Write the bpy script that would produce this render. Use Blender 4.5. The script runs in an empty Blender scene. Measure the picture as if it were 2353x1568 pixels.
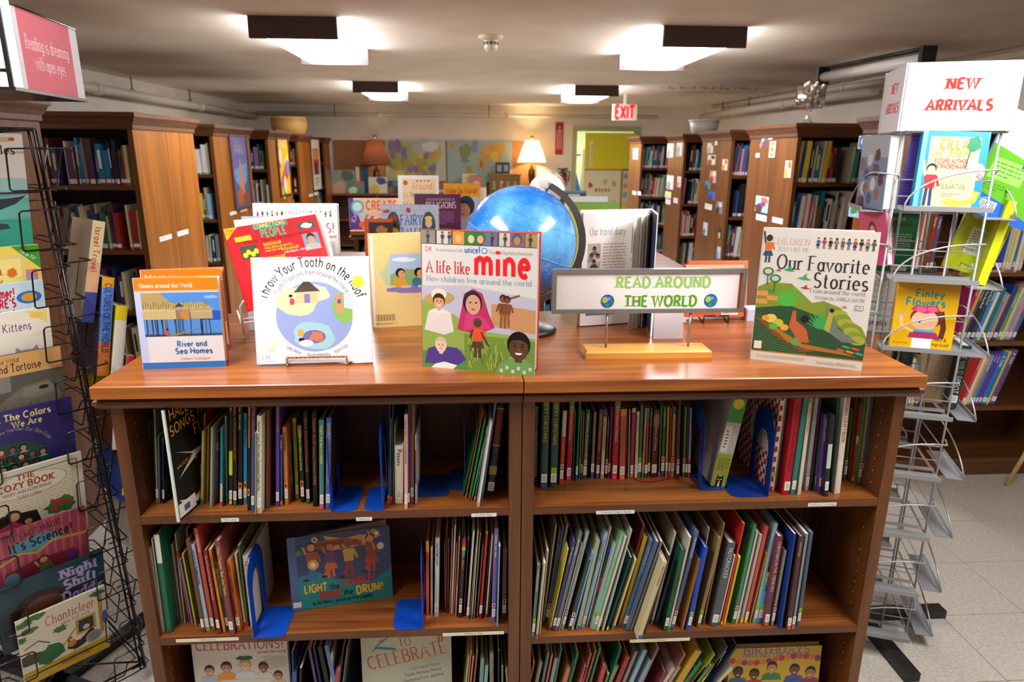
import bpy, math, random
from mathutils import Vector, Matrix
SC = bpy.context.scene
COL = SC.collection
R_ = math.radians
# ------------------------------------------------------------------ camera, exposure, world
FPX, YAW, PITCH, ROLL = 1565.35, 0.0618, 0.2720, -0.0063
CAM = Vector((-0.115, -1.4586, 1.5567))
_cy, _sy, _cp, _sp = math.cos(YAW), math.sin(YAW), math.cos(PITCH), math.sin(PITCH)
CF = Vector((_sy*_cp, _cy*_cp, -_sp)); _r = Vector((_cy, -_sy, 0)); _d = CF.cross(_r)
CR = math.cos(ROLL)*_r + math.sin(ROLL)*_d; CD = -math.sin(ROLL)*_r + math.cos(ROLL)*_d
cam = bpy.data.cameras.new('camera'); camo = bpy.data.objects.new('camera', cam); COL.objects.link(camo)
cam.sensor_width = 36; cam.lens = FPX/2353*36; cam.clip_start = .05
m = Matrix(((CR.x, -CD.x, -CF.x, CAM.x), (CR.y, -CD.y, -CF.y, CAM.y), (CR.z, -CD.z, -CF.z, CAM.z), (0, 0, 0, 1)))
camo.matrix_world = m
cam.dof.use_dof = True; cam.dof.focus_distance = 1.62; cam.dof.aperture_fstop = 5.0
SC.camera = camo
SC.view_settings.view_transform = 'Standard'; SC.view_settings.look = 'None'
SC.view_settings.exposure = 0.0; SC.view_settings.gamma = 1.0; SC.view_settings.use_curve_mapping = False
w = bpy.data.worlds.new('world'); SC.world = w; w.use_nodes = True
w.node_tree.nodes['Background'].inputs[0].default_value = (.9, .85, .78, 1)
w.node_tree.nodes['Background'].inputs[1].default_value = 0.05
LAMP_STRENGTH = 27.0      # fluorescent diffusers
SC.cycles.max_bounces = 8; SC.cycles.diffuse_bounces = 5; SC.cycles.glossy_bounces = 3; SC.cycles.transmission_bounces = 6
SC.cycles.sample_clamp_indirect = 6.0; SC.cycles.caustics_reflective = False; SC.cycles.caustics_refractive = False
SC.cycles.use_denoising = True

def ray(x, y): return CF + CR*((x-1176.5)/FPX) + CD*((y-784)/FPX)
def onz(x, y, Z): v = ray(x, y); return CAM + v*((Z-CAM.z)/v.z)
def ony(x, y, Y): v = ray(x, y); return CAM + v*((Y-CAM.y)/v.y)
def onx(x, y, X): v = ray(x, y); return CAM + v*((X-CAM.x)/v.x)
def depth(p): return (Vector(p)-CAM).dot(CF)

# ------------------------------------------------------------------ colour, materials
def lin(c):
    if isinstance(c, str):
        c = c.lstrip('#'); c = tuple(int(c[i:i+2], 16)/255 for i in (0, 2, 4))
    return tuple((v/12.92 if v <= .04045 else ((v+.055)/1.055)**2.4) for v in c[:3]) + (1,)
def newmat(name, base=(.5, .5, .5), rough=.5, metal=0, spec=.5, **kw):
    m = bpy.data.materials.new(name); m.use_nodes = True
    b = m.node_tree.nodes['Principled BSDF']
    b.inputs['Base Color'].default_value = lin(base); b.inputs['Roughness'].default_value = rough
    b.inputs['Metallic'].default_value = metal; b.inputs['Specular IOR Level'].default_value = spec
    for k, v in kw.items(): b.inputs[k.replace('_', ' ')].default_value = v
    return m
def nodes(m): return m.node_tree.nodes, m.node_tree.links, m.node_tree.nodes['Principled BSDF']
def attrmat(name, rough, spec=.5, coat=0):
    m = newmat(name, rough=rough, spec=spec); n, l, b = nodes(m)
    a = n.new('ShaderNodeAttribute'); a.attribute_name = 'Col'
    l.new(a.outputs['Color'], b.inputs['Base Color']); b.inputs['Coat Weight'].default_value = coat
    return m
def wood(name, axis, dark, light, rough=.3, scale=1.0, coat=.0):
    m = newmat(name, rough=rough); n, l, b = nodes(m)
    tc = n.new('ShaderNodeTexCoord'); mp = n.new('ShaderNodeMapping'); l.new(tc.outputs['Object'], mp.inputs[0])
    s = [26*scale]*3; s[axis] = 1.3*scale; mp.inputs['Scale'].default_value = s
    no = n.new('ShaderNodeTexNoise'); no.inputs['Scale'].default_value = 1.0; no.inputs['Detail'].default_value = 5; no.inputs['Distortion'].default_value = .9
    l.new(mp.outputs[0], no.inputs[0])
    mp2 = n.new('ShaderNodeMapping'); l.new(tc.outputs['Object'], mp2.inputs[0])
    s2 = [150*scale]*3; s2[axis] = 5*scale; mp2.inputs['Scale'].default_value = s2
    n2 = n.new('ShaderNodeTexNoise'); n2.inputs['Scale'].default_value = 1; n2.inputs['Detail'].default_value = 3
    l.new(mp2.outputs[0], n2.inputs[0])
    mx = n.new('ShaderNodeMath'); mx.operation = 'MULTIPLY_ADD'; l.new(n2.outputs[0], mx.inputs[0]); mx.inputs[1].default_value = .45
    l.new(no.outputs[0], mx.inputs[2])
    rp = n.new('ShaderNodeValToRGB'); rp.color_ramp.elements[0].position = .48; rp.color_ramp.elements[1].position = .92
    rp.color_ramp.elements[0].color = lin(dark); rp.color_ramp.elements[1].color = lin(light)
    l.new(mx.outputs[0], rp.inputs[0]); l.new(rp.outputs[0], b.inputs['Base Color'])
    bp = n.new('ShaderNodeBump'); bp.inputs['Strength'].default_value = .06; bp.inputs['Distance'].default_value = .002
    l.new(n2.outputs[0], bp.inputs['Height']); l.new(bp.outputs[0], b.inputs['Normal'])
    b.inputs['Coat Weight'].default_value = coat; b.inputs['Coat Roughness'].default_value = .25
    return m
WD, WL = '#582b11', '#9f5e29'
M = {}
M['wx'] = wood('cherry_grain_x', 0, WD, WL); M['wz'] = wood('cherry_grain_z', 2, WD, WL); M['wy'] = wood('cherry_grain_y', 1, WD, WL)
M['top'] = wood('cherry_top_lit', 0, '#703612', '#aa6428', rough=.28, coat=.2)  # same laminate as the fronts, light from above painted in as lighter orange
M['edge'] = wood('dark_edge', 0, '#482711', '#6a3e1e', rough=.35)  # same cherry laminate as the tops, shade on the fronts painted in darker
M['edgez'] = wood('cherry_shaded_z', 2, '#4e2a12', '#724420', rough=.35)  # upright grain version, shade painted into the brown as well
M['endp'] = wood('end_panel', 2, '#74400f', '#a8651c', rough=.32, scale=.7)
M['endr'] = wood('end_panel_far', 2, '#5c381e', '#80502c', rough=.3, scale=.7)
M['back'] = wood('back_board', 2, '#3a1a0c', '#5a2d16', rough=.5)
M['maple'] = wood('maple', 0, '#d28c35', '#eeb45a', rough=.35)
M['pine'] = wood('pine', 2, '#c9a05c', '#e0bc7c', rough=.45)
M['print'] = attrmat('printed_cover', .3, .4, 0)
M['matte'] = attrmat('matte_paper', .7, .3)
M['plain'] = attrmat('painted', .45)
M['white_wire'] = newmat('white_wire', '#f2f0ec', .3)
M['black_wire'] = newmat('black_wire', '#14110f', .22)
M['grey_wire'] = newmat('grey_wire', '#a8a8aa', .3, .35)
M['grey_steel'] = newmat('grey_steel', '#9d9ea0', .35, .4)
M['alu'] = newmat('aluminium', '#9b9a98', .38, .7)
M['gold'] = newmat('gold_wire', '#b8955a', .25, .9)
M['blue_steel'] = newmat('blue_steel', '#0f44a8', .3)
M['blue_deep'] = newmat('deep_blue_steel', '#0f2f78', .35)
M['navy_steel'] = newmat('navy_steel', '#15357e', .35)
M['brown_metal'] = newmat('brown_metal', '#45312c', .45)
M['wall'] = newmat('wall_paint', '#d9cdbb', .7)
M['floor'] = newmat('vinyl_tile', '#bdb6ab', .35)
M['ceil'] = newmat('ceiling_plaster', '#c6b9a7', .8)
M['pipe'] = newmat('painted_pipe', '#d8cfc0', .5)
M['dark'] = newmat('dark_metal', '#1c1a1a', .4)
M['glass'] = newmat('clear_glass', '#ffffff', .02)
_n, _l, _b = nodes(M['glass']); _t = _n.new('ShaderNodeBsdfTransparent'); _t.inputs[0].default_value = (.93, .95, .95, 1); _g = _n.new('ShaderNodeBsdfGlossy'); _g.inputs['Roughness'].default_value = .04
_f = _n.new('ShaderNodeLayerWeight'); _f.inputs[0].default_value = .35; _x = _n.new('ShaderNodeMixShader'); _l.new(_f.outputs['Facing'], _x.inputs[0]); _l.new(_t.outputs[0], _x.inputs[1]); _l.new(_g.outputs[0], _x.inputs[2]); _l.new(_x.outputs[0], _n['Material Output'].inputs[0])
def noisecol(mat, a, b_, scale, det=4, bump=0, dist=.01):
    n, l, b = nodes(mat); tc = n.new('ShaderNodeTexCoord'); no = n.new('ShaderNodeTexNoise'); l.new(tc.outputs['Object'], no.inputs[0])
    no.inputs['Scale'].default_value = scale; no.inputs['Detail'].default_value = det
    rp = n.new('ShaderNodeValToRGB'); rp.color_ramp.elements[0].position = .35; rp.color_ramp.elements[1].position = .65
    rp.color_ramp.elements[0].color = lin(a); rp.color_ramp.elements[1].color = lin(b_)
    l.new(no.outputs[0], rp.inputs[0]); l.new(rp.outputs[0], b.inputs['Base Color'])
    if bump:
        bp = n.new('ShaderNodeBump'); bp.inputs['Strength'].default_value = bump; bp.inputs['Distance'].default_value = dist
        l.new(no.outputs[0], bp.inputs['Height']); l.new(bp.outputs[0], b.inputs['Normal'])
noisecol(M['floor'], '#a8a196', '#bdb6aa', 90, 5)
noisecol(M['ceil'], '#ece2d0', '#f6eddd', 2.6, 6, .3, .02)
noisecol(M['wall'], '#ddd4c4', '#e8dfd0', 2.0, 4, .15, .01)
def emit(name, col, s):
    m = newmat(name, col); n, l, b = nodes(m)
    b.inputs['Emission Color'].default_value = lin(col); b.inputs['Emission Strength'].default_value = s
    return m
M['diff'] = emit('lit_diffuser', '#fbfaff', LAMP_STRENGTH)
M['exitred'] = emit('exit_red', '#ff0818', 1.6)
M['led'] = emit('red_led', '#ff1010', 6.0)

# ------------------------------------------------------------------ mesh builder
class MB:
    def __init__(s): s.v = []; s.f = []; s.c = []; s.sm = []
    def face(s, idx, c=None, sm=False): s.f.append(idx); s.c.append(c); s.sm.append(sm)
    def poly(s, pts, c=None):
        n = len(s.v); s.v += [tuple(p) for p in pts]; s.face(list(range(n, n+len(pts))), c)
    def box(s, x0, y0, z0, x1, y1, z1, c=None, T=None, skip=()):
        n = len(s.v); P = [(x, y, z) for z in (z0, z1) for y in (y0, y1) for x in (x0, x1)]
        if T is not None: P = [tuple(T @ Vector(p)) for p in P]
        s.v += P
        for k, q in enumerate(((0, 2, 3, 1), (4, 5, 7, 6), (0, 1, 5, 4), (2, 6, 7, 3), (0, 4, 6, 2), (1, 3, 7, 5))):
            if k not in skip: s.face([n+i for i in q], c)
    def loft(s, rects, c=None, cap=True):   # rects: (x0,y0,x1,y1,z)
        n = len(s.v)
        for (x0, y0, x1, y1, z) in rects: s.v += [(x0, y0, z), (x1, y0, z), (x1, y1, z), (x0, y1, z)]
        for i in range(len(rects)-1):
            a = n+4*i
            for k in range(4): s.face([a+k, a+(k+1) % 4, a+4+(k+1) % 4, a+4+k], c)
        if cap: s.face([n+3, n+2, n+1, n], c); e = n+4*(len(rects)-1); s.face([e, e+1, e+2, e+3], c)
    def tube(s, pts, r, c=None, n=6, closed=False):
        pts = [Vector(p) for p in pts]; k = len(s.v); N = len(pts); up = None
        for i, p in enumerate(pts):
            if closed: t = pts[(i+1) % N]-pts[i-1]
            elif i == 0: t = pts[1]-p
            elif i == N-1: t = p-pts[i-1]
            else: t = (pts[i+1]-p).normalized()+(p-pts[i-1]).normalized()
            if t.length < 1e-9: t = Vector((0, 0, 1))
            t.normalize()
            if up is None:
                up = Vector((0, 0, 1)) if abs(t.z) < .9 else Vector((1, 0, 0))
            u = (up - t*up.dot(t))
            if u.length < 1e-4: u = t.orthogonal()
            u.normalize(); up = u; w_ = t.cross(u)
            rr = r[i] if isinstance(r, (list, tuple)) else r
            for j in range(n):
                a = 2*math.pi*j/n; s.v.append(tuple(p+u*math.cos(a)*rr+w_*math.sin(a)*rr))
        for i in range(N if closed else N-1):
            a = k+i*n; b = k+((i+1) % N)*n
            for j in range(n): s.face([a+j, a+(j+1) % n, b+(j+1) % n, b+j], c, True)
        if not closed:
            s.face([k+j for j in range(n)][::-1], c); s.face([k+(N-1)*n+j for j in range(n)], c)
    def lathe(s, prof, cx, cy, n=24, c=None, cz=0):
        k = len(s.v)
        for (r, z) in prof:
            for j in range(n):
                a = 2*math.pi*j/n; s.v.append((cx+r*math.cos(a), cy+r*math.sin(a), cz+z))
        for i in range(len(prof)-1):
            for j in range(n): s.face([k+i*n+j, k+i*n+(j+1) % n, k+(i+1)*n+(j+1) % n, k+(i+1)*n+j], c, True)
    def sphere(s, cx, cy, cz, r, c=None, nu=12, nv=8, sx=1, sy=1, sz=1):
        k = len(s.v)
        for i in range(nv+1):
            a = math.pi*i/nv
            for j in range(nu):
                b = 2*math.pi*j/nu; s.v.append((cx+r*sx*math.sin(a)*math.cos(b), cy+r*sy*math.sin(a)*math.sin(b), cz+r*sz*math.cos(a)))
        for i in range(nv):
            for j in range(nu): s.face([k+i*nu+j, k+(i+1)*nu+j, k+(i+1)*nu+(j+1) % nu, k+i*nu+(j+1) % nu], c, True)
    def build(s, name, mat, parent=None, T=None, off=None):
        me = bpy.data.meshes.new(name)
        V = s.v
        if off is not None: V = [(a-off[0], b-off[1], c-off[2]) for a, b, c in V]
        me.from_pydata(V, [], s.f)
        if any(c is not None for c in s.c):
            at = me.color_attributes.new('Col', 'FLOAT_COLOR', 'CORNER'); data = []; cache = {}
            for f, c in zip(s.f, s.c):
                if c not in cache: cache[c] = lin(c) if c is not None else (.5, .5, .5, 1)
                data += list(cache[c])*len(f)
            at.data.foreach_set('color', data)
        if any(s.sm): me.polygons.foreach_set('use_smooth', s.sm)
        me.materials.append(M[mat] if isinstance(mat, str) else mat); me.update()
        o = bpy.data.objects.new(name, me); COL.objects.link(o)
        if parent is not None: o.parent = parent
        if T is not None: o.matrix_local = T
        return o
def tag(o, label=None, cat=None, group=None, kind=None):
    if label: o['label'] = label
    if cat: o['category'] = cat
    if group: o['group'] = group
    if kind: o['kind'] = kind
    return o
def empty(name, label, cat, T, group=None):
    o = bpy.data.objects.new(name, None); COL.objects.link(o); o.empty_display_size = .05
    o.matrix_world = T if isinstance(T, Matrix) else Matrix.Translation(T)
    return tag(o, label, cat, group)
def part(mb, name, mat, root, label=None):        # mb in world coordinates, root is a pure translation
    o = mb.build(name, mat, root, off=root.matrix_world.translation if root is not None else None)
    if label: o['label'] = label
    return o
def frame(x0, z_normal_yaw, loc): pass

# ------------------------------------------------------------------ lettering: skeleton glyphs drawn with a broad pen
G = {}
for ln in '''A .76|0,0 .38,1 .76,0|.14,.36 .62,.36
B .64|.06,0 .06,1|.06,1 @.34,.76,.22,.24,90,-90 .06,.52|.3,.52 @.36,.26,.26,.26,90,-90 .06,0
C .74|@.42,.5,.38,.5,50,310
D .76|.06,0 .06,1|.06,1 @.3,.5,.4,.5,90,-90 .06,0
E .6|.06,0 .06,1|.06,1 .54,1|.06,.52 .46,.52|.06,0 .57,0
F .56|.06,0 .06,1|.06,1 .54,1|.06,.52 .44,.52
G .8|@.42,.5,.38,.5,50,350 .79,.46 .5,.46
H .74|.06,0 .06,1|.68,0 .68,1|.06,.5 .68,.5
I .22|.11,0 .11,1
J .48|.4,1 @.2,.22,.2,.22,0,-160
K .68|.06,0 .06,1|.6,1 .08,.4|.22,.54 .64,0
L .56|.06,0 .06,1|.06,0 .54,0
M .9|.06,0 .08,1|.08,1 .45,.12 .82,1|.82,1 .84,0
N .76|.06,0 .06,1|.06,1 .7,0|.7,0 .7,1
O .84|@.42,.5,.38,.5,90,450
P .6|.06,0 .06,1|.06,1 @.32,.74,.24,.26,90,-90 .06,.48
Q .84|@.42,.5,.38,.5,90,450|.5,.2 .78,-.08
R .66|.06,0 .06,1|.06,1 @.32,.74,.24,.26,90,-90 .06,.48|.3,.48 .62,0
S .6|@.3,.74,.23,.26,40,270 @.3,.24,.26,.24,90,-140
T .66|.33,0 .33,1|.0,1 .66,1
U .74|.06,1 @.37,.3,.31,.3,180,360 .68,1
V .72|0,1 .36,0 .72,1
W 1.04|0,1 .26,0 .52,1 .78,0 1.04,1
X .68|0,0 .68,1|0,1 .68,0
Y .68|0,1 .34,.48 .68,1|.34,.48 .34,0
Z .62|.02,1 .6,1 .02,0 .62,0
a .56|@.27,.31,.22,.31,90,450|.49,0 .49,.62
b .56|.06,0 .06,1|@.3,.31,.23,.31,90,450
c .48|@.27,.31,.23,.31,50,310
d .58|.52,0 .52,1|@.28,.31,.23,.31,90,450
e .52|.06,.33 .48,.33 @.27,.31,.22,.31,0,310
f .34|@.28,.82,.14,.18,50,180 .14,0|0,.62 .3,.62
g .56|@.27,.31,.22,.31,90,450|.49,.62 @.27,-.06,.22,.22,0,-150
h .54|.06,0 .06,1|.06,.36 @.27,.38,.21,.24,180,0 .48,0
i .2|.1,0 .1,.62|.1,.8 .1,.92
j .26|.16,.62 @.04,-.1,.12,.18,0,-120|.16,.8 .16,.92
k .5|.06,0 .06,1|.44,.62 .08,.25|.2,.36 .48,0
l .2|.1,0 .1,1
m .86|.06,0 .06,.62|.06,.38 @.25,.4,.18,.22,180,0 .43,0|.43,.38 @.62,.4,.18,.22,180,0 .8,0
n .54|.06,0 .06,.62|.06,.36 @.27,.38,.21,.24,180,0 .48,0
o .54|@.27,.31,.23,.31,90,450
p .56|.06,-.3 .06,.62|@.3,.31,.23,.31,90,450
q .56|.5,-.3 .5,.62|@.27,.31,.23,.31,90,450
r .38|.06,0 .06,.62|.06,.36 @.26,.4,.2,.22,180,50
s .44|@.22,.46,.17,.16,40,270 @.22,.15,.19,.15,90,-140
t .34|.13,.88 @.26,.14,.13,.14,180,300|0,.62 .3,.62
u .54|.06,.62 @.27,.22,.21,.22,180,360 .48,.62|.48,.5 .48,0
v .5|0,.62 .25,0 .5,.62
w .76|0,.62 .19,0 .38,.62 .57,0 .76,.62
x .5|0,0 .5,.62|0,.62 .5,0
y .5|0,.62 .26,.04|.5,.62 .16,-.3
z .48|.02,.62 .46,.62 .02,0 .48,0
0 .6|@.3,.5,.26,.5,90,450
1 .4|.06,.8 .24,1 .24,0
2 .56|@.28,.72,.24,.28,170,-30 .02,0 .54,0
3 .56|@.26,.75,.22,.25,150,-90 @.26,.26,.26,.26,90,-150
4 .6|.44,0 .44,1 .02,.3 .58,.3
9 .56|@.28,.7,.24,.3,0,360 .5,.3 .3,0
. .2|.1,0 .1,.1
, .2|.12,.08 .06,-.14
! .24|.12,.32 .12,1|.12,0 .12,.1
' .2|.1,.78 .1,1
- .4|.04,.4 .36,.4
& .7|.66,0 .16,.72 @.3,.82,.15,.18,210,-30 .08,.28 @.28,.22,.22,.22,160,330 .62,.5
* .3|.06,.5 .24,.5
: .2|.1,.1 .1,.2|.1,.5 .1,.6'''.split('\n'):
    ch = ln[0]; wd, rest = ln[2:].split('|', 1); strokes = []
    for st in rest.split('|'):
        pts = []; curved = []
        for tk in st.split():
            if tk[0] == '@':
                cx, cy, rx, ry, a0, a1 = map(float, tk[1:].split(','))
                n = max(4, int(abs(a1-a0)/26))
                for i in range(n+1):
                    a = R_(a0+(a1-a0)*i/n); pts.append((cx+rx*math.cos(a), cy+ry*math.sin(a)))
            else: pts.append(tuple(map(float, tk.split(','))))
        strokes.append(pts)
    G[ch] = (float(wd), strokes)
def stroke_poly(pts, wfun):
    L = []; Rr = []; N = len(pts)
    for i in range(N):
        a = pts[max(0, i-1)]; b = pts[min(N-1, i+1)]
        closed = N > 4 and abs(pts[0][0]-pts[-1][0])+abs(pts[0][1]-pts[-1][1]) < 1e-6
        if closed and i == 0: a = pts[-2]
        if closed and i == N-1: b = pts[1]
        dx, dy = b[0]-a[0], b[1]-a[1]; l = math.hypot(dx, dy) or 1e-6; dx /= l; dy /= l
        h = wfun(dx, dy)/2; k = 1.0
        if 0 < i < N-1:
            ex, ey = pts[i][0]-a[0], pts[i][1]-a[1]; el = math.hypot(ex, ey) or 1e-6
            k = min(1.8, 1/max(.4, abs((ex*dx+ey*dy)/el)))
        L.append((pts[i][0]-dy*h*k, pts[i][1]+dx*h*k)); Rr.append((pts[i][0]+dy*h*k, pts[i][1]-dx*h*k))
    return [[L[i], L[i+1], Rr[i+1], Rr[i]] for i in range(N-1)]
def text_polys(s, wt=.13, serif=False, contrast=1.0):
    out = []; x = 0
    for ch in s:
        if ch == ' ': x += .36; continue
        if ch not in G: x += .3; continue
        wd, sts = G[ch]
        wf = (lambda dx, dy: wt*(contrast+(1-contrast)*abs(dy)**.7))
        ends = {}
        for st in sts:
            for e in (st[0], st[-1]): ends[e] = ends.get(e, 0)+1
        for st in sts:
            for q in stroke_poly(st, wf): out.append([(x+a, b) for a, b in q])
            if serif:
                for e, nb in ((st[0], st[1]), (st[-1], st[-2])):
                    if len(st) < 2: continue
                    dy = abs(e[1]-nb[1]); dx = abs(e[0]-nb[0])
                    if dy > dx*.6 and (abs(e[1]) < .02 or abs(e[1]-1) < .02 or abs(e[1]-.62) < .02 or e[1] < -.25) and dy > .2 and ends[e] == 1 or (e[1] in (0.0, 1.0) and dx < .03 and dy > .4):
                        hw = wt*1.05+.03; t = wt*.38*(contrast*.5+.5); y0 = e[1]-t if e[1] > .3 else e[1]
                        out.append([(x+e[0]-hw, y0), (x+e[0]+hw, y0), (x+e[0]+hw, y0+t), (x+e[0]-hw, y0+t)])
        x += wd + .14 + wt*.3
    return out, max(.01, x-.14)

class Art:      # flat print laid on a surface: local x right, z up, facing -y
    def __init__(s, e=5e-6): s.mb = MB(); s.d = 0.0; s.e = e; s.xf = None; s.clip = None
    def X(s, a, b):
        if s.xf: a, b = s.xf(a, b)
        if s.clip: a = min(max(a, 0), s.clip[0]); b = min(max(b, 0), s.clip[1])
        return a, b
    def nx(s, f=1.0): s.d += s.e*f; return -s.d
    def P(s, pts, c):
        pts = [s.X(a, b) for a, b in pts]
        y = s.nx(); s.mb.poly([(a, y, b) for a, b in pts], c); return s
    def rect(s, x0, z0, x1, z1, c): return s.P([(x0, z0), (x1, z0), (x1, z1), (x0, z1)], c)
    def rects(s, L, c):
        y = s.nx()
        for x0, z0, x1, z1 in L:
            pts = [(x0, z0), (x1, z0), (x1, z1), (x0, z1)]
            pts = [s.X(a, b) for a, b in pts]
            s.mb.poly([(a, y, b) for a, b in pts], c)
        return s
    def ell(s, cx, cz, rx, rz, c, n=20, a0=0, a1=360, rot=0):
        ca, sa = math.cos(R_(rot)), math.sin(R_(rot)); pts = []
        full = abs(a1-a0) >= 360
        for i in range(n if full else n+1):
            a = R_(a0+(a1-a0)*i/n); u, v = rx*math.cos(a), rz*math.sin(a); pts.append((cx+u*ca-v*sa, cz+u*sa+v*ca))
        return s.P(pts, c)
    def blob(s, cx, cz, rx, rz, c, seed=0, n=18, amp=.16):
        rd = random.Random(seed); pts = []
        for i in range(n):
            a = 2*math.pi*i/n; k = 1+rd.uniform(-amp, amp); pts.append((cx+rx*k*math.cos(a), cz+rz*k*math.sin(a)))
        return s.P(pts, c)
    def line(s, pts, w_, c):
        s.nx()
        for q in stroke_poly(pts, lambda a, b: w_):
            s.d += 5e-7; y = -s.d
            q = [s.X(a, b) for a, b in q]
            s.mb.poly([(a, y, b) for a, b in q], c)
        return s
    def text(s, t, x, z, h, c, al='l', wt=.13, serif=False, contrast=1.0, fit=None, rot=0, slant=0, arc=None, wid=1.0):
        ps, W = text_polys(t, wt, serif, contrast); sx = h*wid
        if fit: sx = fit/W
        dx = 0 if al == 'l' else (-W*sx/2 if al == 'c' else -W*sx)
        ca, sa = math.cos(R_(rot)), math.sin(R_(rot)); s.nx()
        for q in ps:
            s.d += 5e-7; y = -s.d; pts = []
            for a, b in q:
                u = a*sx+dx+b*h*slant; v = b*h
                if arc:   # arc=(radius, centre x, centre z, start angle deg at u=0): text rides on a circle
                    r, ccx, ccz, a0 = arc; an = R_(a0)-u/r; rr = r+v; X, Z = ccx+rr*math.cos(an), ccz+rr*math.sin(an)
                else: X, Z = x+u*ca-v*sa, z+u*sa+v*ca
                X, Z = s.X(X, Z)
                pts.append((X, y, Z))
            s.mb.poly(pts, c)
        return s
    def lines(s, x0, z0, x1, z1, n, c, gap=.45, seed=1):   # columns of tiny unreadable print
        rd = random.Random(seed); st = (z1-z0)/n; L = []
        for i in range(n):
            zz = z1-(i+.8)*st; x = x0; end = x1 if i < n-1 else x0+(x1-x0)*.6
            while x < end:
                wl = rd.uniform(.5, 1.6)*st*1.3; xe = min(end, x+wl); L.append((x, zz, xe, zz+st*gap)); x = xe+st*.35
        return s.rects(L, c)
    def portrait(s, cx, cz, r, skin='#b98a66', hair='#1d130e', cloth='#c8c8d0', smile=True):
        s.P([(cx-r*1.9, cz-r*2.5), (cx-r*1.5, cz-r*1.35), (cx-r*.45, cz-r*.95), (cx+r*.45, cz-r*.95), (cx+r*1.5, cz-r*1.35), (cx+r*1.9, cz-r*2.5)], cloth)
        s.rect(cx-r*.3, cz-r*1.25, cx+r*.3, cz-r*.6, skin)
        s.ell(cx, cz+r*.22, r*.95, r*1.08, hair); s.ell(cx, cz-r*.08, r*.78, r*.98, skin)
        s.P([(cx-r*.8, cz+r*.3), (cx-r*.5, cz+r*.55), (cx+r*.2, cz+r*.62), (cx+r*.8, cz+r*.3), (cx+r*.6, cz+r*1.02), (cx-r*.6, cz+r*1.02)], hair)
        s.ell(cx-r*.3, cz+r*.08, r*.12, r*.08, '#1a1210', 8); s.ell(cx+r*.3, cz+r*.08, r*.12, r*.08, '#1a1210', 8)
        s.line([(cx-r*.45, cz+r*.27), (cx-r*.15, cz+r*.3)], r*.06, hair); s.line([(cx+r*.15, cz+r*.3), (cx+r*.45, cz+r*.27)], r*.06, hair)
        s.ell(cx, cz-r*.2, r*.1, r*.07, '#8a5a44', 8)
        if smile: s.ell(cx, cz-r*.45, r*.3, r*.17, '#f4ece4', 12, 180, 360)
        else: s.line([(cx-r*.2, cz-r*.5), (cx, cz-r*.54), (cx+r*.2, cz-r*.5)], r*.07, '#8c4038')
        return s
    def kid(s, x, z, h, skin='#a8754f', shirt='#b04030', pants='#2b3c66', hair='#221510', skirt=False, arm=0):
        w_ = h*.09
        s.line([(x-w_*.7, z), (x-w_*.5, z+h*.45)], w_*.75, pants); s.line([(x+w_*.7, z), (x+w_*.5, z+h*.45)], w_*.75, pants)
        if skirt: s.P([(x-w_*2, z+h*.25), (x+w_*2, z+h*.25), (x+w_, z+h*.5), (x-w_, z+h*.5)], pants)
        s.P([(x-w_*1.2, z+h*.42), (x+w_*1.2, z+h*.42), (x+w_*1.5, z+h*.75), (x-w_*1.5, z+h*.75)], shirt)
        s.line([(x-w_*1.4, z+h*.72), (x-w_*2.2, z+h*.5+arm*h*.4)], w_*.6, skin); s.line([(x+w_*1.4, z+h*.72), (x+w_*2.2, z+h*.48)], w_*.6, shirt)
        s.ell(x, z+h*.9, w_*1.25, w_*1.35, hair, 12); s.ell(x, z+h*.87, w_*1.0, w_*1.05, skin, 12)
        return s
    def build(s, name, parent, T=None, mat='print', label=None):
        o = s.mb.build(name, mat, parent, T)
        if label: o['label'] = label
        return o
def TR(x=0, y=0, z=0): return Matrix.Translation((x, y, z))
def RX(a): return Matrix.Rotation(R_(a), 4, 'X')
def RY(a): return Matrix.Rotation(R_(a), 4, 'Y')
def RZ(a): return Matrix.Rotation(R_(a), 4, 'Z')
# ------------------------------------------------------------------ the room
T_ = 1.067; CEIL = 2.25; XL, XR, YN, YB = -3.6, 3.72, -3.6, 10.0
def struct(mb, name, mat, label=None):
    o = mb.build(name, mat); o['kind'] = 'structure'
    if label: o['label'] = label
    return o
b = MB(); b.box(XL-.1, YN-.1, -.1, XR+.1, 13.2, -.004); floor = struct(b, 'floor', 'floor', 'beige speckled vinyl floor')
tb = MB(); g = .0012; tb.loft([(g, g, .305-g, .305-g, -.003), (g, g, .305-g, .305-g, -.0006), (g*2, g*2, .305-g*2, .305-g*2, 0)])
t0 = tb.build('tile', 'floor', floor); tiles = [t0]
rdt = random.Random(5)
first = True
for i in range(-6, 6):
    for j in range(-5, 6):
        x, y = 1.82+.305*(i-2) if i > -3 else -1.84+.305*(i+5), .485+.305*j
        if -.95 < x < .92 and 0 < y < .7: continue
        o = t0 if first else t0.copy()
        if not first: COL.objects.link(o)
        first = False; o.location = (x, y, 0); 
b = MB(); b.box(XL-.1, YN-.1, CEIL, XR+.1, YB+.1, CEIL+.1); struct(b, 'ceiling', 'ceil', 'mottled beige plaster ceiling')
b = MB(); b.box(XL-.1, YN, 0, XL, YB, CEIL); struct(b, 'wall_left', 'wall')
b = MB(); b.box(XR, YN, 0, XR+.1, YB, CEIL); struct(b, 'wall_right', 'wall')
b = MB(); b.box(XL-.1, YN-.1, 0, XR+.1, YN, CEIL); struct(b, 'wall_near', 'wall')
dx0, dx1, dz = ony(1326, 301, YB).x, ony(1461, 301, YB).x, ony(1326, 301, YB).z
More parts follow.
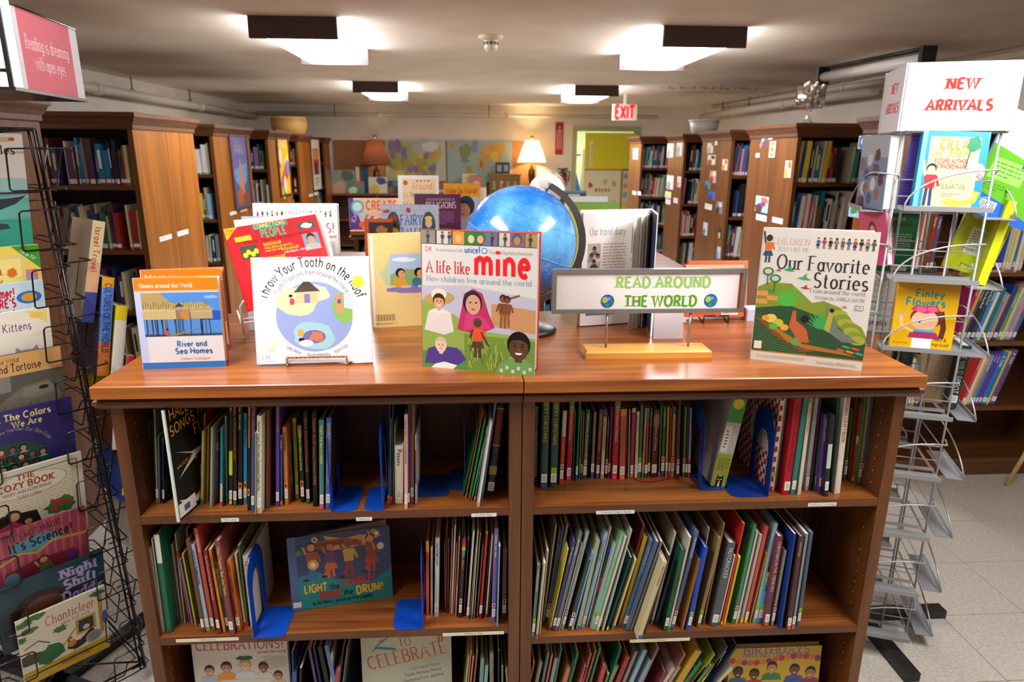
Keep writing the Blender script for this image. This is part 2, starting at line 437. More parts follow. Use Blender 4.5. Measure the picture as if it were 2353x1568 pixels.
b = MB(); b.box(XL, YB, 0, dx0, YB+.1, CEIL); b.box(dx1, YB, 0, XR, YB+.1, CEIL); b.box(dx0, YB, dz, dx1, YB+.1, CEIL); struct(b, 'wall_back', 'wall')
b = MB(); b.box(dx0-.3, 13, 0, dx1+1, 13.1, CEIL); struct(b, 'wall_hallway', newmat('hall_green', '#bcd49c', .7))
b = MB(); b.box(dx0-.35, YB+.1, 0, dx0-.3, 13.1, CEIL); b.box(dx1+1, YB+.1, 0, dx1+1.05, 13.1, CEIL); struct(b, 'wall_hallway_side', 'wall')
b = MB(); b.box(dx0-.35, YB+.1, CEIL, dx1+1.05, 13.1, CEIL+.1); struct(b, 'ceiling_hallway', 'ceil')
b = MB()
for x0, x1, z0, z1 in ((dx0-.07, dx0, 0, dz+.07), (dx1, dx1+.07, 0, dz+.07), (dx0, dx1, dz, dz+.07)): b.box(x0, YB-.03, z0, x1, YB+.11, z1)
struct(b, 'trim_1', newmat('sage_trim', '#a3aa84', .5), 'sage green door frame')
L = bpy.data.lights.new('hall_light', 'AREA'); L.energy = 60; L.size = .8; lo = bpy.data.objects.new('hall_light', L); COL.objects.link(lo); lo.location = (dx0+.5, 11.6, 2.2)
# yellow door with posters
yl = empty('door_1', None, None, TR(dx1-.02, YB-.03, 0) @ RZ(7)); yl['kind'] = 'structure'; yl['label'] = 'yellow panelled door standing ajar with posters'
DW = (dx1-dx0)*.86; b = MB(); b.box(-DW, -.02, .01, 0, .02, dz-.03)
b.build('door_leaf', newmat('yellow_door', '#e0d42c', .4), yl)
b = MB()
for x0, x1, z0, z1 in ((-.42, -.12, 1.3, 1.75), (-DW+.12, -.5, 1.3, 1.75)): b.loft([(x0, -.022, x1, -.02, z0), (x0, -.028, x1, -.02, z0+.02), (x0, -.028, x1, -.02, z1-.02), (x0, -.022, x1, -.02, z1)])
b.build('raised_panel', bpy.data.materials['yellow_door'], yl)
a = Art(4e-4); a.rect(-DW+.07, 1.33, -DW+.27, 1.72, '#e6e3cf'); a.lines(-DW+.09, 1.36, -DW+.25, 1.68, 8, '#a9a78e')
a.rect(-DW-.0, .35, -.22, 1.28, '#e2d8b4'); a.rect(-DW+.0, 1.26, -.22, 1.285, '#c07a5c')
for i, (x, z, c) in enumerate(((.1, .25, '#b04a3c'), (.35, .2, '#b7b39a'), (.5, .23, '#c8a640'), (.1, .65, '#4a6a4c'), (.5, .7, '#30324a'), (.12, .8, '#3c7a48'), (.52, .55, '#7d9c4c'))): a.blob(-DW+x, 1.28-z, .035, .045, c, i)
for r_ in range(2):
    for k in range(5): a.blob(-DW+.2+k*.055, .95-.22*r_, .018, .03, ['#c0503c', '#7da04c', '#c99a3c'][k % 3], k)
a.rect(-.2, .35, -.06, 1.28, '#36403c'); a.rect(-.185, .37, -.075, 1.26, '#cfc7ae')
for k, c in enumerate(('#a08a9a', '#d88c5c', '#7fa8a0', '#d8c03c', '#c88aa0', '#8aa84c')): a.ell(-.13, 1.17-.15*k, .04, .045, c, 14)
a.build('poster_print', yl, TR(0, -.024, 0), 'matte')
# hallway clothes seen through the gap
cr = empty('coat_rack', 'dark coats and a blue and yellow bag hanging in the hallway beyond the door', 'coat rack', (dx0+.12, 11.5, 0))
b = MB(); b.tube([(-.3, .1, 1.5), (.5, .1, 1.5)], .02); b.build('rail', 'brown_metal', cr)
for i, (x, c, z1) in enumerate(((-.12, '#3a2a2c', 1.4), (.02, '#2c2c40', 1.1), (.1, '#3a62a8', 1.15), (.14, '#d0a83c', .95))):
    b = MB(); b.loft([(x-.08, -.06, x+.08, .06, .35), (x-.1, -.07, x+.1, .07, z1-.3), (x-.02, -.02, x+.02, .02, z1)], c); b.build('garment', 'matte', cr)
b = MB(); b.box(dx0+.3, 11.2, 0, dx0+.5, 11.4, 1.6, '#d9d4c8'); tag(b.build('column_cabinet', 'plain'), 'tall white cabinet standing in the hallway beyond the door', 'cabinet')

# ------------------------------------------------------------------ ceiling lights
def fixture(x0, x1, y0, lab, grp=None):
    L = 1.22; r = empty('ceiling_light', lab, 'ceiling light', (x0, y0, CEIL)); W = x1-x0
    if grp: r['group'] = grp
    for y in (0, L-.03):
        b = MB(); b.box(0, y, -.112, W, y+.03, 0); b.build('end_cap', 'brown_metal', r)
    b = MB(); b.box(.05, .03, -.02, W-.05, L-.03, 0); b.build('housing', 'white_wire', r)
    b = MB(); N = 14; pr = []
    for i in range(N+1):
        u = i/N; x = .008+(W-.016)*u; e = abs(2*u-1); pr.append((x, -.03-.078*(1-e**5)**.5 if e < 1 else -.03))
    pr = [(.012, -.022)]+pr+[(W-.012, -.022)]
    for i in range(len(pr)-1): b.v += [(pr[i][0], .031, pr[i][1]), (pr[i+1][0], .031, pr[i+1][1]), (pr[i+1][0], L-.031, pr[i+1][1]), (pr[i][0], L-.031, pr[i][1])]; b.face([len(b.v)-4+k for k in range(4)], None, True)
    b.build('diffuser', 'diff', r)
fixture(-1.297, -.825, 2.6, 'lit fluorescent ceiling light with brown end caps, near left one of the four')
fixture(-1.328, -.852, 6.19, 'small-looking lit fluorescent ceiling light at the left above the far lampshade')
fixture(.995, 1.48, 2.68, 'lit fluorescent ceiling light with brown end caps, near right one of the four')
fixture(1.032, 1.515, 6.32, 'small-looking lit fluorescent ceiling light on the right beside the exit sign')
fixture(-1.297, -.825, -1.0, 'lit fluorescent ceiling light over the aisle behind the viewer on the left')
fixture(.995, 1.48, -1.0, 'lit fluorescent ceiling light over the aisle behind the viewer on the right')
sd = empty('smoke_detector', 'round cream smoke detector on the ceiling between the two near lights', 'smoke detector', onz(1128, 82, CEIL))
b = MB(); b.lathe([(0, 0), (.075, 0), (.078, -.012), (.06, -.022), (.045, -.03)], 0, 0, 28, '#ddd2b8'); b.build('base', 'plain', sd)
b = MB(); b.lathe([(.043, -.03), (.043, -.07), (.036, -.088), (0, -.09)], 0, 0, 28, '#e3d9c0'); b.build('sensor_cap', 'plain', sd)
b = MB()
for k in range(10): a = k*.628; b.box(-.008, -.003, -.055, .008, .003, -.038, '#3a3630', RZ(math.degrees(a)) @ TR(0, -.0435, 0))
b.build('vent_slot', 'plain', sd)
ex = empty('exit_sign', 'lit red EXIT sign hanging under the ceiling near the door', 'exit sign', ony(1409, 239, 7.4))
ew, eh = (ony(1463, 277, 7.4)-ony(1409, 239, 7.4)).x, -(ony(1463, 277, 7.4)-ony(1409, 239, 7.4)).z
b = MB(); b.box(0, 0, -eh, ew, .05, 0, '#aca294'); b.build('housing', 'plain', ex)
b = MB(); b.box(ew*.45, .01, -.0, ew*.55, .04, CEIL-ex.location.z, '#b0a698'); b.build('mount', 'plain', ex)
a = Art(.002); a.text('EXIT', ew*.5, -eh*.86, eh*.74, '#ff1028', 'c', wt=.3, fit=ew*.8); a.build('exit_letters', ex, mat='exitred')
# ------------------------------------------------------------------ pipes
def pipe(name, lab, pts, r, hang=(), mat='pipe'):
    b = MB(); o_ = Vector(pts[0]); e = empty(name, lab, 'pipe', o_); b.tube(pts, r, None, 12); part(b, 'pipe_run', mat, e)
    for p in hang:
        b = MB(); p = Vector(p); b.tube([(p.x, p.y, CEIL), p+Vector((0, 0, r))], .006); b.tube([p+Vector((0, r*1.1*math.cos(a), r*1.1*math.sin(a))) for a in [k*.785 for k in range(8)]], .005, closed=True); part(b, 'hanger', 'dark', e)
    for k in (.3, .62):
        if len(pts) == 2:
            p = o_.lerp(Vector(pts[1]), k); dv = (Vector(pts[1])-o_).normalized()*.05
            b = MB(); b.tube([p-dv, p+dv], r*1.22, None, 12); part(b, 'coupling', mat, e)
pl0 = onx(176, 196, -3.45); pl1 = onx(615, 272, -3.45)
pipe('heating_pipe', 'white painted pipe running along the left wall under the ceiling', [pl0+(pl0-pl1).normalized()*2, pl1], .045, [onx(305, 215, -3.45), onx(438, 238, -3.45), onx(600, 268, -3.45)])
pipe('sprinkler_pipe', 'white pipe crossing high on the back wall above the maps', [(-3.4, 9.85, 2.1), (2.9, 9.85, 2.1)], .03, [(-2.2, 9.85, 2.1), (.2, 9.85, 2.1), (2.2, 9.85, 2.1)])
pr0 = onx(1600, 262, 3.55); pr1 = onx(1750, 248, 3.55)
pipe('radiator_pipe', 'white pipe running along the right wall behind the tall bookcases', [onx(1610, 268, 3.5), onx(2010, 208, 3.5)], .045, [onx(1660, 260, 3.5), onx(1720, 250, 3.5)])
pipe('thin_pipe', 'second, thinner white pipe below the roller screen on the right wall', [onx(1640, 246, 3.6), onx(2353, 140, 3.6)], .03)
# projector screen roll in black brackets
s0, s1 = onz(1890, 178, 2.17), onz(2130, 135, 2.17)
ps = empty('projector_screen', 'rolled-up white projection screen in black brackets under the ceiling at right', 'projector screen', s0)
b = MB(); b.tube([s0, s1], .04, None, 14); part(b, 'screen_roll', 'white_wire', ps)
for q, nm in ((s0, 0), (s1, 1)):
    b = MB(); b.box(q.x-.05, q.y-.02, q.z-.06, q.x+.05, q.y+.02, CEIL); part(b, 'bracket', 'dark', ps)
b = MB(); b.tube([s0+Vector((0, 0, .07)), s1+Vector((0, 0, .07))], .016); part(b, 'mounting_rail', 'dark', ps)

# ------------------------------------------------------------------ tall bookcases
ZS = (1.372, 1.035, .70, .372, .09)
def cornice(x0, y0, x1, y1, H, o=.035):
    b = MB(); f = lambda k, z: (x0-k, y0-k, x1+k, y1+k, z)
    b.loft([f(0, H-.085), f(.008, H-.08), f(.008, H-.062), f(.02, H-.045), f(.026, H-.03), f(o, H-.022), f(o, H)]); return b
def tall(side, xe, Yf, Yb, lab, H=1.735, units=2, zs=ZS, endm='endp', xin=0):
    U = min(.9, (abs(XL if side < 0 else XR)-abs(xe)-.02)/units); xo = xe+side*U*units; x0, x1 = min(xe, xo), max(xe, xo)
    r = empty('tall_bookcase', lab, 'bookcase', (xe, Yf, 0)); ym = (Yf+Yb)/2 if Yb-Yf > .5 else Yb-.01
    e0 = xe if side > 0 else xe-.025
    for k, nm in enumerate(('end_panel',)):
        w_ = (Yb-Yf)/2
        for q in range(2 if Yb-Yf > .5 else 1):
            y0 = Yf+q*w_; y1 = y0+(w_ if Yb-Yf > .5 else Yb-Yf)
            b = MB(); b.box(e0, y0+.0015, 0, e0+.025, y1-.0015, H-.084); part(b, 'end_panel', endm, r)
    for u in range(1, units+1):
        x = xe+side*U*u; b = MB(); b.box(x-.024, Yf, 0, x+.024, Yb, H-.084); part(b, 'side_panel', 'edgez', r)
    b = MB(); b.box(e0-.0005, Yf-.002, 0, e0+.0255, Yf+.001, H-.084); part(b, 'edge_banding', 'edgez', r)
    for z in zs:
        for u in range(units):
            a0 = xe+side*(.025 if u == 0 else U*u+.024); a1 = xe+side*(U*(u+1)-.024)
            b = MB(); b.box(min(a0, a1), Yf+.006, z-.024, max(a0, a1), Yb-.006, z); part(b, 'shelf', 'edge', r)
    b = MB(); b.box(x0+.02, ym-.004, 0, x1-.02, ym+.004, H-.05); part(b, 'back_panel', 'back', r)
    b = MB(); b.box(x0+.025, Yf+.01, 0, x1-.025, Yb-.01, .065); part(b, 'base', 'edge', r)
    b = cornice(x0, Yf, x1, Yb, H); part(b, 'cornice', 'edge', r)
    return r
tall(-1, -1.71, .35, 1.3, 'tall bookcase side panel standing directly behind the black wire rack', units=1, endm='edgez')
SL = [(-1, -1.83, 2.285, 3.08, 'tall bookcase with red-labelled books, nearest the aisle on the left'),
      (-1, -2.03, 3.98, 4.85, 'second tall bookcase on the left, with the blue tower poster on its end'),
      (-1, -2.03, 5.42, 6.2, 'third tall bookcase on the left, with the yellow poster on its end'),
      (-1, -2.26, 7.55, 8.25, 'fourth tall bookcase on the left, with the orange picture poster on its end'),
      (-1, -2.27, 9.2, 9.6, 'farthest tall bookcase on the left, against the back wall')]
SR = [(1, ony(1978, 268, 2.12).x+.035, 1.51, 2.12, 'tall dark bookcase behind the grey wire rack on the right'),
      (1, 1.93, 2.86, 3.6, 'tall bookcase under the glass bowl of shells on the right'),
      (1, 2.01, 4.18, 4.9, 'tall bookcase on the right covered with paper cutouts on its end'),
      (1, 2.07, 5.64, 6.2, 'tall bookcase under the white planter on the right'),
      (1, 1.90, 6.75, 7.35, 'farthest tall bookcase on the right, beside the yellow door')]
for s in SL: tall(*s)
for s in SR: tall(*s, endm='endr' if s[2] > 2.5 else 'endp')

# ------------------------------------------------------------------ low bookcases
PT = .028
def moulding(x0, y0, x1, y1, lo, ro, fo, bo):   # slab + rounded moulding; offsets per side
    P = [(-.0625, .006), (-.056, .018), (-.048, .024), (-.040, .024), (-.035, .018), (-.034, .010), (-.028, .010)]
    b = MB(); b.loft([(x0-k*(lo > 0), y0-k*(fo > 0), x1+k*(ro > 0), y1+k*(bo > 0), T_+z) for z, k in P]); return b
LABELS = []
def low(X0, X1, Y0, Y1, zs, lab, face=-1, lo=0, ro=0, labels=(), fo=.038):
    r = empty('low_bookcase', lab, 'bookcase', (X0, Y0, 0)); g_ = .0012; X0 += g_; X1 -= g_
    f_, b_ = (fo, 0) if face < 0 else (0, fo)
    b = MB(); b.loft([(X0-lo, Y0-f_, X1+ro, Y1+b_, T_-.028), (X0-lo, Y0-f_, X1+ro, Y1+b_, T_-.002), (X0-lo+.002*(lo > 0), Y0-f_+.002*(f_ > 0), X1+ro-.002*(ro > 0), Y1+b_-.002*(b_ > 0), T_)]); part(b, 'tabletop', 'top', r)
    part(moulding(X0, Y0, X1, Y1, lo, ro, f_, b_), 'moulding', 'edge', r)
    for x in (X0, X1-PT):
        b = MB(); b.box(x, Y0, 0, x+PT, Y1, T_-.0625); part(b, 'side_panel', 'edgez', r)
        b = MB(); xi = X0+PT+.0004 if x == X0 else X1-PT-.0004
        for z in [i*.032+.12 for i in range(27)]:
            for y in (Y0+.04, Y1-.05): b.poly([(xi, y+.0025*math.cos(t*.785), z+.0025*math.sin(t*.785)) for t in range(8)])
        o = part(b, 'peg_hole', 'maple', r); o['kind'] = 'stuff'
    for k, z in enumerate(zs):
        y0, y1 = (Y0+.001, Y1-.012) if face < 0 else (Y0+.012, Y1-.001)
        b = MB(); b.box(X0+PT+.0006, y0, z-.021, X1-PT-.0006, y1, z)
        o = part(b, 'shelf', 'wx', r)
        b = MB(); yy = y0-.0006 if face < 0 else y1; b.box(X0+PT+.0006, yy, z-.021, X1-PT-.0006, yy+.0006, z-.0006); part(b, 'edge_banding', 'edge', r)
        for (kk, x0_, x1_, ztop, txt, col) in labels:
            if kk != k: continue
            p0, p1 = ony(x0_, ztop, Y0), ony(x1_, ztop, Y0); W = p1.x-p0.x; a = Art(8e-6); h = .0098
            a.rect(0, 0, W, h, col); a.text(txt, W/2, h*.28, h*.52, '#4a443c', 'c', wt=.12)
            lo_ = a.build('shelf_label', o, TR(p0.x-r.location.x, Y0-.0008-r.location.y, p0.z-h), 'matte')
    b = MB(); yb = Y1-.01 if face < 0 else Y0+.002; b.box(X0+PT, yb, 0, X1-PT, yb+.006, T_-.03); part(b, 'back_panel', 'back', r)
    b = MB(); yk = (Y0+.012, Y0+.028) if face < 0 else (Y1-.028, Y1-.012); b.box(X0+PT, yk[0], 0, X1-PT, yk[1], zs[-1]-.022); part(b, 'base', 'edge', r)
    return r
Z1, Z2L, Z2R, Z3 = T_-.3311, T_-.6647, T_-.6999, T_-.985
low(-.914, 0, 0, .302, (Z1, Z2L, Z3), 'low cherry wood bookcase in front, left of the seam, holding Halloween and Thanksgiving books', lo=.016,
    labels=((0, 508, 549, 1191, 'Halloween', '#e8e6e0'), (0, 818, 855, 1189, 'Passover', '#e8e6e0'), (0, 1083, 1141, 1180, "St. Pat's Day", '#e8e6e0'),
            (1, 404, 549, 1469, 'Thanksgiving', '#e6dfc0'), (1, 1017, 1158, 1455, "Valentine's Day", '#e6dfc0')))
low(0, .914, 0, .302, (Z1, Z2R, Z3), 'low cherry wood bookcase in front, right of the seam, holding Christmas books', ro=.016,
    labels=((0, 1370, 1458, 1174, 'Christmas Chapter Books', '#e8e6e0'), (0, 1857, 1922, 1156, 'Nonfiction Christmas', '#e8e6e0'), (1, 1447, 1585, 1470, 'Christmas', '#e6dfc0')))
low(-.914, 0, .304, .606, (Z1, Z2L, Z3), 'low bookcase backing onto the front one, left half', 1, lo=.016)
low(0, .914, .304, .606, (Z1, Z2L, Z3), 'low bookcase backing onto the front one, right half', 1, ro=.016)
low(-.80, 0, 1.36, 1.66, (Z1, Z2L, Z3), 'second island low bookcase facing the front, left half', -1, lo=.016)
low(0, .82, 1.36, 1.66, (Z1, Z2L, Z3), 'second island low bookcase facing the front, right half', -1, ro=.016)
low(-.80, 0, 1.662, 1.94, (Z1, Z2L, Z3), 'second island low bookcase facing away, left half', 1, lo=.016)
low(0, .82, 1.662, 1.94, (Z1, Z2L, Z3), 'second island low bookcase facing away, right half', 1, ro=.016)
low(-.86, .05, 2.96, 3.26, (Z1, Z2L, Z3), 'third island low bookcase with books, behind the second, left half', -1, lo=.016)
low(.05, .96, 2.96, 3.26, (Z1, Z2L, Z3), 'third island low bookcase behind the second, right half', -1, ro=.016)

# ------------------------------------------------------------------ books
PAGES = '#e6dcc4'
DOT = dict(o='#e8862a', p='#f04a9c', g='#1f8a4c', b='#2a5cb8', r='#d0232c', y='#e8d22c', k='#8ed02a', t='#c8642a')
def ordn(n):
    return f"{n}{'th' if 10 <= n % 100 <= 20 else {1: 'st', 2: 'nd', 3: 'rd'}.get(n % 10, 'th')}"
brd = random.Random(11)
def book(label, T, t, D, H, col, title='', tcol='#e8e4da', flags='', bands=(), group=None, soft=False, name='book', cover2=None):
    r = empty(name, label, 'book', T, group); b = MB(); th = min(.0026, t*.22) if not soft else min(.0006, t*.2); h = t/2
    bul = 0 if soft else min(.0025, t*.12); c2 = cover2 or col
    b.box(-h, 0, 0, -h+th, D, H, c2); b.box(h-th, 0, 0, h, D, H, c2)
    bz = sorted(set([0, 1]+[q[0] for q in bands]+[q[1] for q in bands]))
    X = [(-h, 0), (-h*.6, -bul*.75), (0, -bul), (h*.6, -bul*.75), (h, 0)]
    for i in range(len(bz)-1):
        mid = (bz[i]+bz[i+1])/2; c = col
        for q in bands:
            if q[0] <= mid <= q[1]: c = q[2]
        for k in range(4): b.poly([(X[k][0], X[k][1], bz[i]*H), (X[k+1][0], X[k+1][1], bz[i]*H), (X[k+1][0], X[k+1][1], bz[i+1]*H), (X[k][0], X[k][1], bz[i+1]*H)], c)
    b.poly([(x, y, H) for x, y in X], col); b.poly([(x, y, 0) for x, y in X][::-1], col)
    b.build('cover', 'print', r)
    iv = 0 if soft else .003
    b = MB(); b.box(-h+th, .0008, iv, h-th, D-iv-.0005, H-iv-.0003, brd.choice([PAGES, '#efe9da', '#ded2b6'])); b.build('pages', 'matte', r)
    if title or flags:
        wv = t*.74 if not soft else t*.95
        if flags:
            a = Art(8e-6); y0 = .012+brd.uniform(0, .006)
            if 'w' in flags or 'W' in flags:
                a.rect(-wv/2-.0004, y0, wv/2+.0004, y0+.024, '#e9e6dc')
                for q in range(3):
                    a.rects([(-wv*.3, y0+.016-.005*q, wv*.3, y0+.0175-.005*q)], '#6a665e')
            for ch in flags:
                if ch in DOT:
                    if ch == 'k': a.rect(-wv/2, y0+.024, wv/2, y0+.040, DOT[ch]); a.line([(-wv*.2, y0+.027), (0, y0+.034), (wv*.2, y0+.036)], .0015, '#7a3030')
                    else: a.rect(-wv/2, .002, wv/2, .013, DOT[ch])
                if ch == 'm': a.rect(-wv/2, y0+.024, wv/2, y0+.044, '#b02030'); a.rect(-wv/2, y0+.028, wv/2, y0+.040, '#e8e4dc'); a.rects([(-wv*.3, y0+.030, -wv*.15, y0+.038), (-wv*.05, y0+.030, wv*.1, y0+.038), (wv*.2, y0+.030, wv*.33, y0+.038)], '#222')  if False else a.rect(-wv/4, y0+.030, wv/4, y0+.038, '#2a2624')
                if ch == 'c': a.rect(-wv/2, y0+.024, wv/2, y0+.042, '#e89a2c'); a.ell(0, y0+.033, wv*.28, .006, '#1c1410', 10)
            a.build('spine_label', r, TR(0, -bul*1.0-.0002, 0), 'matte')
        if title:
            a = Art(8e-6); L = H*.70; nat = text_polys(title, .14)[1]; hh = min(t*.5, L/nat*1.35)
            a.text(title, -hh*.5, H*.94, hh, tcol, 'l', wt=.16, rot=-90, fit=min(L, nat*hh*1.05))
            a.build('title_lettering', r, TR(0, -bul-.0003, 0), 'matte')
    return r
def shelf_books(spec, crop, zsh, where, group, clear=.30):
    cx, cy, sc = crop; n = 0
    for ln in spec.strip().split('\n'):
        ln = ln.strip()
        if not ln: continue
        n += 1; F_ = [q.strip() for q in ln.split(';')]
        ut, vt, ub, vb, w_ = F_[0].split(); col = F_[1]; desc = F_[2]
        title = F_[3] if len(F_) > 3 else ''; tc = F_[4] if len(F_) > 4 and F_[4] else '#e8e4da'; fl = F_[5] if len(F_) > 5 else ''
        bands = []
        if len(F_) > 6 and F_[6]:
            for q in F_[6].split(): a0, a1, c = q.split(','); bands.append((float(a0), float(a1), c))
        ub, vb, w_ = float(ub)/sc+cx, float(vb)/sc+cy, float(w_)/sc
        P = onz(ub, vb, zsh); P.y = max(-.03, min(.14, P.y)); 
        q = ony(ub, vb, P.y); P.x = q.x
        if vt == '-': tp = ony(float(ut)/sc+cx, 170/sc+cy, P.y); Hh = None
        elif vt == 'z': tp = Vector((P.x+float(ut), P.y, P.z+.25)); Hh = None
        else: tp = ony(float(ut)/sc+cx, float(vt)/sc+cy, P.y); Hh = 1
        dx, dz_ = tp.x-P.x, tp.z-zsh; lean = math.atan2(dx, dz_)
        t = max(.003, w_*depth(P)/FPX*.93*math.cos(lean)); t = t*.97
        H = math.hypot(dx, dz_) if Hh else (clear-.012-brd.uniform(0, .015))/math.cos(lean)-t*abs(math.sin(lean))
        H = min(H, (clear-.006-t*abs(math.sin(lean)))/math.cos(lean))
        D = min(.28-P.y, H*brd.uniform(.72, .86), .235)
        P.z = zsh+t/2*abs(math.sin(lean))+.0004
        soft = t < .0075
        lab = f"{desc}, {ordn(n)} from left {where}"
        book(lab, TR(*P) @ RY(math.degrees(lean)), t, D, H, col, title, tc, fl, bands, group, soft, cover2=(F_[7] if len(F_) > 7 else None))
CA = (300, 900, 4.706); CB = (740, 900, 4.706); CC = (1200, 880, 4.706); CDd = (1600, 880, 4.706)
CE = (320, 1180, 4.0413); CFf = (740, 1180, 4.0417); CG = (1200, 1160, 3.843); CH = (1580, 1160, 3.843)
shelf_books('''
200 345 262 1130 25;#1d5a38;dark green leaning paperback;;;r
235 330 274 1140 12;#6a3c26;thin brown paperback
258 195 290 1210 25;#8e9482;pale grey-green picture book;;;w
300 480 312 1215 22;#5c7264;short sage green paperback
345 335 340 1150 12;#8c7440;slim tan paperback
350 460 355 1215 16;#2c3060;navy paperback with yellow lettering;THE GHOST;#d8b040;w
413 - 418 1160 20;#17140f;black picture book;;;b
440 215 455 1130 25;#8c2a1c;rusty red picture book;;;w
490 - 480 1140 20;#221a16;black book with orange lettering;TRICK OR TREAT;#c06a2c;wg
513 265 517 1150 22;#35322e;charcoal book with grey top;MONSTERS;#b8b2a4;o;.7,1,#8a8678
785 430 772 1225 34;#b8a860;cream yellow paperback;;;g
800 240 812 1170 24;#a8452c;brick red book;;;
842 370 826 1200 24;#a08434;mustard paperback
880 390 868 1255 26;#a8a49c;grey-white slim book
938 440 930 1200 36;#7a3c44;book with a spine in patchwork colours;;;;.86,1,#7c2c38 .74,.86,#b8a83c .62,.74,#6a4a8c .52,.62,#a8603c .42,.52,#3c7a4c .3,.42,#a83c6a .2,.3,#4a5a8c .1,.2,#8c3c44
985 400 980 1250 32;#1d7a94;teal and white picture book;;;r;0,.3,#c8c4b8
1028 265 1040 1215 20;#8ab0a8;pale teal slim book
1085 - 1083 1230 40;#191510;black book with a bright yellow spine band;Howe Mill;#d8c83c;wy;.28,.5,#c8d82c
1125 - 1130 1235 44;#1a120c;black book with orange capitals on its spine;HOWE MORRILL SCARED SILLY! A HALLOWEEN TREAT;#c8742c;wg
1185 - 1187 1230 48;#17120e;black book lettered JOHNSON;Johnson  Jitter Jumpin;#d8c8a8;wc
1240 235 1240 1220 42;#2a8cc8;sky blue book;Dean  Five Little Pumpkins;#123a5c;wc
1284 - 1275 1290 24;#b86a28;orange and black picture book;THE HAUNTED HOUSE;#f0e8d8;c;0,.55,#1c1a18
1330 - 1322 1285 42;#4c5472;slate blue book with red lettering;JAMES  ALBERT'S HALLOWEEN;#d84c3c;w
1352 450 1350 1330 16;#8ca4a8;very thin pale blue paperback
1393 265 1390 1320 54;#d8d0b4;cream spined book;Moulton  Crouch  Miss Fiona's Stupendous Pumpkin Pies;#3a3a34;wo
1435 240 1436 1250 26;#c8c4a0;cream book with purple foot;;;;0,.5,#4a3a5c
1485 210 1480 1265 32;#7a4a30;copper brown book;;;b
1538 - 1540 1160 30;#123236;very dark teal book;DINNER WITH MARGARET;#3c8c84;w
1590 - 1590 1245 40;#5c3c94;purple book;PUMPKIN PATCHES   VIKING;#d89c4c;w
1628 490 1632 1240 22;#3c4c8c;thin blue book with white letters;Pumpkin Night;#e8e4dc;o
1662 385 1688 1225 44;#c87434;bright orange book;SKIN AND BONES;#1c1410;wc
1712 540 1745 1150 40;#48446c;lilac and black leaning book;FIVE LITTLE PUMPKINS;#d8d0e0;c;.8,1,#b8b4b0
1768 290 1803 1160 38;#a8a428;olive yellow book;CURIOUS GEORGE GOES TO A COSTUME PARTY;#4a4a18;w
1825 365 1864 1200 44;#1e1a18;black book with yellow script foot;HAPPY HALLOWEEN Curious George;#e0dc40;wc;.84,1,#8a6a68
1888 220 1922 1210 44;#141210;black book, red script, left copy of two;FREEMAN * McCUE Corduroy's Halloween VIKING;#c8643c;wg
1985 225 1998 1245 54;#16120f;black book, red script, right copy of two;FREEMAN * McCUE Corduroy's Halloween VIKING;#c8643c;
2062 310 2068 1275 52;#4c8478;sea green book with yellow capitals;PILKEY  THE HALLO-WIENER;#e0dc60;wp
2145 285 2134 1270 56;#46619c;denim blue book before the bookend;RAPPAPORT McCELLY  THE SECRET SEDER;#e0a060;W;;#26221e
''', CA, Z1, 'on the upper left shelf', 'books on the Halloween shelf', .303)
# the paperback with its cover turned outwards
P = onz(417, 1194, Z1); P.y = max(P.y, -.02)
r = empty('picture_book', 'black HALLOWEEN SONGS paperback with a white ghost, pulled out and angled outwards', 'book', TR(P.x, -.03, Z1+.0005) @ RZ(79))
b = MB(); b.box(0, 0, 0, .195, .002, .272, '#14100c'); b.box(0, .002, .0, .195, .0045, .272, '#14100c'); b.build('cover', 'print', r)
b = MB(); b.box(-.0008, -.0003, 0, .004, .005, .272, '#d8e0d4'); b.build('worn_edge', 'matte', r)
a = Art(6e-6); a.xf = lambda u, v: (u*.195, v*.195)
a.text('HALLOWEEN', .08, 1.24, .13, '#e8a028', wt=.14, fit=.9); a.text('SONGS THAT', .06, 1.05, .12, '#e8a028', fit=.9, rot=4); a.text('FUN', .5, .9, .13, '#e8a028', rot=6)
a.text('MUSIC AND LYRICS', .1, .62, .035, '#d89a48', rot=8, fit=.7); a.text('by', .45, .6, .035, '#d89a48')
a.P([(.1, .84), (.4, .72), (.85, .72), (.55, .66), (.1, .5), (.42, .69)], '#cfc8be')
a.P([(.05, .25), (.35, .14), (.55, .2), (.5, .33), (.52, .48), (.64, .55), (.78, .5), (.85, .36), (.95, .2), (.8, .12), (.7, .16), (.6, .1), (.4, .07), (.2, .12)], '#cfc8be')
a.ell(.62, .44, .035, .04, '#1c1814'); a.ell(.74, .45, .035, .04, '#1c1814'); a.ell(.62, .44, .015, .015, '#e08a28'); a.ell(.74, .45, .015, .015, '#e08a28')
a.rect(.03, .03, .36, .2, '#e2ded6'); a.rects([(.13, .07, .24, .15)], '#5a5478')
a.build('cover_print', r, TR(0, -.0004, 0))
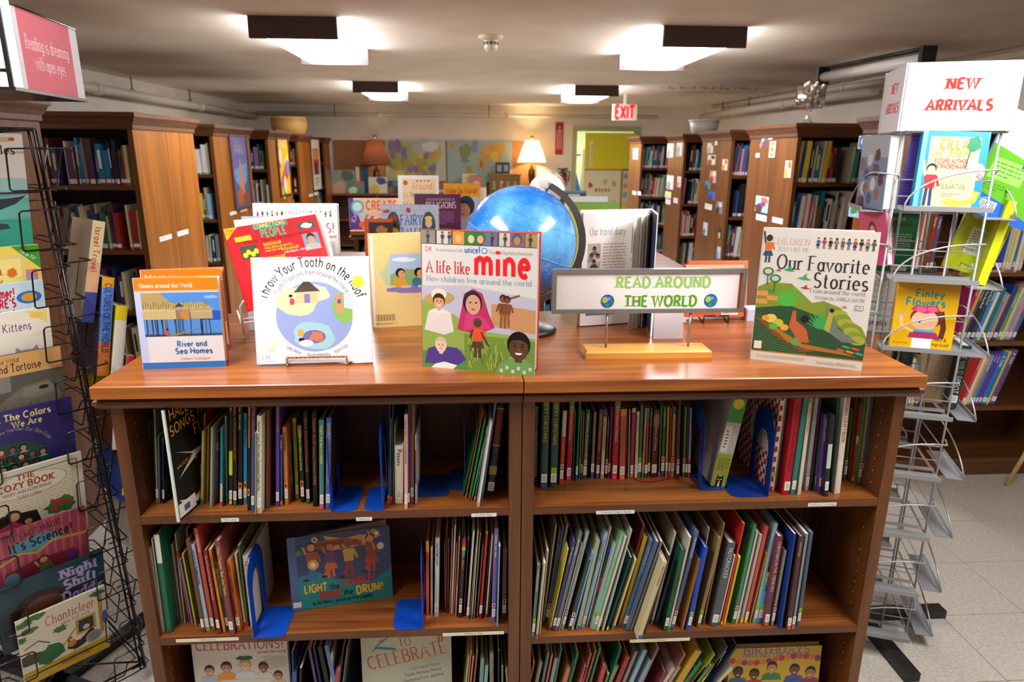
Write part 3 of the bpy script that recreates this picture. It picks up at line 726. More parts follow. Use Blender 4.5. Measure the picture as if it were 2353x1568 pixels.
shelf_books('''
735 - 714 1175 14;#2c4c9c;thin blue paperback with an orange foot;;;o
747 300 733 1185 10;#b08c74;very thin tan paperback;;;p
768 - 752 1190 15;#28509c;thin royal blue paperback;;;o
788 345 770 1205 14;#78a84c;thin apple green paperback;;;r
836 590 832 1210 98;#e6e0cc;short fat white board book with purple title;Passov;#4a2470;w
908 250 908 1270 38;#d8a898;pink book with purple title;Sound the Shofar!  A Story for Rosh Hashanah;#5c2050;w
940 - 938 1250 16;#3c4c94;thin indigo book;;;w
978 - 975 1210 42;#a86440;copper brown book;Fluek  PASSOVER as I Remember It;#4c2414;w
1012 480 1015 1220 18;#d8d4cc;short white and violet paperback;;;;.3,.6,#6c6cb0 .6,.8,#b84c50
''', CB, Z1, 'in the Passover group', 'Passover books on the upper left shelf', .303)
shelf_books('''
1678 425 1528 1130 18;#1c7a3c;thin leaning green paperback;;;
1742 220 1556 1155 13;#c8703c;thin leaning orange paperback;;;o
1765 300 1590 1185 24;#149048;bright green leaning book;;;r
1790 380 1616 1185 12;#b8bc90;thin cream green paperback;;;g
1778 460 1648 1190 20;#2a7c78;short leaning teal paperback;;;o
1828 340 1688 1255 32;#d6d2c6;white leaning paperback sticking out;;;o
1872 - 1728 1175 28;#5a7aa0;blue-grey leaning book;;;
1935 160 1815 1130 92;#152a20;thick black-green antique book with maroon panel;;;wW;.56,.98,#6c1c16 .565,.575,#d8b468 .965,.975,#d8b468 .24,.34,#a8904c
''', CB, Z1, "in the St. Pat's Day group", "St. Pat's Day books on the upper left shelf", .303)
shelf_books('''
158 255 142 1070 36;#a8a8a4;silver grey book with red title;A CHRISTMAS CAROL;#a02828;b
260 - 232 1140 86;#2c4c4c;thick dark teal hardback, left copy of two;A NEWBERY CHRISTMAS;#c8b43c;wb
368 - 335 1135 86;#2c4c48;thick dark teal hardback, right copy of two;A NEWBERY CHRISTMAS;#c8b43c;wk
463 305 420 1105 46;#c8401c;scarlet book with a white top;;;wm;.66,1,#c8c4bc
540 200 500 1055 60;#b02430;red book, white script, left of two;A Christmas Collection;#e8c8b8;wp;.88,1,#5c7c58
576 290 548 1055 18;#265c3c;thin dark green paperback;;;b
627 205 586 1065 22;#2c8454;thin green paperback;;;wb
643 300 618 1040 20;#4c9078;slim teal book;;;k
668 315 640 1040 20;#b4503c;slim salmon red book;;;w
716 290 673 1050 46;#2c5c3c;forest green book;WHO IS STEALING THE 12 DAYS OF CHRISTMAS;#e0e0d0;wm
748 330 714 990 12;#2a2420;thin black book
790 320 757 1010 34;#8a7c60;tan book;;;wb
855 290 812 1040 40;#6c2420;dark maroon book;SANTA PAWS  NICHOLAS EDWARDS;#d8b088;wb
902 290 864 1040 38;#ccc0a8;cream book with red title;WHITE HOUSE CHRISTMAS MYSTERY;#a83838;wo;.9,1,#2c4c78
936 370 906 1025 24;#1f4434;dark bottle green book;THE GIFT OF THE MAGI;#b8b8a4;wm
975 265 935 1030 20;#b0287c;thin magenta paperback;;;w
1037 200 995 1050 62;#ae2232;red book, white script, right of two;A Christmas Collection;#e8c8b8;wp;.88,1,#5c7c58
1098 285 1078 1050 66;#b0583c;rust orange book with a silver medal;;;wo;.9,1,#d8902c
1134 285 1118 1040 14;#a81c20;thin red ribboned book
1165 290 1150 1040 16;#b8b4c8;thin lilac paperback
1210 275 1180 1030 40;#a03434;red book with a cream edge;;;wo;.94,1,#d8b85c
1256 315 1230 1030 34;#dcd8cc;white book with a small sleigh spine;Augie  A is for Gift;#3c3c3c;w
1298 240 1265 1030 34;#48784c;leaf green book;;;wk
1342 275 1303 1030 22;#c0ac7c;cream yellow book;;;g
1366 270 1335 1030 30;#a83034;red book with a green top;;;w;.85,1,#48844c
1400 275 1365 1020 24;#267048;emerald green book;THE BEST OF THE BEST;#d8e0d0;w;.5,.95,#6c3428
1460 290 1420 1025 70;#5a2224;thick maroon book with a spine photo;A Christmas at Home;#c8a490;w;.76,.92,#8c6850
1508 250 1480 1015 22;#4c7c4c;mid green paperback;;;yp
1545 270 1515 1020 34;#1f7044;green book with yellow top lettering;Wild Wild Winter;#d8dc9c;wm
1583 265 1558 1020 22;#d0b82c;yellow paperback;;;wp
1611 275 1590 1015 18;#b83430;thin scarlet book;;;wp
1650 265 1624 1020 34;#bcb44c;yellow and green striped book;;;wm;.9,1,#2c7444 .2,.3,#2c3c5c
1708 190 1680 1050 26;#702040;tall plum paperback;;;wm
1770 265 1746 1020 28;#4c9454;bright green book;;;wm
1798 265 1774 1025 16;#8c2424;thin dark red book;;;w
1826 275 1803 1025 26;#7cacb8;pale blue and red book;;;w;0,.25,#b83c34
''', CC, Z1, 'on the Christmas chapter shelf', 'books on the Christmas chapter shelf', .303)
shelf_books('''
940 160 812 1170 58;#e2dcd0;white book with a red checkered cover;;;wk
978 160 852 1150 26;#8c9c80;sage green book;;;
1110 170 965 1210 86;#b01828;thick crimson book;THE RAFFI CHRISTMAS TREASURY;#801020;w
1190 - 1040 1215 56;#2a7a6c;teal green book;;;W
1242 - 1110 1210 42;#d2cab8;cream book, lime sticker at its top;THE RAFFI CHRISTMAS TREASURY;#c0685c;;.86,1,#84b42c
1306 - 1190 1165 46;#a4a4a4;silver grey book;;;W
1345 - 1232 1165 26;#5c2438;plum book
1372 340 1288 1160 38;#2c8438;short grass green book;;;w
1408 340 1335 1190 50;#5c3c8c;violet book;Holiday Cookbook;#d8c87c;w
1480 350 1398 1230 52;#20242e;black book with white panel;;;w;.35,.65,#c8c8c4
1535 - 1462 1170 30;#1f6c48;green book half hidden
1635 - 1520 1200 72;#dcd6c4;white book with large coloured letters;CHRISTMAS CRAFT BOOK;#b0443c
1688 290 1605 1050 28;#4c6c3c;olive and red book;;;wm
1735 - 1652 1060 28;#6c2c20;brown red book
1784 240 1690 1070 32;#a0482c;rust book with cream band;;;y;.5,.6,#cfc4a0
1830 - 1722 1080 24;#5c8c60;soft green book
1872 - 1757 1085 34;#a08c64;tan slim book;;;wm
1906 - 1788 1090 22;#446c9c;blue slim book;;;m
1942 - 1816 1090 26;#b8a8a0;pinkish white slim book;;;w
''', CDd, Z1, 'in the nonfiction Christmas group', 'nonfiction Christmas books', .303)
shelf_books('''
90 330 213 1115 24;#b8b09c;pale stone paperback
117 240 232 1105 18;#c4bca8;cream paperback
158 200 276 1115 50;#1c6444;green paperback with white top;THE;#e8e4dc;;.72,1,#d4cfc4
207 360 300 1060 24;#a88c5c;tan patterned paperback
227 230 332 1000 17;#8a4824;brown-orange slim book;;;b
270 340 368 1010 18;#7c7c74;grey paperback;;;b
303 290 397 1000 24;#a4a07c;sage yellow paperback
333 190 425 1030 16;#9c9c98;pale grey paperback
352 350 470 1035 16;#a83c24;thin red-orange paperback;;;b
376 430 492 1035 20;#7c74a0;lilac paperback;;;p
402 380 525 1045 20;#b8b43c;yellow-green paperback
437 150 562 1020 24;#3a3834;dark grey book
446 250 600 1110 32;#6a4430;brown book;;;w
492 290 640 1095 42;#a8b8cc;pale blue book;AN OUTLAW THANKSGIVING;#2c3c5c;wo
522 140 690 1095 38;#b8503c;tall red checkered book;THANKSGIVING;#e8d8c0;wg
610 345 745 1120 36;#7c2420;dark red book;Who Will Carve the Turkey This Thanksgiving;#d8b8a0;w
655 340 792 1110 30;#cc8428;orange yellow book;THANKSGIVING;#5c2c14;
716 480 822 1090 34;#2c4c38;short dark green book;Alcott  My First Thanksgiving;#d8d0a8;w
722 255 866 1130 50;#803c3c;maroon book with yellow title;Wilson Chapman  Bear Says Thanks;#e0c860;w
828 440 930 1095 44;#c86820;orange book with green script foot;HAPPY THANKSGIVING, Curious George;#3c1c10;w
892 380 985 1055 24;#c8bc94;cream paperback;;;r
922 300 1003 1055 20;#4c6430;green patterned paperback;;;r
985 400 1060 1050 54;#d0c8c0;white book before the bookend;THE LITTLE RECKONER;#b05050;w
''', CE, Z2L, 'on the Thanksgiving shelf', 'books on the Thanksgiving shelf', .31)
shelf_books('''
978 260 982 945 30;#c04824;red-orange book with yellow top;;;;.85,1,#d89c2c
1018 330 1018 950 24;#b0aca0;grey-white book;;;;.85,.95,#d8a434
1072 230 1062 960 43;#c4c4c8;silvery white book;VALENTINE'S DAY;#3c3c44;w
1140 280 1145 905 12;#a88c6c;thin tan paperback
1160 170 1152 915 12;#9c3034;thin red paperback
1176 265 1168 930 14;#7c2430;thin dark red paperback;;;b
1212 150 1186 935 16;#c87848;thin orange paperback;;;r
1238 110 1203 940 20;#d0ccbc;thin white paperback;;;y
1252 290 1221 945 12;#b8a888;thin cream paperback
1276 235 1241 960 20;#d05a48;coral paperback with pink foot;;;;0,.4,#d87c94
1308 80 1264 930 14;#5c2c3c;thin plum paperback
1322 240 1280 970 34;#26262c;black book with yellow and blue top;Valentine's Day  Kathryn A.;#d8bc3c;wm;.9,1,#a02c34 .8,.86,#2c78c0 .86,.9,#e0d040
1360 250 1318 960 14;#5c2028;thin maroon paperback
1410 170 1350 990 22;#ccc4b8;thin white book;;;wr
1430 300 1372 980 12;#a8a090;thin grey paperback;;;b
1450 160 1390 985 16;#c4b898;thin buff paperback;;;g
1470 200 1410 980 14;#8c9474;thin sage paperback
1495 300 1440 960 16;#b8787c;thin dusty pink paperback;;;o
1532 190 1468 985 26;#b82820;scarlet book;;;w
1560 270 1497 970 12;#3c2c28;thin dark paperback
1582 215 1524 975 20;#d0c4ac;thin off-white paperback;;;r
1598 230 1544 965 12;#b02c24;thin red stapled paperback
1622 150 1590 1010 40;#7064a8;violet book;Scotton  Love, Splat;#e8e0ec;wm
1650 310 1628 1055 16;#8ca8cc;pale blue paperback sticking out
1700 320 1690 970 46;#7c4c54;mauve book at the end;;;wm
''', CFf, Z2L, "on the Valentine's Day shelf", "books on the Valentine's Day shelf", .31)
shelf_books('''
148 535 95 1170 30;#5c7864;short sage green book;Christmas Cats and More;#d8e0d0;wk
200 520 130 1185 20;#c8c0ac;thin ivory paperback;;;r
228 415 155 1150 16;#bcb494;thin cream paperback
300 180 188 1030 16;#b4b09c;tall thin pale book;;;
335 230 208 1030 16;#6c6070;thin mauve book;;;wm
362 200 222 1035 22;#2c5c74;teal blue book;;;wm
400 180 240 1040 26;#8c8474;tan-grey tall book
405 395 245 1118 15;#d8c83c;bright yellow thin paperback;;;r
460 325 270 1115 30;#3c3c68;violet navy book;THE TWELVE DAYS;#c8c4d8;w
518 250 300 1115 32;#6c7078;grey book;What's That Noise?;#e8e4e0;w
530 350 326 1118 11;#b8b09c;very thin cream paperback
580 240 352 1105 30;#98a4a4;pale grey-green book;;;wm
595 490 415 1110 38;#3c443c;short charcoal green book;;;wm
628 430 442 1115 16;#78b4d8;light blue paperback;;;y
672 320 493 1110 36;#9ca888;soft sage book;;;b
745 250 532 1090 36;#9cb4cc;pale blue snowy book;Snowmen at Christmas;#5c7ca0;w
785 200 570 1080 16;#c8c4b8;thin white book
780 375 588 1060 34;#2c8454;blue, green and orange book with a star;Merry Christmas, Mom  Lucy Cousins  Candlewick;#101c10;;.86,1,#2458b8 .42,.6,#d87c2c
822 360 612 1100 22;#b8c4d0;white and blue book;;;k
885 265 636 1110 32;#7cb888;mint green book;THE MAGIC CLAUS;#e0f0e0;wk
915 290 665 1120 22;#d8d0c4;white book with red-orange edge;;;w
965 230 712 1120 18;#b8c4b4;green and white paperback
962 470 748 1115 18;#1c4c54;dark teal paperback;;;y
1002 490 802 1110 22;#d0c884;cream yellow paperback;;;b
1075 185 842 1060 26;#6c2024;maroon book showing above;;;
1092 290 866 1075 38;#b08c2c;mustard gold book
1143 320 893 1090 40;#44688c;steel blue book;A NORTHERN NATIVITY;#b8c8d8;w
1195 330 930 1120 26;#5c6a84;snow speckled blue book
1232 330 958 1120 26;#6c7480;slate book with snowflakes
1262 510 1030 1195 42;#c8b88c;cream book with patterned cover, sticking out;Merry Christmas;#a04030;b
1300 450 1078 1150 18;#3a3a3c;dark thin book
1352 250 1142 1060 26;#b8b0a4;off-white book;;;g
1385 370 1182 1065 38;#262c44;dark navy book
1422 400 1262 1115 42;#14583c;green book dotted with small yellow trees;;;w
1485 290 1292 1120 22;#c8c0a4;ivory book beside the dotted green one;;;g
1545 240 1320 1105 36;#4c5c88;slate blue book;THE NUTCRACKER;#d8d4e0;wm
1570 490 1416 1100 18;#d08c3c;short orange edged book
''', CG, Z2R, 'on the Christmas shelf', 'books on the Christmas shelf', .345)
shelf_books('''
165 380 3 1115 38;#2444b0;royal blue book;;;wk
190 210 40 1050 16;#a09888;grey slim book behind
288 300 93 1085 34;#8c7448;bronze brown book;;;wk
325 170 140 1060 16;#9c6c50;tan brown slim book
392 340 230 1075 72;#54585c;thick grey book with white capitals;NUTCRACKER;#c8ccd0;w
418 450 270 1075 16;#ccc4b4;cream slim book;;;g
500 170 297 1070 20;#c83424;scarlet slim book;;;y
462 465 322 1075 20;#d8b42c;golden yellow slim book
598 180 402 1055 32;#3c8458;leaf green book with brown cover;;;wm
617 240 432 1050 24;#c8c4bc;white slim book;;;wy
650 270 474 1050 28;#b8ac94;cream patterned book;;;y
700 200 508 1050 34;#b84c48;salmon red book;;;wy
700 430 550 1045 20;#a87c2c;mustard slim book
783 170 590 1045 36;#8ca8b8;pale blue snow scene book;;;wk
722 600 628 1045 42;#3ca8cc;short cyan and lime book;Santa's Song;#103848;wk;.8,1,#8cc83c
820 280 690 1075 54;#6c3444;plum book;CHRISTMAS IN THE TRENCHES;#d8b8b8;wt
866 410 746 1070 26;#a09c90;grey short book;;;wm
902 280 776 1045 18;#8c3424;rust slim book
950 260 822 1100 22;#1c3c84;navy book with white edge
1008 280 890 1105 42;#4c2c2c;brown book with copper snowflakes;Silent Night;#d8a080;wt
1056 260 930 1100 28;#8c8c98;grey-lilac book;;;wt
1095 245 975 1070 34;#4c6070;steel grey book at the end;;;wk
''', CH, Z2R, 'in the Christmas shelf right half', 'books on the Christmas shelf, right half', .345)
# bottom shelf rows: tops only are in the picture
def bottom_row(lst, crop, where, group):
    cx, cy, sc = crop
    for n, (u, v, w_, col, desc, leanx) in enumerate(lst):
        tp = ony(u/sc+cx, v/sc+cy, .03); H = tp.z-Z3; H = min(H, .29); bx = tp.x-leanx; lean = math.atan2(leanx, H)
        t = max(.004, w_/sc*1.75/FPX*.92); P = Vector((bx, .03, Z3+t/2*abs(math.sin(lean))+.0004))
        H = min(H/math.cos(lean), (.29-t*abs(math.sin(lean)))/math.cos(lean))
        book(f"{desc}, {ordn(n+1)} from left {where}", TR(*P) @ RY(math.degrees(lean)), t, min(.235, H*.85), H, col, '', '', '', (), group, t < .0075)
bottom_row([(105, 1400, 18, '#b85c4c', 'coral slim book', .03), (165, 1395, 34, '#8c947c', 'grey-green book', .03), (232, 1310, 28, '#6c7880', 'slate grey book', .03), (265, 1330, 20, '#c07c60', 'salmon slim book', .03),
 (302, 1360, 34, '#8c949c', 'silver grey book', .03), (345, 1270, 22, '#3c7440', 'tall green book', .03), (412, 1450, 40, '#c07850', 'short orange tan book', .035), (455, 1380, 30, '#1c2c24', 'black-green book', .035),
 (490, 1320, 26, '#1c7c48', 'emerald green book', .04), (560, 1440, 26, '#c0605c', 'coral red slim book', .04), (605, 1320, 28, '#a04444', 'dusty red book', .04), (650, 1290, 22, '#8c6050', 'brown slim book', .045), (690, 1270, 24, '#3c7c54', 'tall green slim book', .045),
 (728, 1430, 42, '#b84850', 'red book with green top', .03), (762, 1500, 26, '#5c8444', 'short green book', .03), (838, 1430, 34, '#7c8c6c', 'sage book', .05), (870, 1270, 26, '#18644c', 'tall dark green book', .05), (935, 1350, 42, '#a03c34', 'brick red book', .055),
 (1010, 1300, 30, '#8c8474', 'stone grey book', .06), (1088, 1290, 40, '#8cb0bc', 'pale blue book', .065), (1135, 1380, 34, '#8ca0b8', 'grey-blue book', .06), (1200, 1270, 28, '#8c6c5c', 'brown pink book', .07), (1265, 1490, 40, '#783c44', 'wine red book', .05),
 (1340, 1450, 38, '#c4b4ac', 'pinkish white book', .07), (1390, 1440, 30, '#a09494', 'grey mauve book', .07), (1435, 1330, 24, '#9c6c64', 'dusty rose slim book', .08), (1560, 1300, 66, '#c49c34', 'broad mustard gold book', .09)], CG, 'on the lowest right shelf', 'books on the lowest right shelf')
bottom_row([(65, 1450, 22, '#24385c', 'navy slim book', .09), (120, 1400, 34, '#1f7c4c', 'emerald book', .09), (165, 1440, 24, '#d0605c', 'pinkish red slim book', .09), (205, 1430, 26, '#6c8c74', 'grey-green slim book', .09), (235, 1330, 26, '#8c9c2c', 'lime slim book', .1),
 (292, 1370, 26, '#c8c02c', 'yellow-green book', .1), (335, 1300, 18, '#90a090', 'pale green slim book', .1), (350, 1260, 14, '#5c6468', 'dark grey slim book', .1), (395, 1450, 30, '#c8c0a4', 'cream book', .1), (436, 1250, 16, '#2c3c5c', 'dark blue slim book', .1)], CH, 'before the yellow birthday book', 'books before the birthday book')
bottom_row([(1420, 1290, 20, '#2c3c74', 'thin navy book', .01), (1440, 1480, 44, '#3c5c9c', 'blue book with yellow tag', .015), (1500, 1440, 26, '#24201c', 'black book', .02), (1580, 1260, 28, '#5c3c64', 'plum book', -.02), (1620, 1240, 22, '#1f2c54', 'dark navy book', -.02), (1675, 1240, 40, '#181c1c', 'black book lettered in white', -.025), (1735, 1230, 40, '#5c7ca8', 'steel blue book', -.03), (1790, 1300, 26, '#b8ac8c', 'cream slim book', .02)], CE, 'on the lowest left shelf', 'books on the lowest left shelf')
bottom_row([(150, 1460, 44, '#a04c50', 'dusty red book with yellow tag', .03), (200, 1240, 16, '#5c2c2c', 'maroon slim book', .04), (235, 1250, 16, '#6c7474', 'grey slim book', .04)], CFf, 'left of the DAYS book', 'books left of the DAYS book')
bottom_row([(1362, 1350, 14, '#c8c49c', 'pale slim book', .02), (1385, 1290, 14, '#c08c34', 'amber slim book', .02), (1405, 1340, 20, '#c86c74', 'pink slim book', .02), (1440, 1290, 20, '#94603c', 'brown slim book', .02), (1490, 1370, 40, '#74988c', 'sea green book', .01), (1530, 1420, 34, '#7cb0b4', 'pale teal book', .01), (1575, 1300, 40, '#8c8468', 'stone book', 0), (1640, 1280, 16, '#3c3c5c', 'dark violet slim book', .0), (1675, 1430, 20, '#a09c80', 'straw slim book', 0), (1710, 1470, 20, '#b8b498', 'ivory slim book', -.01)], CFf, 'right of the DAYS book', 'books right of the DAYS book')

# ------------------------------------------------------------------ bookends
def bookend(x, y, zsh, side, lab, mat='blue_steel', yaw=0, pl=.055):   # side +1: plate reaches to +x
    r = empty('bookend', lab, 'bookend', TR(x, y, zsh+.0004) @ RZ(yaw)); W, H = .12, .215
    out = [(0, 0), (0, H*.7)]+[(W*.5-W*.5*math.cos(R_(a)), H*.7+H*.3*math.sin(R_(a))) for a in range(15, 180, 15)]+[(W, H*.7), (W, 0)]
    inn = [(W*.22, .012), (W*.22, H*.48)]+[(W*.5-W*.28*math.cos(R_(a)), H*.48+H*.25*math.sin(R_(a))) for a in range(15, 180, 15)]+[(W*.78, H*.48), (W*.78, .012)]
    b = MB(); t = .0012
    for xx, fl in ((0, 0), (t, 1)):
        for i in range(len(out)-1):
            q = [(xx, *out[i]), (xx, *out[i+1]), (xx, *inn[i+1]), (xx, *inn[i])]; b.poly(q if fl else q[::-1])
        b.poly([(xx, *out[0]), (xx, *inn[0]), (xx, *inn[-1]), (xx, *out[-1])])
    for L_ in (out, inn):
        for i in range(len(L_)-1): b.poly([(0, *L_[i]), (t, *L_[i]), (t, *L_[i+1]), (0, *L_[i+1])])
    b.build('upright', mat, r)
    b = MB(); pts = [(0, 0), (side*pl, 0.0)]+[(side*(pl+.02*math.sin(R_(a))), W*.15-W*.15*math.cos(R_(a))) for a in (30, 60, 90)]+[(side*(pl+.02*math.cos(R_(a))), W*.85+W*.15*math.sin(R_(a))) for a in (0, 30, 60, 90)]+[(0, W)]
    n = len(pts); b.v += [(p[0], p[1], 0) for p in pts]+[(p[0], p[1], .0014) for p in pts]
    b.face(list(range(n))); b.face([n+i for i in range(n)][::-1])
    for i in range(n): b.face([i, (i+1) % n, n+(i+1) % n, n+i])
    b.build('foot_plate', mat, r)
bookend(onz(757, 1166, Z1).x+.008, .0, Z1, 1, 'bright blue metal bookend right of the Halloween books', pl=.04)
bookend(onz(882, 1161, Z1).x, .0, Z1, -1, 'bright blue metal bookend left of the Passover books', pl=.025)
bookend(onz(962, 1128, Z1).x, .06, Z1, 1, 'dark blue metal bookend right of the Passover books', 'navy_steel')
bookend(onz(1068, 1112, Z1).x, .09, Z1, -1, 'dark blue metal bookend left of the green leaning books', 'navy_steel', pl=.02)
bookend(onz(1592, 1103, Z1).x, .06, Z1, 1, 'dark blue metal bookend at the end of the Christmas chapter books', 'navy_steel')
bookend(onz(1738, 1112, Z1).x, .02, Z1, -1, 'large blue metal bookend in front of the red checkered book', 'blue_deep', pl=.07)
bookend(onz(592, 1422, Z2L).x+.012, -.012, Z2L, 1, 'bright blue metal bookend right of the Thanksgiving books')
bookend(onz(974, 1415, Z2L).x, .0, Z2L, -1, "bright blue metal bookend left of the Valentine's Day books")
ck = [q for q in COL.objects if q.get('label', '').startswith('white book with a red checkered cover')][0]
cvr = [c for c in ck.children if c.name.startswith('cover')][0]; bb = [Vector(c) for c in cvr.bound_box]; hx_, D_, H_ = min(v.x for v in bb), max(v.y for v in bb), max(v.z for v in bb)
for nm, X0_, W_, T__ in (('side', 0, D_, TR(hx_-.0002, D_, 0) @ RZ(-90)), ('spine', 0, -hx_*1.1, TR(hx_, -.0030, 0))):
    a = Art(8e-6); a.rect(0, 0, W_, H_, '#dcd8d0') if nm == 'side' else None; sq = .0135; L_ = []
    for i in range(int(W_/sq)+1):
        for j in range(int(H_/sq)+1):
            if (i+j) % 2 == 0: L_.append((i*sq, j*sq, min(W_, (i+1)*sq), min(H_, (j+1)*sq)))
    a.rects(L_, '#a8201c')
    if nm == 'side': a.rect(W_*.3, H_*.36, W_*.95, H_*.72, '#d8d4c8'); a.lines(W_*.35, H_*.45, W_*.9, H_*.7, 8, '#6c6860', .3)
    a.build('checker_print', ck, T__, 'matte')
# leaning boxed set on the chapter shelf
P0 = onz(1595, 1078, Z1); P = Vector((onz(1597, 1078, Z1).x+.004, .075, Z1+.003))
r = empty('boxed_set', 'leaning white and lime boxed set with a black and white cat on its spine', 'book', TR(P.x+.02, P.y, P.z) @ RY(8.5))
b = MB(); b.box(-.019, 0, 0, .019, .14, .255, '#b4b0a8'); b.build('slipcase', 'print', r)
a = Art(8e-6); a.rect(-.019, 0, .019, .09, '#8f9c2c'); a.rect(-.019, .175, .019, .255, '#3f8c3c'); a.ell(0, .225, .014, .014, '#d8b83c'); a.rect(-.017, .095, 0, .165, '#d8d4ca')
a.lines(-.013, .105, -.004, .155, 6, '#6c6860'); a.lines(-.015, .045, .015, .08, 6, '#4c5418')
a.P([(-.009, .0), (-.009, .02), (-.008, .034), (-.004, .027), (.004, .027), (.008, .034), (.009, .02), (.009, 0)], '#1c1a18'); a.P([(-.003, 0), (0, .022), (.003, 0)], '#e8e4dc'); a.ell(-.004, .02, .002, .0015, '#e8e4dc'); a.ell(.004, .02, .002, .0015, '#e8e4dc')
a.build('spine_print', r, TR(0, -.0002, 0))
b = MB(); b.tube([onz(1457, 1102, Z1)+Vector((0, 0, .002)), onz(1475, 1108, Z1)+Vector((0, 0, .002)), onz(1510, 1107, Z1)+Vector((0, 0, .003)), onz(1538, 1101, Z1)+Vector((0, 0, .003))], .0022); tag(b.build('ribbon', newmat('red_ribbon', '#a01c24', .5)), 'red ribbon bookmark trailing on the shelf under the chapter books', 'ribbon')
# ------------------------------------------------------------------ rows of shelved books in the tall bookcases
def fill_books(mb, x0, x1, y, z, clear, pal, rd, dirn=1, lab='#e4e0d6', dot=None, hmin=.17, hmax=.27, lean=0.0):
    x = x0; 
    while x < x1-.01:
        t = rd.choice([.006, .008, .012, .016, .02, .026, .032])*rd.uniform(.8, 1.2); H = min(clear-.02, rd.uniform(hmin, hmax)); 
        if rd.random() < .04: x += .04; continue
        if x+t > x1: break
        c = rd.choice(pal); D = rd.uniform(.13, .2); y0 = y+rd.uniform(0, .03); ln = lean+rd.uniform(-.02, .03)
        T = TR(x+t/2, y0, z+.0005) @ RY(math.degrees(ln))
        mb.box(-t/2, 0, 0, t/2, D, H, c, T); mb.box(-t*.42, -.0006, .006, t*.42, .0004, .03, lab, T, skip=(3,))
        if dot and rd.random() < .6: mb.box(-t*.42, -.0008, .002, t*.42, .0004, .012, dot, T, skip=(3,))
        if rd.random() < .5: mb.box(-t*.2, -.0007, H*.4, t*.2, .0004, H*.85, rd.choice(['#e8e0d0', '#d8c070', '#2a2422', '#c8c8d0']), T, skip=(3,))
        x += t+.0012+ (abs(math.sin(ln))*.004)
PAL1 = ['#2a2a38', '#1c2a48', '#8c2a24', '#3c5a4c', '#6c5a44', '#b8a878', '#4a2f48', '#202020', '#7c6a58', '#c8b890', '#2c6a8c', '#5c2424', '#d8c8b8', '#3c3468']
PAL2 = ['#4c8cc0', '#d8d4cc', '#2a5c8c', '#c8b85c', '#1c3c5c', '#8cb8d8', '#b8402c', '#e4dfd2', '#5c7c4c', '#9c6c9c', '#d8c83c', '#28323c', '#b4a078', '#6c9cc8']
PAL3 = ['#d8d0bc', '#2c7c8c', '#c8403c', '#2c4c8c', '#e4e0d0', '#4c8c4c', '#d8b83c', '#303440', '#8c4c2c', '#b8b4a4', '#3c9c8c', '#d86c8c', '#5a3c7c', '#c8a878', '#20242c', '#e0d8c4']
rb = random.Random(21); MBK = MB()
for k, (sd_, xe, Yf, Yb, lb) in enumerate(SL+SR):
    for si, z in enumerate(ZS):
        if sd_ > 0 and k == 5: continue
        cl = (1.65 if si == 0 else ZS[si-1]-.024)-z
        for u in range(2):
            U = min(.9, (abs(XL if sd_ < 0 else XR)-abs(xe)-.02)/2); a0 = xe+sd_*(.027 if u == 0 else U*u+.026); a1 = xe+sd_*(U*(u+1)-.026)
            lo_, hi = min(a0, a1), max(a0, a1)
            if sd_ < 0: hi -= rb.choice([.0, .01, .03, .06]) if k else (.0 if si else .0)
            else: lo_ += rb.choice([0, 0, .05]); hi -= rb.choice([0, .1])
            pal = (PAL1, PAL2, PAL1+PAL2, PAL1, PAL1)[k] if k < 5 else PAL3
            fill_books(MBK, lo_+.002, hi, Yf+.02, z, cl, pal, rb, dot={0: '#a82430', 1: '#2c8c70'}.get(k), hmin=.17 if k < 5 else .19, hmax=.24 if k < 5 else .29, lean=0 if k < 5 else .05)
for (x0, x1, y) in ((-.82, .0, 2.965), (.09, .9, 2.965), (-.76, -.04, 1.37), (.04, .78, 1.37)):
    for z in (Z1, Z2L): fill_books(MBK, x0, x1-rb.uniform(.05, .3), y+.02, z, .3, PAL3+PAL1, rb)
o = MBK.build('shelved_books', 'print'); tag(o, 'rows of many coloured books filling the far tall bookcases and islands', 'books', kind='stuff')

# right hand tall bookcase behind the grey rack: every book its own
XE = SR[0][1]
def row_E(z, x0, items, where, lean=0.0):
    x = x0
    for n, (t, H, c, desc) in enumerate(items):
        if desc == '-': x += t; continue
        H = min(H, .285)
        tt = t*.93; L = R_(lean); hx = H*math.sin(L)
        book(f"{desc}, {ordn(n+1)} from left on {where} behind the grey rack", TR(x+t/2, 1.53, z+.0005+tt/2*abs(math.sin(L))) @ RY(lean), tt/max(.8, math.cos(L)), .2, H, c, brd.choice(['', 'Stories', 'The Big Book', 'A Tale']), '#e0dccc', 'w', (), 'books in the near right tall bookcase', tt < .0075)
        x += t+.001
xs = lambda px, py, z: ony(px, py, 1.53).x
row_E(ZS[0], xs(2292, 445, 0), [(.028, .25, '#a02420', 'broad dark red hardback'), (.026, .25, '#8c2018', 'crimson hardback'), (.03, .24, '#241c1c', 'black hardback'), (.026, .24, '#18303c', 'deep teal hardback'), (.02, .25, '#3c9c94', 'turquoise hardback')], 'the top shelf', 8)
row_E(ZS[1], xs(2262, 600, 0), [(.022, .27, '#c8c824', 'acid yellow book'), (.03, .28, '#241e24', 'black book with orange letters'), (.034, .28, '#2a3c9c', 'royal blue book'), (.012, .25, '#b8b8b0', 'thin grey book'), (.018, .27, '#c8c46c', 'pale yellow book'), (.014, .27, '#d4ccb0', 'cream book'), (.012, .28, '#3c6c94', 'blue slim book'), (.02, .28, '#d8cfb4', 'broad cream book'), (.016, .27, '#c4bca4', 'buff book'), (.05, 0, '', '-'), (.02, .22, '#3c4c5c', 'slate book')], 'the second shelf', 4)
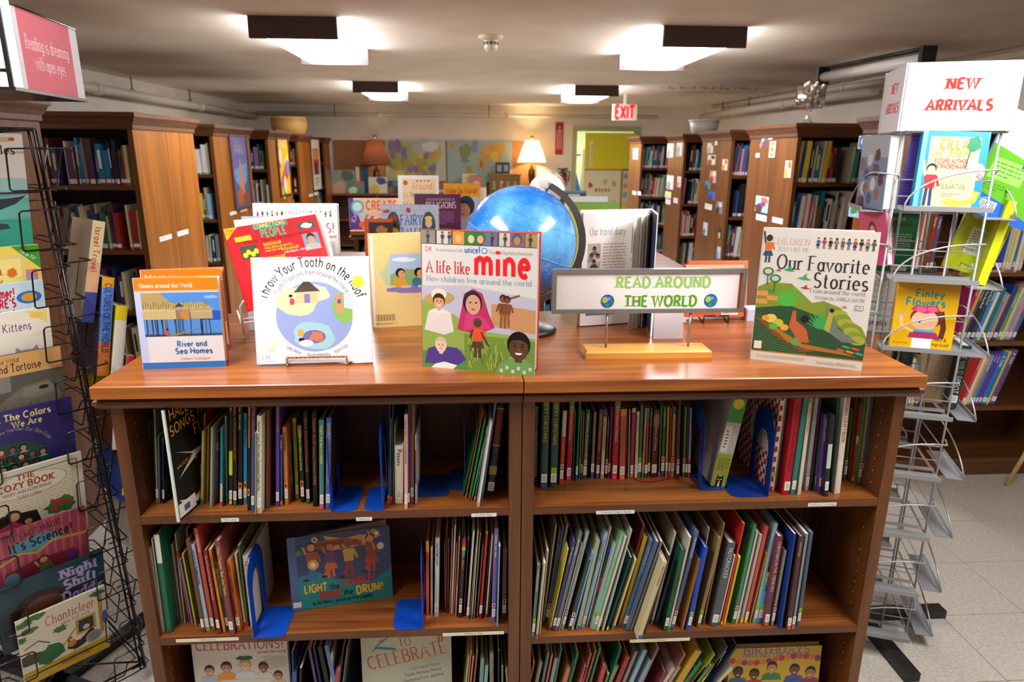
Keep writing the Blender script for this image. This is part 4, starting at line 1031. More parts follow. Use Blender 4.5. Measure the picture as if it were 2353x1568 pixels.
row_E(ZS[1], xs(2080, 612, 0), [(.02, .26, '#2c3450', 'navy book behind wires'), (.024, .27, '#b8562c', 'rust book behind wires'), (.02, .27, '#d8d0bc', 'ivory book behind wires'), (.02, .26, '#7c5a3c', 'brown book behind wires'), (.022, .26, '#b42430', 'red book behind wires'), (.02, .25, '#5c4c74', 'violet book behind wires')], 'the second shelf', 2)
row_E(ZS[2], xs(2196, 770, 0), [(.016, .27, '#a02c5c', 'magenta slim book'), (.014, .27, '#c8a02c', 'amber slim book'), (.012, .26, '#4c3c70', 'purple slim book'), (.022, .26, '#1c2028', 'black book'), (.02, .27, '#28404c', 'dark teal book'), (.018, .25, '#3c7cb8', 'blue book'), (.016, .24, '#d8d4c8', 'white slim book'), (.02, .26, '#2c6c5c', 'green book'), (.016, .24, '#4c84c4', 'sky blue book'), (.014, .23, '#d88c3c', 'orange slim book'), (.024, .27, '#283c80', 'indigo book'), (.018, .25, '#6c8c4c', 'moss green book'), (.016, .26, '#c8c080', 'straw book'), (.014, .24, '#7c98c8', 'pale blue book'), (.02, .28, '#c88a7c', 'salmon book'), (.02, .28, '#2c6cb4', 'bright blue book')], 'the third shelf', 14)
row_E(ZS[3], xs(2205, 935, 0), [(.016, .26, '#c83c34', 'red slim book'), (.016, .27, '#d8d4cc', 'white slim book'), (.014, .26, '#e0883c', 'orange slim book'), (.018, .26, '#3c8cbc', 'blue slim book'), (.014, .27, '#6c3c8c', 'purple slim book'), (.016, .27, '#4c3c9c', 'violet book'), (.03, .27, '#1f74b8', 'bright blue starfish book'), (.012, .28, '#c8b44c', 'thin yellow book'), (.03, .29, '#5c4c7c', 'tall violet book')], 'the fourth shelf', 14)
row_E(ZS[3], xs(2075, 930, 0), [(.018, .24, '#d8d0bc', 'ivory book behind the trays'), (.016, .23, '#3c8ca0', 'teal book behind the trays'), (.018, .25, '#c8a040', 'amber book behind the trays'), (.02, .24, '#2c4c8c', 'navy book behind the trays')], 'the fourth shelf', 3)
# shelf labels on that bookcase
for (px0, px1, py, c) in ((2270, 2335, 622, '#9c3a34'), (2203, 2267, 783, '#3c7a54')):
    p0, p1 = ony(px0, py, 1.51), ony(px1, py, 1.51); a = Art(1e-4); a.rect(0, 0, p1.x-p0.x, .012, '#c8b070'); a.rect(.02, .001, p1.x-p0.x-.012, .011, c); a.lines(.024, .002, p1.x-p0.x-.02, .010, 1, '#d8c8a0')
    rt = [q for q in COL.objects if q.get('label', '') == SR[0][4]][0]
    a.build('shelf_label', rt, TR(p0.x-rt.location.x, -.004+.004-.002, p0.z-.008), 'matte')

# ------------------------------------------------------------------ standing books with printed covers
def pj(P):
    v = Vector(P)-CAM; z = v.dot(CF); return 1176.5+FPX*v.dot(CR)/z, 784+FPX*v.dot(CD)/z
def solveH(T, ytop, x=0):
    lo, hi = .03, .6
    for _ in range(40):
        mdl = (lo+hi)/2
        if pj(T @ Vector((x, 0, mdl)))[1] > ytop: lo = mdl
        else: hi = mdl
    return (lo+hi)/2
def cover_book(name, label, T, W, H, th=.012, col='#e8e4dc', art=None, open_=0, spine='l', group=None, back=None, bcov=.0024, pages='#f0ece2', cat='book', leaves=6, spinecol=None):
    r = empty(name, label, cat, T, group); c3 = .0022
    b = MB(); b.box(0, 0, 0, W, bcov, H, col); b.build('front_cover', 'print', r)
    if art:
        a = Art(); a.xf = lambda u, v: (u*W, v*W); a.clip = (W, H); art(a, H/W); a.build('cover_print', r, TR(0, -.00004, 0))
    hx = 0 if spine == 'l' else W; sg = 1 if spine == 'l' else -1
    if open_ == 0:
        b = MB(); b.box(.002, bcov, .003, W-.003, th-bcov, H-.003, pages); b.build('pages', 'matte', r)
        b = MB(); b.box(0, th-bcov, 0, W, th, H, back or col); b.build('back_cover', 'print', r)
        b = MB(); x = 0 if spine == 'l' else W; b.box(x-.0012, 0, 0, x+.0012, th, H, spinecol or col); b.build('spine', 'print', r)
    else:
        Hn = lambda an: TR(hx, th*.5, 0) @ RZ(sg*an)
        b = MB(); b.box(.004, bcov, .004, W-.004, bcov+.004, H-.004, pages); 
        for k in range(leaves):
            an = open_*(k+1)/(leaves+1)+brd.uniform(-1, 1)
            xa, xb = (.002, W-.006) if sg > 0 else (-W+.006, -.002)
            b.box(xa, -.0006, .004, xb, .0006, H-.004-brd.uniform(0, .002), pages, Hn(an) )
        b.build('pages', 'matte', r)
        b = MB(); xa, xb = (0, W) if sg > 0 else (-W, 0)
        b.box(xa, 0, 0, xb, bcov, H, back or col, Hn(open_)); b.box(xa+.003*(sg > 0), -.005, .004, xb-.004, 0, H-.004, pages, Hn(open_)); b.build('back_cover', 'print', r)
        b = MB(); b.box(hx-.0014, 0, 0, hx+.0014, th*.5+bcov, H, spinecol or col); b.build('spine', 'print', r)
    return r
def stand(name, label, bl, br, tly, tilt=0, zt=T_, lift=0, **kw):
    p, q = onz(*bl, zt+lift), onz(*br, zt+lift); W = (q-p).length; yaw = math.degrees(math.atan2(q.y-p.y, q.x-p.x))
    T = TR(*p) @ RZ(yaw) @ RX(-tilt); H = solveH(T, tly)
    return cover_book(name, label, T, W, H, **kw), T, W, H
SKY = '#4c84c8'
def art_homes(a, A):
    a.rect(0, A*.865, 1, A, '#f07818'); a.rect(0, A*.85, 1, A*.865, '#b8a898'); a.rect(0, 0, 1, A*.07, '#2c6cb0'); a.rect(0, A*.07, .09, A*.85, '#b4bcd8')
    a.text('Homes around the World', .07, A*.895, .055, '#f8e8d0', wt=.17, serif=True, contrast=.5, fit=.62)
    z0, z1 = A*.36, A*.84; a.rect(.07, z0, 1, z1, SKY); a.rect(.75, z0+.2, 1, z0+.32, '#2450a8'); a.rect(.07, z0, 1, z0+.03, '#34485c'); a.blob(.9, z1-.06, .08, .02, '#8cb4e4', 3)
    rd = random.Random(4)
    for k in range(30):
        x = .1+rd.random()*.84; a.line([(x, z0+.23), (x+rd.uniform(-.012, .012), z0+.01)], .009, rd.choice(['#2c2a28', '#6c6450', '#1c1c20', '#4a4436']))
    for (x0, x1, zr, c) in ((.07, .46, 1, '#c8b078'), (.46, .66, .9, '#8c7448'), (.64, .9, .92, '#b8a070')):
        a.rect(x0, z0+.22, x1, z0+.33*zr+.03, c); a.rects([(x0+.016*j, z0+.225, x0+.016*j+.003, z0+.33*zr) for j in range(int((x1-x0)/.016))], '#6c5a38')
    a.P([(.07, z1), (.3, z1), (.46, z0+.37), (.47, z0+.34), (.07, z0+.35)], '#a8905c'); a.P([(.38, z0+.43), (.8, z0+.43), (.93, z0+.34), (.46, z0+.34)], '#b09a60')
    a.rects([(.08+.03*j, z0+.35+.015*(j % 3), .09+.03*j, z0+.45-.012*(j % 4)) for j in range(26)], '#7c6838'); a.P([(.45, z0+.37), (.51, z0+.43), (.57, z0+.38)], '#3c3c40')
    a.P([(.53, z0+.22), (.5, z0+.3), (.62, z0+.35), (.61, z0+.2)], '#b87c3c')
    a.P([(.3, z0+.02), (.48, z0+.04), (.76, z0+.11), (.5, z0+.02), (.4, z0)], '#8c7840'); a.ell(.33, z0+.055, .03, .03, '#b04c3c'); a.ell(.34, z0+.09, .014, .014, '#2c1c18')
    a.text('River and', .44, A*.245, .068, '#1f5c98', wt=.2, fit=.36); a.text('Sea Homes', .41, A*.165, .068, '#1f5c98', wt=.2, fit=.45); a.text('Debbie Gallagher', .47, A*.095, .035, '#d88c6c', wt=.12, fit=.36)
stand('picture_book', 'orange-topped picture book reading River and Sea Homes, front one at the left', (330, 849), (518.6, 843), 640, 3, art=art_homes, open_=14, th=.012, back='#f07818', col='#cfcdcd', spinecol='#9cacd0')
def art_h2(a, A): a.rect(0, A*.87, 1, A, '#f07818'); a.text('Homes', .05, A*.895, .05, '#f8e8d0', serif=True, fit=.4); a.rect(.06, A*.36, 1, A*.86, '#3c5c44'); a.blob(.85, A*.6, .12, .2, '#1c2420', 5); a.blob(.9, A*.5, .06, .1, '#8c9c9c', 6); a.rect(0, 0, 1, A*.08, '#4c2c6c')
stand('picture_book', 'second orange-topped Homes picture book, half hidden behind the River and Sea Homes book', (345, 812), (526, 805), 621, 3, art=art_h2, open_=12, back='#f07818', col='#e4e2e0')
def art_tooth(a, A):
    a.text('Throw Your Tooth on the Roof', 0, 0, .085, '#2a2420', wt=.12, arc=(.405, .5, A*.48, 163), fit=1.03)
    a.text('Tooth Traditions from Around the World', 0, 0, .042, '#3a3430', wt=.08, arc=(.325, .5, A*.49, 152), fit=.7)
    a.ell(.9, A*.76, .055, .055, '#f0dc50'); a.rect(0, A*.91, .05, A*.97, '#f0c020')
    a.ell(.51, A*.44, .33, .31, '#98a8dc', 48); a.blob(.36, A*.58, .17, .12, '#cfdcae', 2, amp=.1); a.blob(.5, A*.66, .15, .08, '#dbe4b8', 7, amp=.1); a.P([(.7, A*.65), (.66, A*.52), (.7, A*.42), (.78, A*.35), (.84, A*.42), (.84, A*.6), (.78, A*.67)], '#8cbc5c'); a.blob(.5, A*.26, .18, .13, '#a4d0d4', 4, amp=.12)
    a.rect(.36, A*.57, .55, A*.67, '#e8c898'); a.P([(.34, A*.67), (.43, A*.77), (.48, A*.77), (.57, A*.68)], '#5c5048'); a.rect(.43, A*.57, .48, A*.655, '#8c7cac')
    for j in range(9): a.line([(.36+.022*j, A*.675), (.43+.006*j, A*.765)], .003, '#2c2420')
    a.ell(.325, A*.585, .022, .03, '#d04860'); a.ell(.31, A*.63, .018, .018, '#e8b898'); a.ell(.315, A*.64, .016, .012, '#3a2018')
    a.rect(.7, A*.47, .76, A*.65, '#d89878'); a.P([(.77, A*.67), (.86, A*.62), (.86, A*.5), (.77, A*.52)], '#e4e8f4'); a.rects([(.77, A*.53+.018*j, .855, A*.533+.018*j) for j in range(7)], '#8c9ccc'); a.rect(.715, A*.56, .745, A*.6, '#5c5c8c')
    a.ell(.5, A*.25, .1, .06, '#7c6cac', 24); a.P([(.45, A*.22), (.58, A*.2), (.57, A*.29), (.49, A*.3)], '#c87c5c'); a.rect(.36, A*.26, .41, A*.32, '#e8a850'); a.ell(.385, A*.215, .028, .022, '#d8a888'); a.ell(.39, A*.225, .026, .016, '#2c1c14'); a.ell(.43, A*.19, .06, .03, '#f0ece4')
    a.P([(.115+.06*math.cos(R_(t)), A*.2+.075*math.sin(R_(t))) for t in range(-150, 60, 20)]+[(.085+.06*math.cos(R_(t)), A*.215+.062*math.sin(R_(t))) for t in range(50, -150, -20)], '#f4ecc8')
    a.rect(.01, A*.03, .16, A*.095, '#e8e6ec'); a.text('J 398', .04, A*.05, .03, '#888890'); a.text('Selby Beeler', .25, A*.15, .035, '#5c5450', wt=.08, rot=-28, fit=.14); a.text('Illustrated by', .43, A*.065, .03, '#5c5450', wt=.09, fit=.2); a.text('Karen Katz', .68, A*.085, .035, '#5c5450', wt=.08, rot=28, fit=.13)
rT, TT, TW, TH = stand('picture_book', 'square white picture book reading Throw Your Tooth on the Roof on a gold wire easel', (592, 838), (856, 830), 592, 8, lift=.006, art=art_tooth, col='#eeecf4', open_=3, th=.008, back='#eeecf4')
def art_mine(a, A):
    a.rect(0, A*.9, 1, A, '#4c4844')
    for j, (x, c) in enumerate(((0, '#8c8478'), (.14, '#c8c4bc'), (.28, '#d88c3c'), (.38, '#3c6c3c'), (.54, '#6c6c84'), (.68, '#c8c0b0'), (.77, '#8c5c74'), (.9, '#a88c5c'))): a.rect(x, A*.905, x+.125, A*.995, c)
    for x, c, sk in ((.33, '#e08c20', '#d8a878'), (.44, '#2c7c3c', '#e0b890'), (.52, '#2c6c3c', '#d8a070'), (.83, '#4c5c6c', '#b87c54')): a.ell(x, A*.955, .045, .05, c, 14); a.ell(x, A*.945, .028, .034, sk, 12)
    for x in (.06, .19, .25, .62, .73, .94): a.kid(x, A*.905, .1, '#8a6448', '#3c3c48', '#2a2a2c')
    a.rect(.03, A*.845, .11, A*.885, '#e8e0d8'); a.text('DK', .037, A*.85, .038, '#c03c3c', serif=True, wt=.16, fit=.062); a.text('In association with', .135, A*.853, .026, '#9c8c84', wt=.09, fit=.23, serif=True)
    a.text('unicef', .385, A*.85, .05, '#2c6cc0', wt=.17, fit=.135); a.ell(.555, A*.868, .024, .024, '#2c6cc0'); a.ell(.555, A*.868, .017, .017, '#e8e4dc'); a.text('Foreword by Harry Belafonte', .6, A*.85, .026, '#9c8c84', wt=.09, fit=.36, serif=True)
    a.text('A life like', .045, A*.7, .1, '#c8202c', wt=.13, contrast=.4, serif=True, fit=.385); a.text('mine', .475, A*.7, .22, '#e01c28', wt=.2, fit=.47); a.text('How children live around the world', .045, A*.638, .047, '#8490b8', wt=.09, contrast=.6, serif=True, fit=.91)
    a.P([(0, A*.6), (.4, A*.62), (1, A*.55), (1, 0), (0, 0)], '#b8b4c4'); a.P([(.62, A*.5), (1, A*.47), (1, A*.3), (.62, A*.34)], '#c08c5c'); a.P([(0, A*.5), (.3, A*.4), (.5, A*.3), (1, A*.27), (1, 0), (0, 0)], '#8ca44c'); a.P([(.38, A*.27), (1, A*.25), (1, 0), (.38, 0)], '#6c8c34')
    rd = random.Random(8)
    for k in range(60): x = .4+rd.random()*.5; z = rd.random()*A*.2; a.line([(x, z), (x+rd.uniform(-.02, .02), z+.07)], .005, rd.choice(['#a8b44c', '#3c5c20', '#c4bc5c']))
    a.P([(0, A*.12), (.36, A*.15), (.42, 0), (0, 0)], '#4c8c4c')
    a.ell(.155, A*.515, .14, .055, '#b8945c', 20, rot=8); a.ell(.155, A*.545, .07, .05, '#e0d4c0'); a.portrait(.155, A*.49, .058, '#d89c74', '#3c2818', '#e4d8d0'); a.P([(.02, A*.28), (.06, A*.42), (.15, A*.4), (.26, A*.42), (.29, A*.28), (.2, A*.25)], '#dcd0c8')
    a.P([(.32, A*.3), (.36, A*.46), (.38, A*.56), (.46, A*.6), (.54, A*.57), (.6, A*.42), (.65, A*.33), (.5, A*.27)], '#b82c5c'); a.ell(.455, A*.5, .085, .1, '#2c1c20'); a.ell(.46, A*.485, .066, .085, '#c8987c'); a.P([(.37, A*.3), (.4, A*.42), (.55, A*.4), (.62, A*.32)], '#c83c6c')
    a.ell(.435, A*.5, .011, .007, '#1a1210', 8); a.ell(.485, A*.5, .011, .007, '#1a1210', 8); a.ell(.46, A*.452, .02, .008, '#a85048', 10)
    a.kid(.72, A*.33, .28, '#7a4428', '#7a4428', '#8c5434'); a.line([(.73, A*.53), (.86, A*.57)], .014, '#7a4428'); a.kid(.755, A*.34, .26, '#6c3c24', '#7a4428', '#8c5434')
    a.kid(.5, A*.1, .34, '#5c3420', '#d8502c', '#4c3c2c', '#4c4440', True); a.line([(.53, A*.29), (.6, A*.19)], .016, '#5c3420')
    a.P([(.02, A*.03), (.05, A*.14), (.14, A*.17), (.32, A*.16), (.4, A*.08), (.3, A*.02)], '#4c3c84'); a.portrait(.17, A*.17, .06, '#e0c0a4', '#c8b894', '#4c3c84', False); a.P([(.08, A*.0), (.12, A*.03), (.2, A*.05), (.32, A*.03), (.28, 0)], '#e4e8e0')
    a.portrait(.86, A*.2, .105, '#5c3a28', '#16100e', '#6c9c5c'); a.rects([(.7+.05*i, .01+.03*(i % 2), .725+.05*i, .04+.03*(i % 2)) for i in range(6)], '#c8d4b4')
stand('picture_book', 'large white picture book reading A life like mine, standing over the table seam', (972.3, 841.5), (1228, 864.8), 527, 2, art=art_mine, col='#d2cec6', open_=9, th=.014, back='#c83c34', spinecol='#b0504c')
def art_fav(a, A):
    P = lambda pts, c: a.P([(x, z*A) for x, z in pts], c)
    a.text('CHILDREN', .09, A*.885, .055, '#b88c7c', serif=True, wt=.1, contrast=.4, fit=.33)
    for k, c in enumerate(('#c83c3c', '#d88c3c', '#6c8c4c', '#3c6ca8')): a.rect(.1+.08*k, A*.882, .17+.08*k, A*.8835, c)
    a.text('JUST LIKE ME', .14, A*.835, .038, '#7c84a0', serif=True, wt=.1, contrast=.4, fit=.28)
    for k in range(10): a.kid(.49+.052*k, A*.865, .105, ['#c89878', '#5c3a28'][k % 2], ['#3c5c9c', '#a8384c', '#2c2c30', '#8c7c4c', '#3c6c4c'][k % 5], ['#2c3044', '#8c3c4c', '#4c4c3c'][k % 3], skirt=k % 2 == 0)
    a.kid(.06, A*.745, .26, '#4c2c20', '#c86c3c', '#2c4c6c', skirt=True, arm=1.6)
    a.text('Our Favorite', .15, A*.705, .135, '#2c2a30', serif=True, wt=.14, contrast=.35, fit=.80); a.text('Stories', .49, A*.585, .14, '#2c2a30', serif=True, wt=.14, contrast=.35, fit=.47)
    a.text('From around the world', .47, A*.545, .042, '#7c7480', serif=True, wt=.1, contrast=.5, fit=.47); a.text('Written by JAMILA GAVIN', .52, A*.5, .034, '#7c7480', serif=True, wt=.1, fit=.42)
    a.rect(.87, A*.44, .94, A*.475, '#3c3c40'); a.rect(.874, A*.443, .936, A*.472, '#e8e4dc'); a.text('DK', .88, A*.447, .03, '#3c3c40', serif=True, fit=.05)
    for x, z, c, s in ((.26, .7, '#2c9c5c', 1), (.4, .645, '#3ca04c', 1.2), (.42, .575, '#b02c30', .8), (.17, .69, '#b84c3c', .5), (.78, .455, '#c86c3c', .5)): a.P([(x-.05*s, z*A), (x-.01*s, z*A+.01), (x+.02*s, z*A+.045*s), (x+.02*s, z*A+.01), (x+.06*s, z*A-.012*s), (x, z*A-.012*s)], c)
    P([(0, .56), (.1, .6), (.3, .6), (.5, .47), (.6, .49), (.75, .45), (.85, .36), (.95, .32), (1, .25), (1, .075), (0, .075)], '#7c8c2c')
    P([(0, .4), (.3, .44), (.55, .38), (1, .22), (1, .075), (0, .075)], '#2c4c30')
    for k in range(12): a.line([(0, A*(.36-.02*k)), (.2, A*(.3-.02*k)), (.5, A*(.22-.014*k))], .004, '#5c8450')
    for cx, cz, s, c in ((.27, .43, 1, '#4cac3c'), (.6, .28, .9, '#3c9c4c'), (.12, .5, .4, '#2c8c4c'), (.88, .2, .5, '#3c8c4c'), (.05, .5, .4, '#3c9c54')):
        for k in range(11): an = R_(20+14*k); a.P([(cx-.02*s, cz*A), (cx+.2*s*math.cos(an)-.0*s, cz*A+.22*s*math.sin(an)), (cx+.03*s, cz*A)], c)
    for x, z in ((.08, .68), (.15, .63)): a.line([(x, A*(z-.1)), (x, A*z)], .008, '#5c3c24'); a.ell(x, A*z, .05, .04, '#2c6c4c', 14); a.ell(x, A*z, .035, .026, '#b8c49c', 12)
    for x, z in ((.05, .53), (.14, .5), (.05, .47)): a.rect(x-.05, A*(z-.035), x+.05, A*z, '#c89448'); a.P([(x-.06, A*z), (x, A*(z+.02)), (x+.06, A*z)], '#a87434')
    for k in range(7): a.ell(.75+.03*k, A*(.4-.03*k), .07, .045, ['#98a03c', '#7c8c2c'][k % 2], 14)
    P([(.62, .47), (.68, .44), (.75, .3), (.95, .2), (.8, .2), (.68, .26)], '#6c7468'); P([(.03, .33), (.1, .3), (.25, .18), (.5, .12), (.75, .11), (.95, .1), (.8, .13), (.45, .16), (.2, .27)], '#a86c28'); P([(.0, .33), (.2, .2), (.45, .1), (.6, .105), (.35, .145), (.1, .31)], '#7c4c1c')
    for x, z, r_, c in ((.15, .33, .055, '#d8c05c'), (.22, .3, .05, '#b8b83c'), (.18, .27, .04, '#5ca84c'), (.28, .27, .04, '#d8a03c'), (.1, .33, .035, '#d88c3c'), (.4, .17, .05, '#5c9c4c')): a.ell(x, z*A, r_, r_*.8, c, 14)
    P([(.32, .28), (.34, .4), (.37, .4), (.38, .33), (.48, .27), (.52, .17), (.42, .17), (.36, .24)], '#b85c34'); a.ell(.455, A*.345, .035, .035, '#241814'); P([(.66, .43), (.7, .4), (.68, .26), (.63, .28)], '#a8a03c'); a.ell(.68, A*.425, .02, .02, '#241814')
    for k in range(5): a.ell(.8+.04*k, A*(.14-.004*k+.03*(k % 2)), .04, .012, ['#c84c34', '#3c9c6c', '#d8783c'][k % 3], 10, rot=-12)
    a.rect(0, A*.068, 1, A*.078, '#b87830'); a.rect(0, 0, 1, A*.068, '#cfc8ba'); a.rect(.02, A*.09, .09, A*.15, '#e0dcd4')
    a.text('Photographs by BARNABAS KINDERSLEY', .05, A*.025, .03, '#8c8078', serif=True, wt=.1, fit=.44); a.text('Illustrated by AMANDA HALL', .6, A*.02, .03, '#8c8078', serif=True, wt=.1, fit=.36)
stand('picture_book', 'large white picture book reading Our Favorite Stories near the right table corner', (1724, 825), (1979, 853.3), 522.3, 3, art=art_fav, col='#d2cdc2', open_=13, th=.016, back='#e8e3d8')
def art_back(a, A):
    a.blob(.62, A*.58, .42, .3, '#b8cca0', 3, 20, .12); a.rect(.35, A*.5, 1.0, A*.78, '#a8c4dc'); a.blob(.6, A*.72, .2, .04, '#e4ecf0', 2); a.P([(.35, A*.56), (.6, A*.62), (1, A*.6), (1, A*.45), (.35, A*.45)], '#8cac6c'); a.blob(.7, A*.4, .4, .07, '#8c78b4', 5)
    for x, sh, hr in ((.52, '#d8a02c', '#2c2420'), (.85, '#2c7c9c', '#1c1814')): a.blob(x, A*.47, .12, .09, sh, 4); a.ell(x+.01, A*.58, .085, .085, hr); a.ell(x+.03, A*.565, .06, .07, '#d89c64'); a.ell(x+.05, A*.575, .01, .01, '#1a1210', 8)
    a.ell(.62, A*.43, .1, .025, '#c8c4b4'); a.ell(.9, A*.43, .08, .025, '#c8c4b4')
    for k in range(22): a.rect(.04+.017*k, A*.07, .04+.017*k+(.006, .01, .004)[k % 3], A*.14, '#2c2418')
    a.text('ISBN 0-439-04487-1', .03, A*.03, .03, '#4c4030', fit=.4)
rb_, _, _, _ = stand('picture_book', 'pale yellow book back cover with two cartoon children eating, behind A life like mine', (856.5, 754), (985, 747), 537, 3, art=art_back, col='#e6cf88', th=.008, open_=5)

# wire easels
def easel(label, T, W, mat, twist=False, h=.1, dep=.11, top=False):
    r = empty('book_easel', label, 'easel', T); rr = .0022
    for x in (0, W):
        b = MB(); P = [(x, -.018, .022), (x, -.018, .006), (x, -.006, .0025), (x, dep*.5, .012), (x, .012, h)]
        if twist:
            n = 24; Q = [Vector(P[0]).lerp(Vector(P[1]), i/6) for i in range(6)]+[Vector(p) for p in P[1:]]
            b.tube(Q, rr)
        else: b.tube(P, rr)
        b.tube([(x, .012, h), (x, dep, .003)], rr); b.build('side_wire', mat, r); b = MB(); b.sphere(x, -.018, .0035, .0034); b.build('foot_tip', mat, r)
    b = MB()
    if twist:
        for ph in (0, math.pi):
            b.tube([(x_*W/60, -.018+.0016*math.cos(x_*.75+ph), .022+.0016*math.sin(x_*.75+ph)) for x_ in range(61)], .0015)
            for x in (0, W): b.tube([(x+.0016*math.cos(i*.75+ph), -.018+.0016*math.sin(i*.75+ph), .022-.018*i/12) for i in range(13)], .0014)
    else: b.tube([(0, -.018, .022), (W, -.018, .022)], rr)
    b.tube([(0, .012, h), (W, .012, h)], rr); b.build('front_bar', mat, r)
    return r
eL, eR = onz(660, 843, T_), onz(797, 840, T_)
easel('twisted gold wire easel holding the Throw Your Tooth on the Roof book', TR(eL.x, eL.y+.018, T_) @ RZ(math.degrees(math.atan2(eR.y-eL.y, eR.x-eL.x))), (eR-eL).length, 'gold', True, .12)
p = onz(562, 775, T_)
r = empty('book_easel', 'white coated wire easel holding the red Connections People magazine', 'easel', TR(p.x, p.y, T_) @ RZ(25))
b = MB()
for x in (0, .17):
    b.tube([(x, 0, .004), (x-.003, 0, .06), (x-.003, 0, .085), (x+.006, .0, .098), (x+.022, .004, .103), (x+.03, .1, .11)], .0032, None, 8); b.tube([(x, 0, .02), (x, .11, .05)], .0028, None, 8)
b.build('side_wire', 'white_wire', r); b = MB(); b.tube([(0, 0, .05), (.17, 0, .05)], .0028); b.tube([(0, .04, .03), (.17, .04, .03)], .0028); b.build('cross_wire', 'white_wire', r)
def art_conn(a, A):
    a.P([(0, A), (.14, A), (0, A-.13)], '#e0a020'); a.text('Ages', .02, A-.04, .03, '#3c2c10', rot=0); a.text('9 to 13', .01, A-.075, .03, '#3c2c10')
    a.rect(.29, A*.93, .67, A*.985, '#1c7c7c'); a.text('CONNECTIONS!', .31, A*.942, .045, '#e8b84c', wt=.17, fit=.34); a.text('PEOPLE', .36, A*.825, .085, '#3c9c6c', wt=.26, fit=.27); a.text('INTRIGUING, STIMULATING, AND UNIQUELY INTERACTIVE', .16, A*.775, .035, '#1c1410', wt=.16, fit=.72)
    a.rect(.08, A*.82, .25, A*.88, '#d8b02c'); a.rect(.76, A*.84, .96, A*.93, '#4c4c44'); a.blob(.86, A*.88, .06, .03, '#c8c4b8', 2); a.rect(.1, A*.6, .28, A*.76, '#3c4a2c')
    for k in range(4): a.ell(.14+.04*k, A*(.65+.03*(k % 2)), .025, .03, '#e0c02c', 10)
    a.rect(.78, A*.62, .96, A*.78, '#7c8ca0'); a.portrait(.87, A*.71, .05, '#c89070', '#2c1c14', '#a8a4a0', False); a.rect(.12, A*.42, .3, A*.57, '#a02c34'); a.portrait(.22, A*.5, .045, '#c08860', '#2c1814', '#4c4048', False)
    for x, z, t in ((.35, .72, 'Discover'), (.52, .63, 'Examine'), (.35, .55, 'Understand')): a.rect(x, A*z, x+.19, A*(z+.035), '#e0a020'); a.text(t, x+.02, A*z+.01, .03, '#2c1c10', wt=.18, fit=.15)
    a.text('what makes people the', .35, A*.68, .03, '#e8c84c', fit=.3); a.text('way they are', .35, A*.645, .03, '#e8c84c', fit=.18); a.text('individuals, families,', .54, A*.59, .03, '#f0dcd0', fit=.3); a.ell(.2, A*.35, .06, .05, '#1c8c8c'); a.rect(.2, A*.2, .4, A*.31, '#d84c2c'); a.rect(.22, A*.21, .38, A*.27, '#b8a040')
p0 = ony(571, 716, .20); W = .232
Tc = TR(p0.x, p0.y, p0.z) @ RZ(28) @ RX(-22) @ RY(-7)
cover_book('magazine', 'red CONNECTIONS PEOPLE magazine leaning left in the white wire easel', Tc, W, solveH(Tc, 527), th=.006, col='#d01c24', art=art_conn, open_=0, cat='magazine', bcov=.0008)
q = ony(520, 590, .37); cover_book('magazine', 'off-white magazine leaf standing right behind the red Connections magazine', Tc @ TR(.018, .012, .01) @ RY(4), .225, solveH(Tc, 527)+.012, th=.004, col='#dfdcd4', cat='magazine', bcov=.0008)
def art_sky(a, A): a.P([(0, 0), (1, 0), (1, A*.75), (.8, A*.82), (.6, A*.7), (0, A*.6)], '#b4bcc8')
p = ony(556, 586, .43); cover_book('picture_book', 'grey-blue picture book with a cloud, between the magazine and CELEBRATIONS', TR(p.x, .43, T_+.001) @ RX(-5), ony(735, 500, .43).x-p.x, solveH(TR(p.x, .43, T_) @ RX(-5), 498), th=.008, col='#a0acb8', art=art_sky)
def art_celeb(a, A, big=True):
    a.text('in association with unicef the United Nations Children\'s Fund', .04, A*.955, .024, '#9c948c', serif=True, wt=.1, fit=.9)
    for k in range(16):
        x = .05+.058*k
        if 6 <= k <= 10: continue
        a.kid(x, A*.885, .075, ['#c89878', '#6c4430'][k % 2], ['#b03c3c', '#2c2c34', '#3c6c4c', '#c8a03c'][k % 4], '#2c2c34', skirt=k % 3 == 0)
    a.text('CHILDREN', .37, A*.912, .045, '#8c9ca0', serif=True, wt=.1, fit=.29); a.rect(.36, A*.884, .68, A*.886, '#a8a4a0'); a.text('JUST LIKE ME', .4, A*.89, .02, '#8c84a0', serif=True, fit=.22)
    a.text('CELEBRATIONS!', .04, A*.76, .11, '#b83438', serif=True, wt=.12, contrast=.4, fit=.92); a.text('around the world', .68, A*.715, .035, '#c05c5c', serif=True, fit=.3); a.lines(.74, A*.55, .96, A*.69, 9, '#b8b4ac', .3)
p = ony(583, 588, .52); Tq = TR(p.x, .52, T_+.001) @ RX(-6)
cover_book('picture_book', 'tall white CELEBRATIONS picture book at the back of the table, behind the red magazine', Tq, ony(770, 500, .52).x-p.x, solveH(Tq, 467), th=.03, col='#e8e6e2', art=lambda a, A: (art_celeb(a, A), a.portrait(.84, A*.42, .06, '#6c4430', '#1a1210', '#c8c8d0')))
p = ony(420, 1620, .03)
def art_cel2(a, A):
    art_celeb(a, A)
    for x, z, r_, sk, hr, cl in ((.16, .56, .055, '#c89470', '#1c1410', '#a8b4c4'), (.34, .585, .06, '#c08860', '#1c1410', '#d8902c'), (.54, .6, .065, '#dcb090', '#b08c54', '#c8ccd4'), (.73, .575, .055, '#8c5c40', '#1c1410', '#c8c4bc'), (.88, .49, .05, '#b08058', '#1c1410', '#c8b48c')): a.portrait(x, z*A, r_, sk, hr, cl)
    a.blob(.54, A*.675, .085, .025, '#2c4c2c', 3, 20, .2)
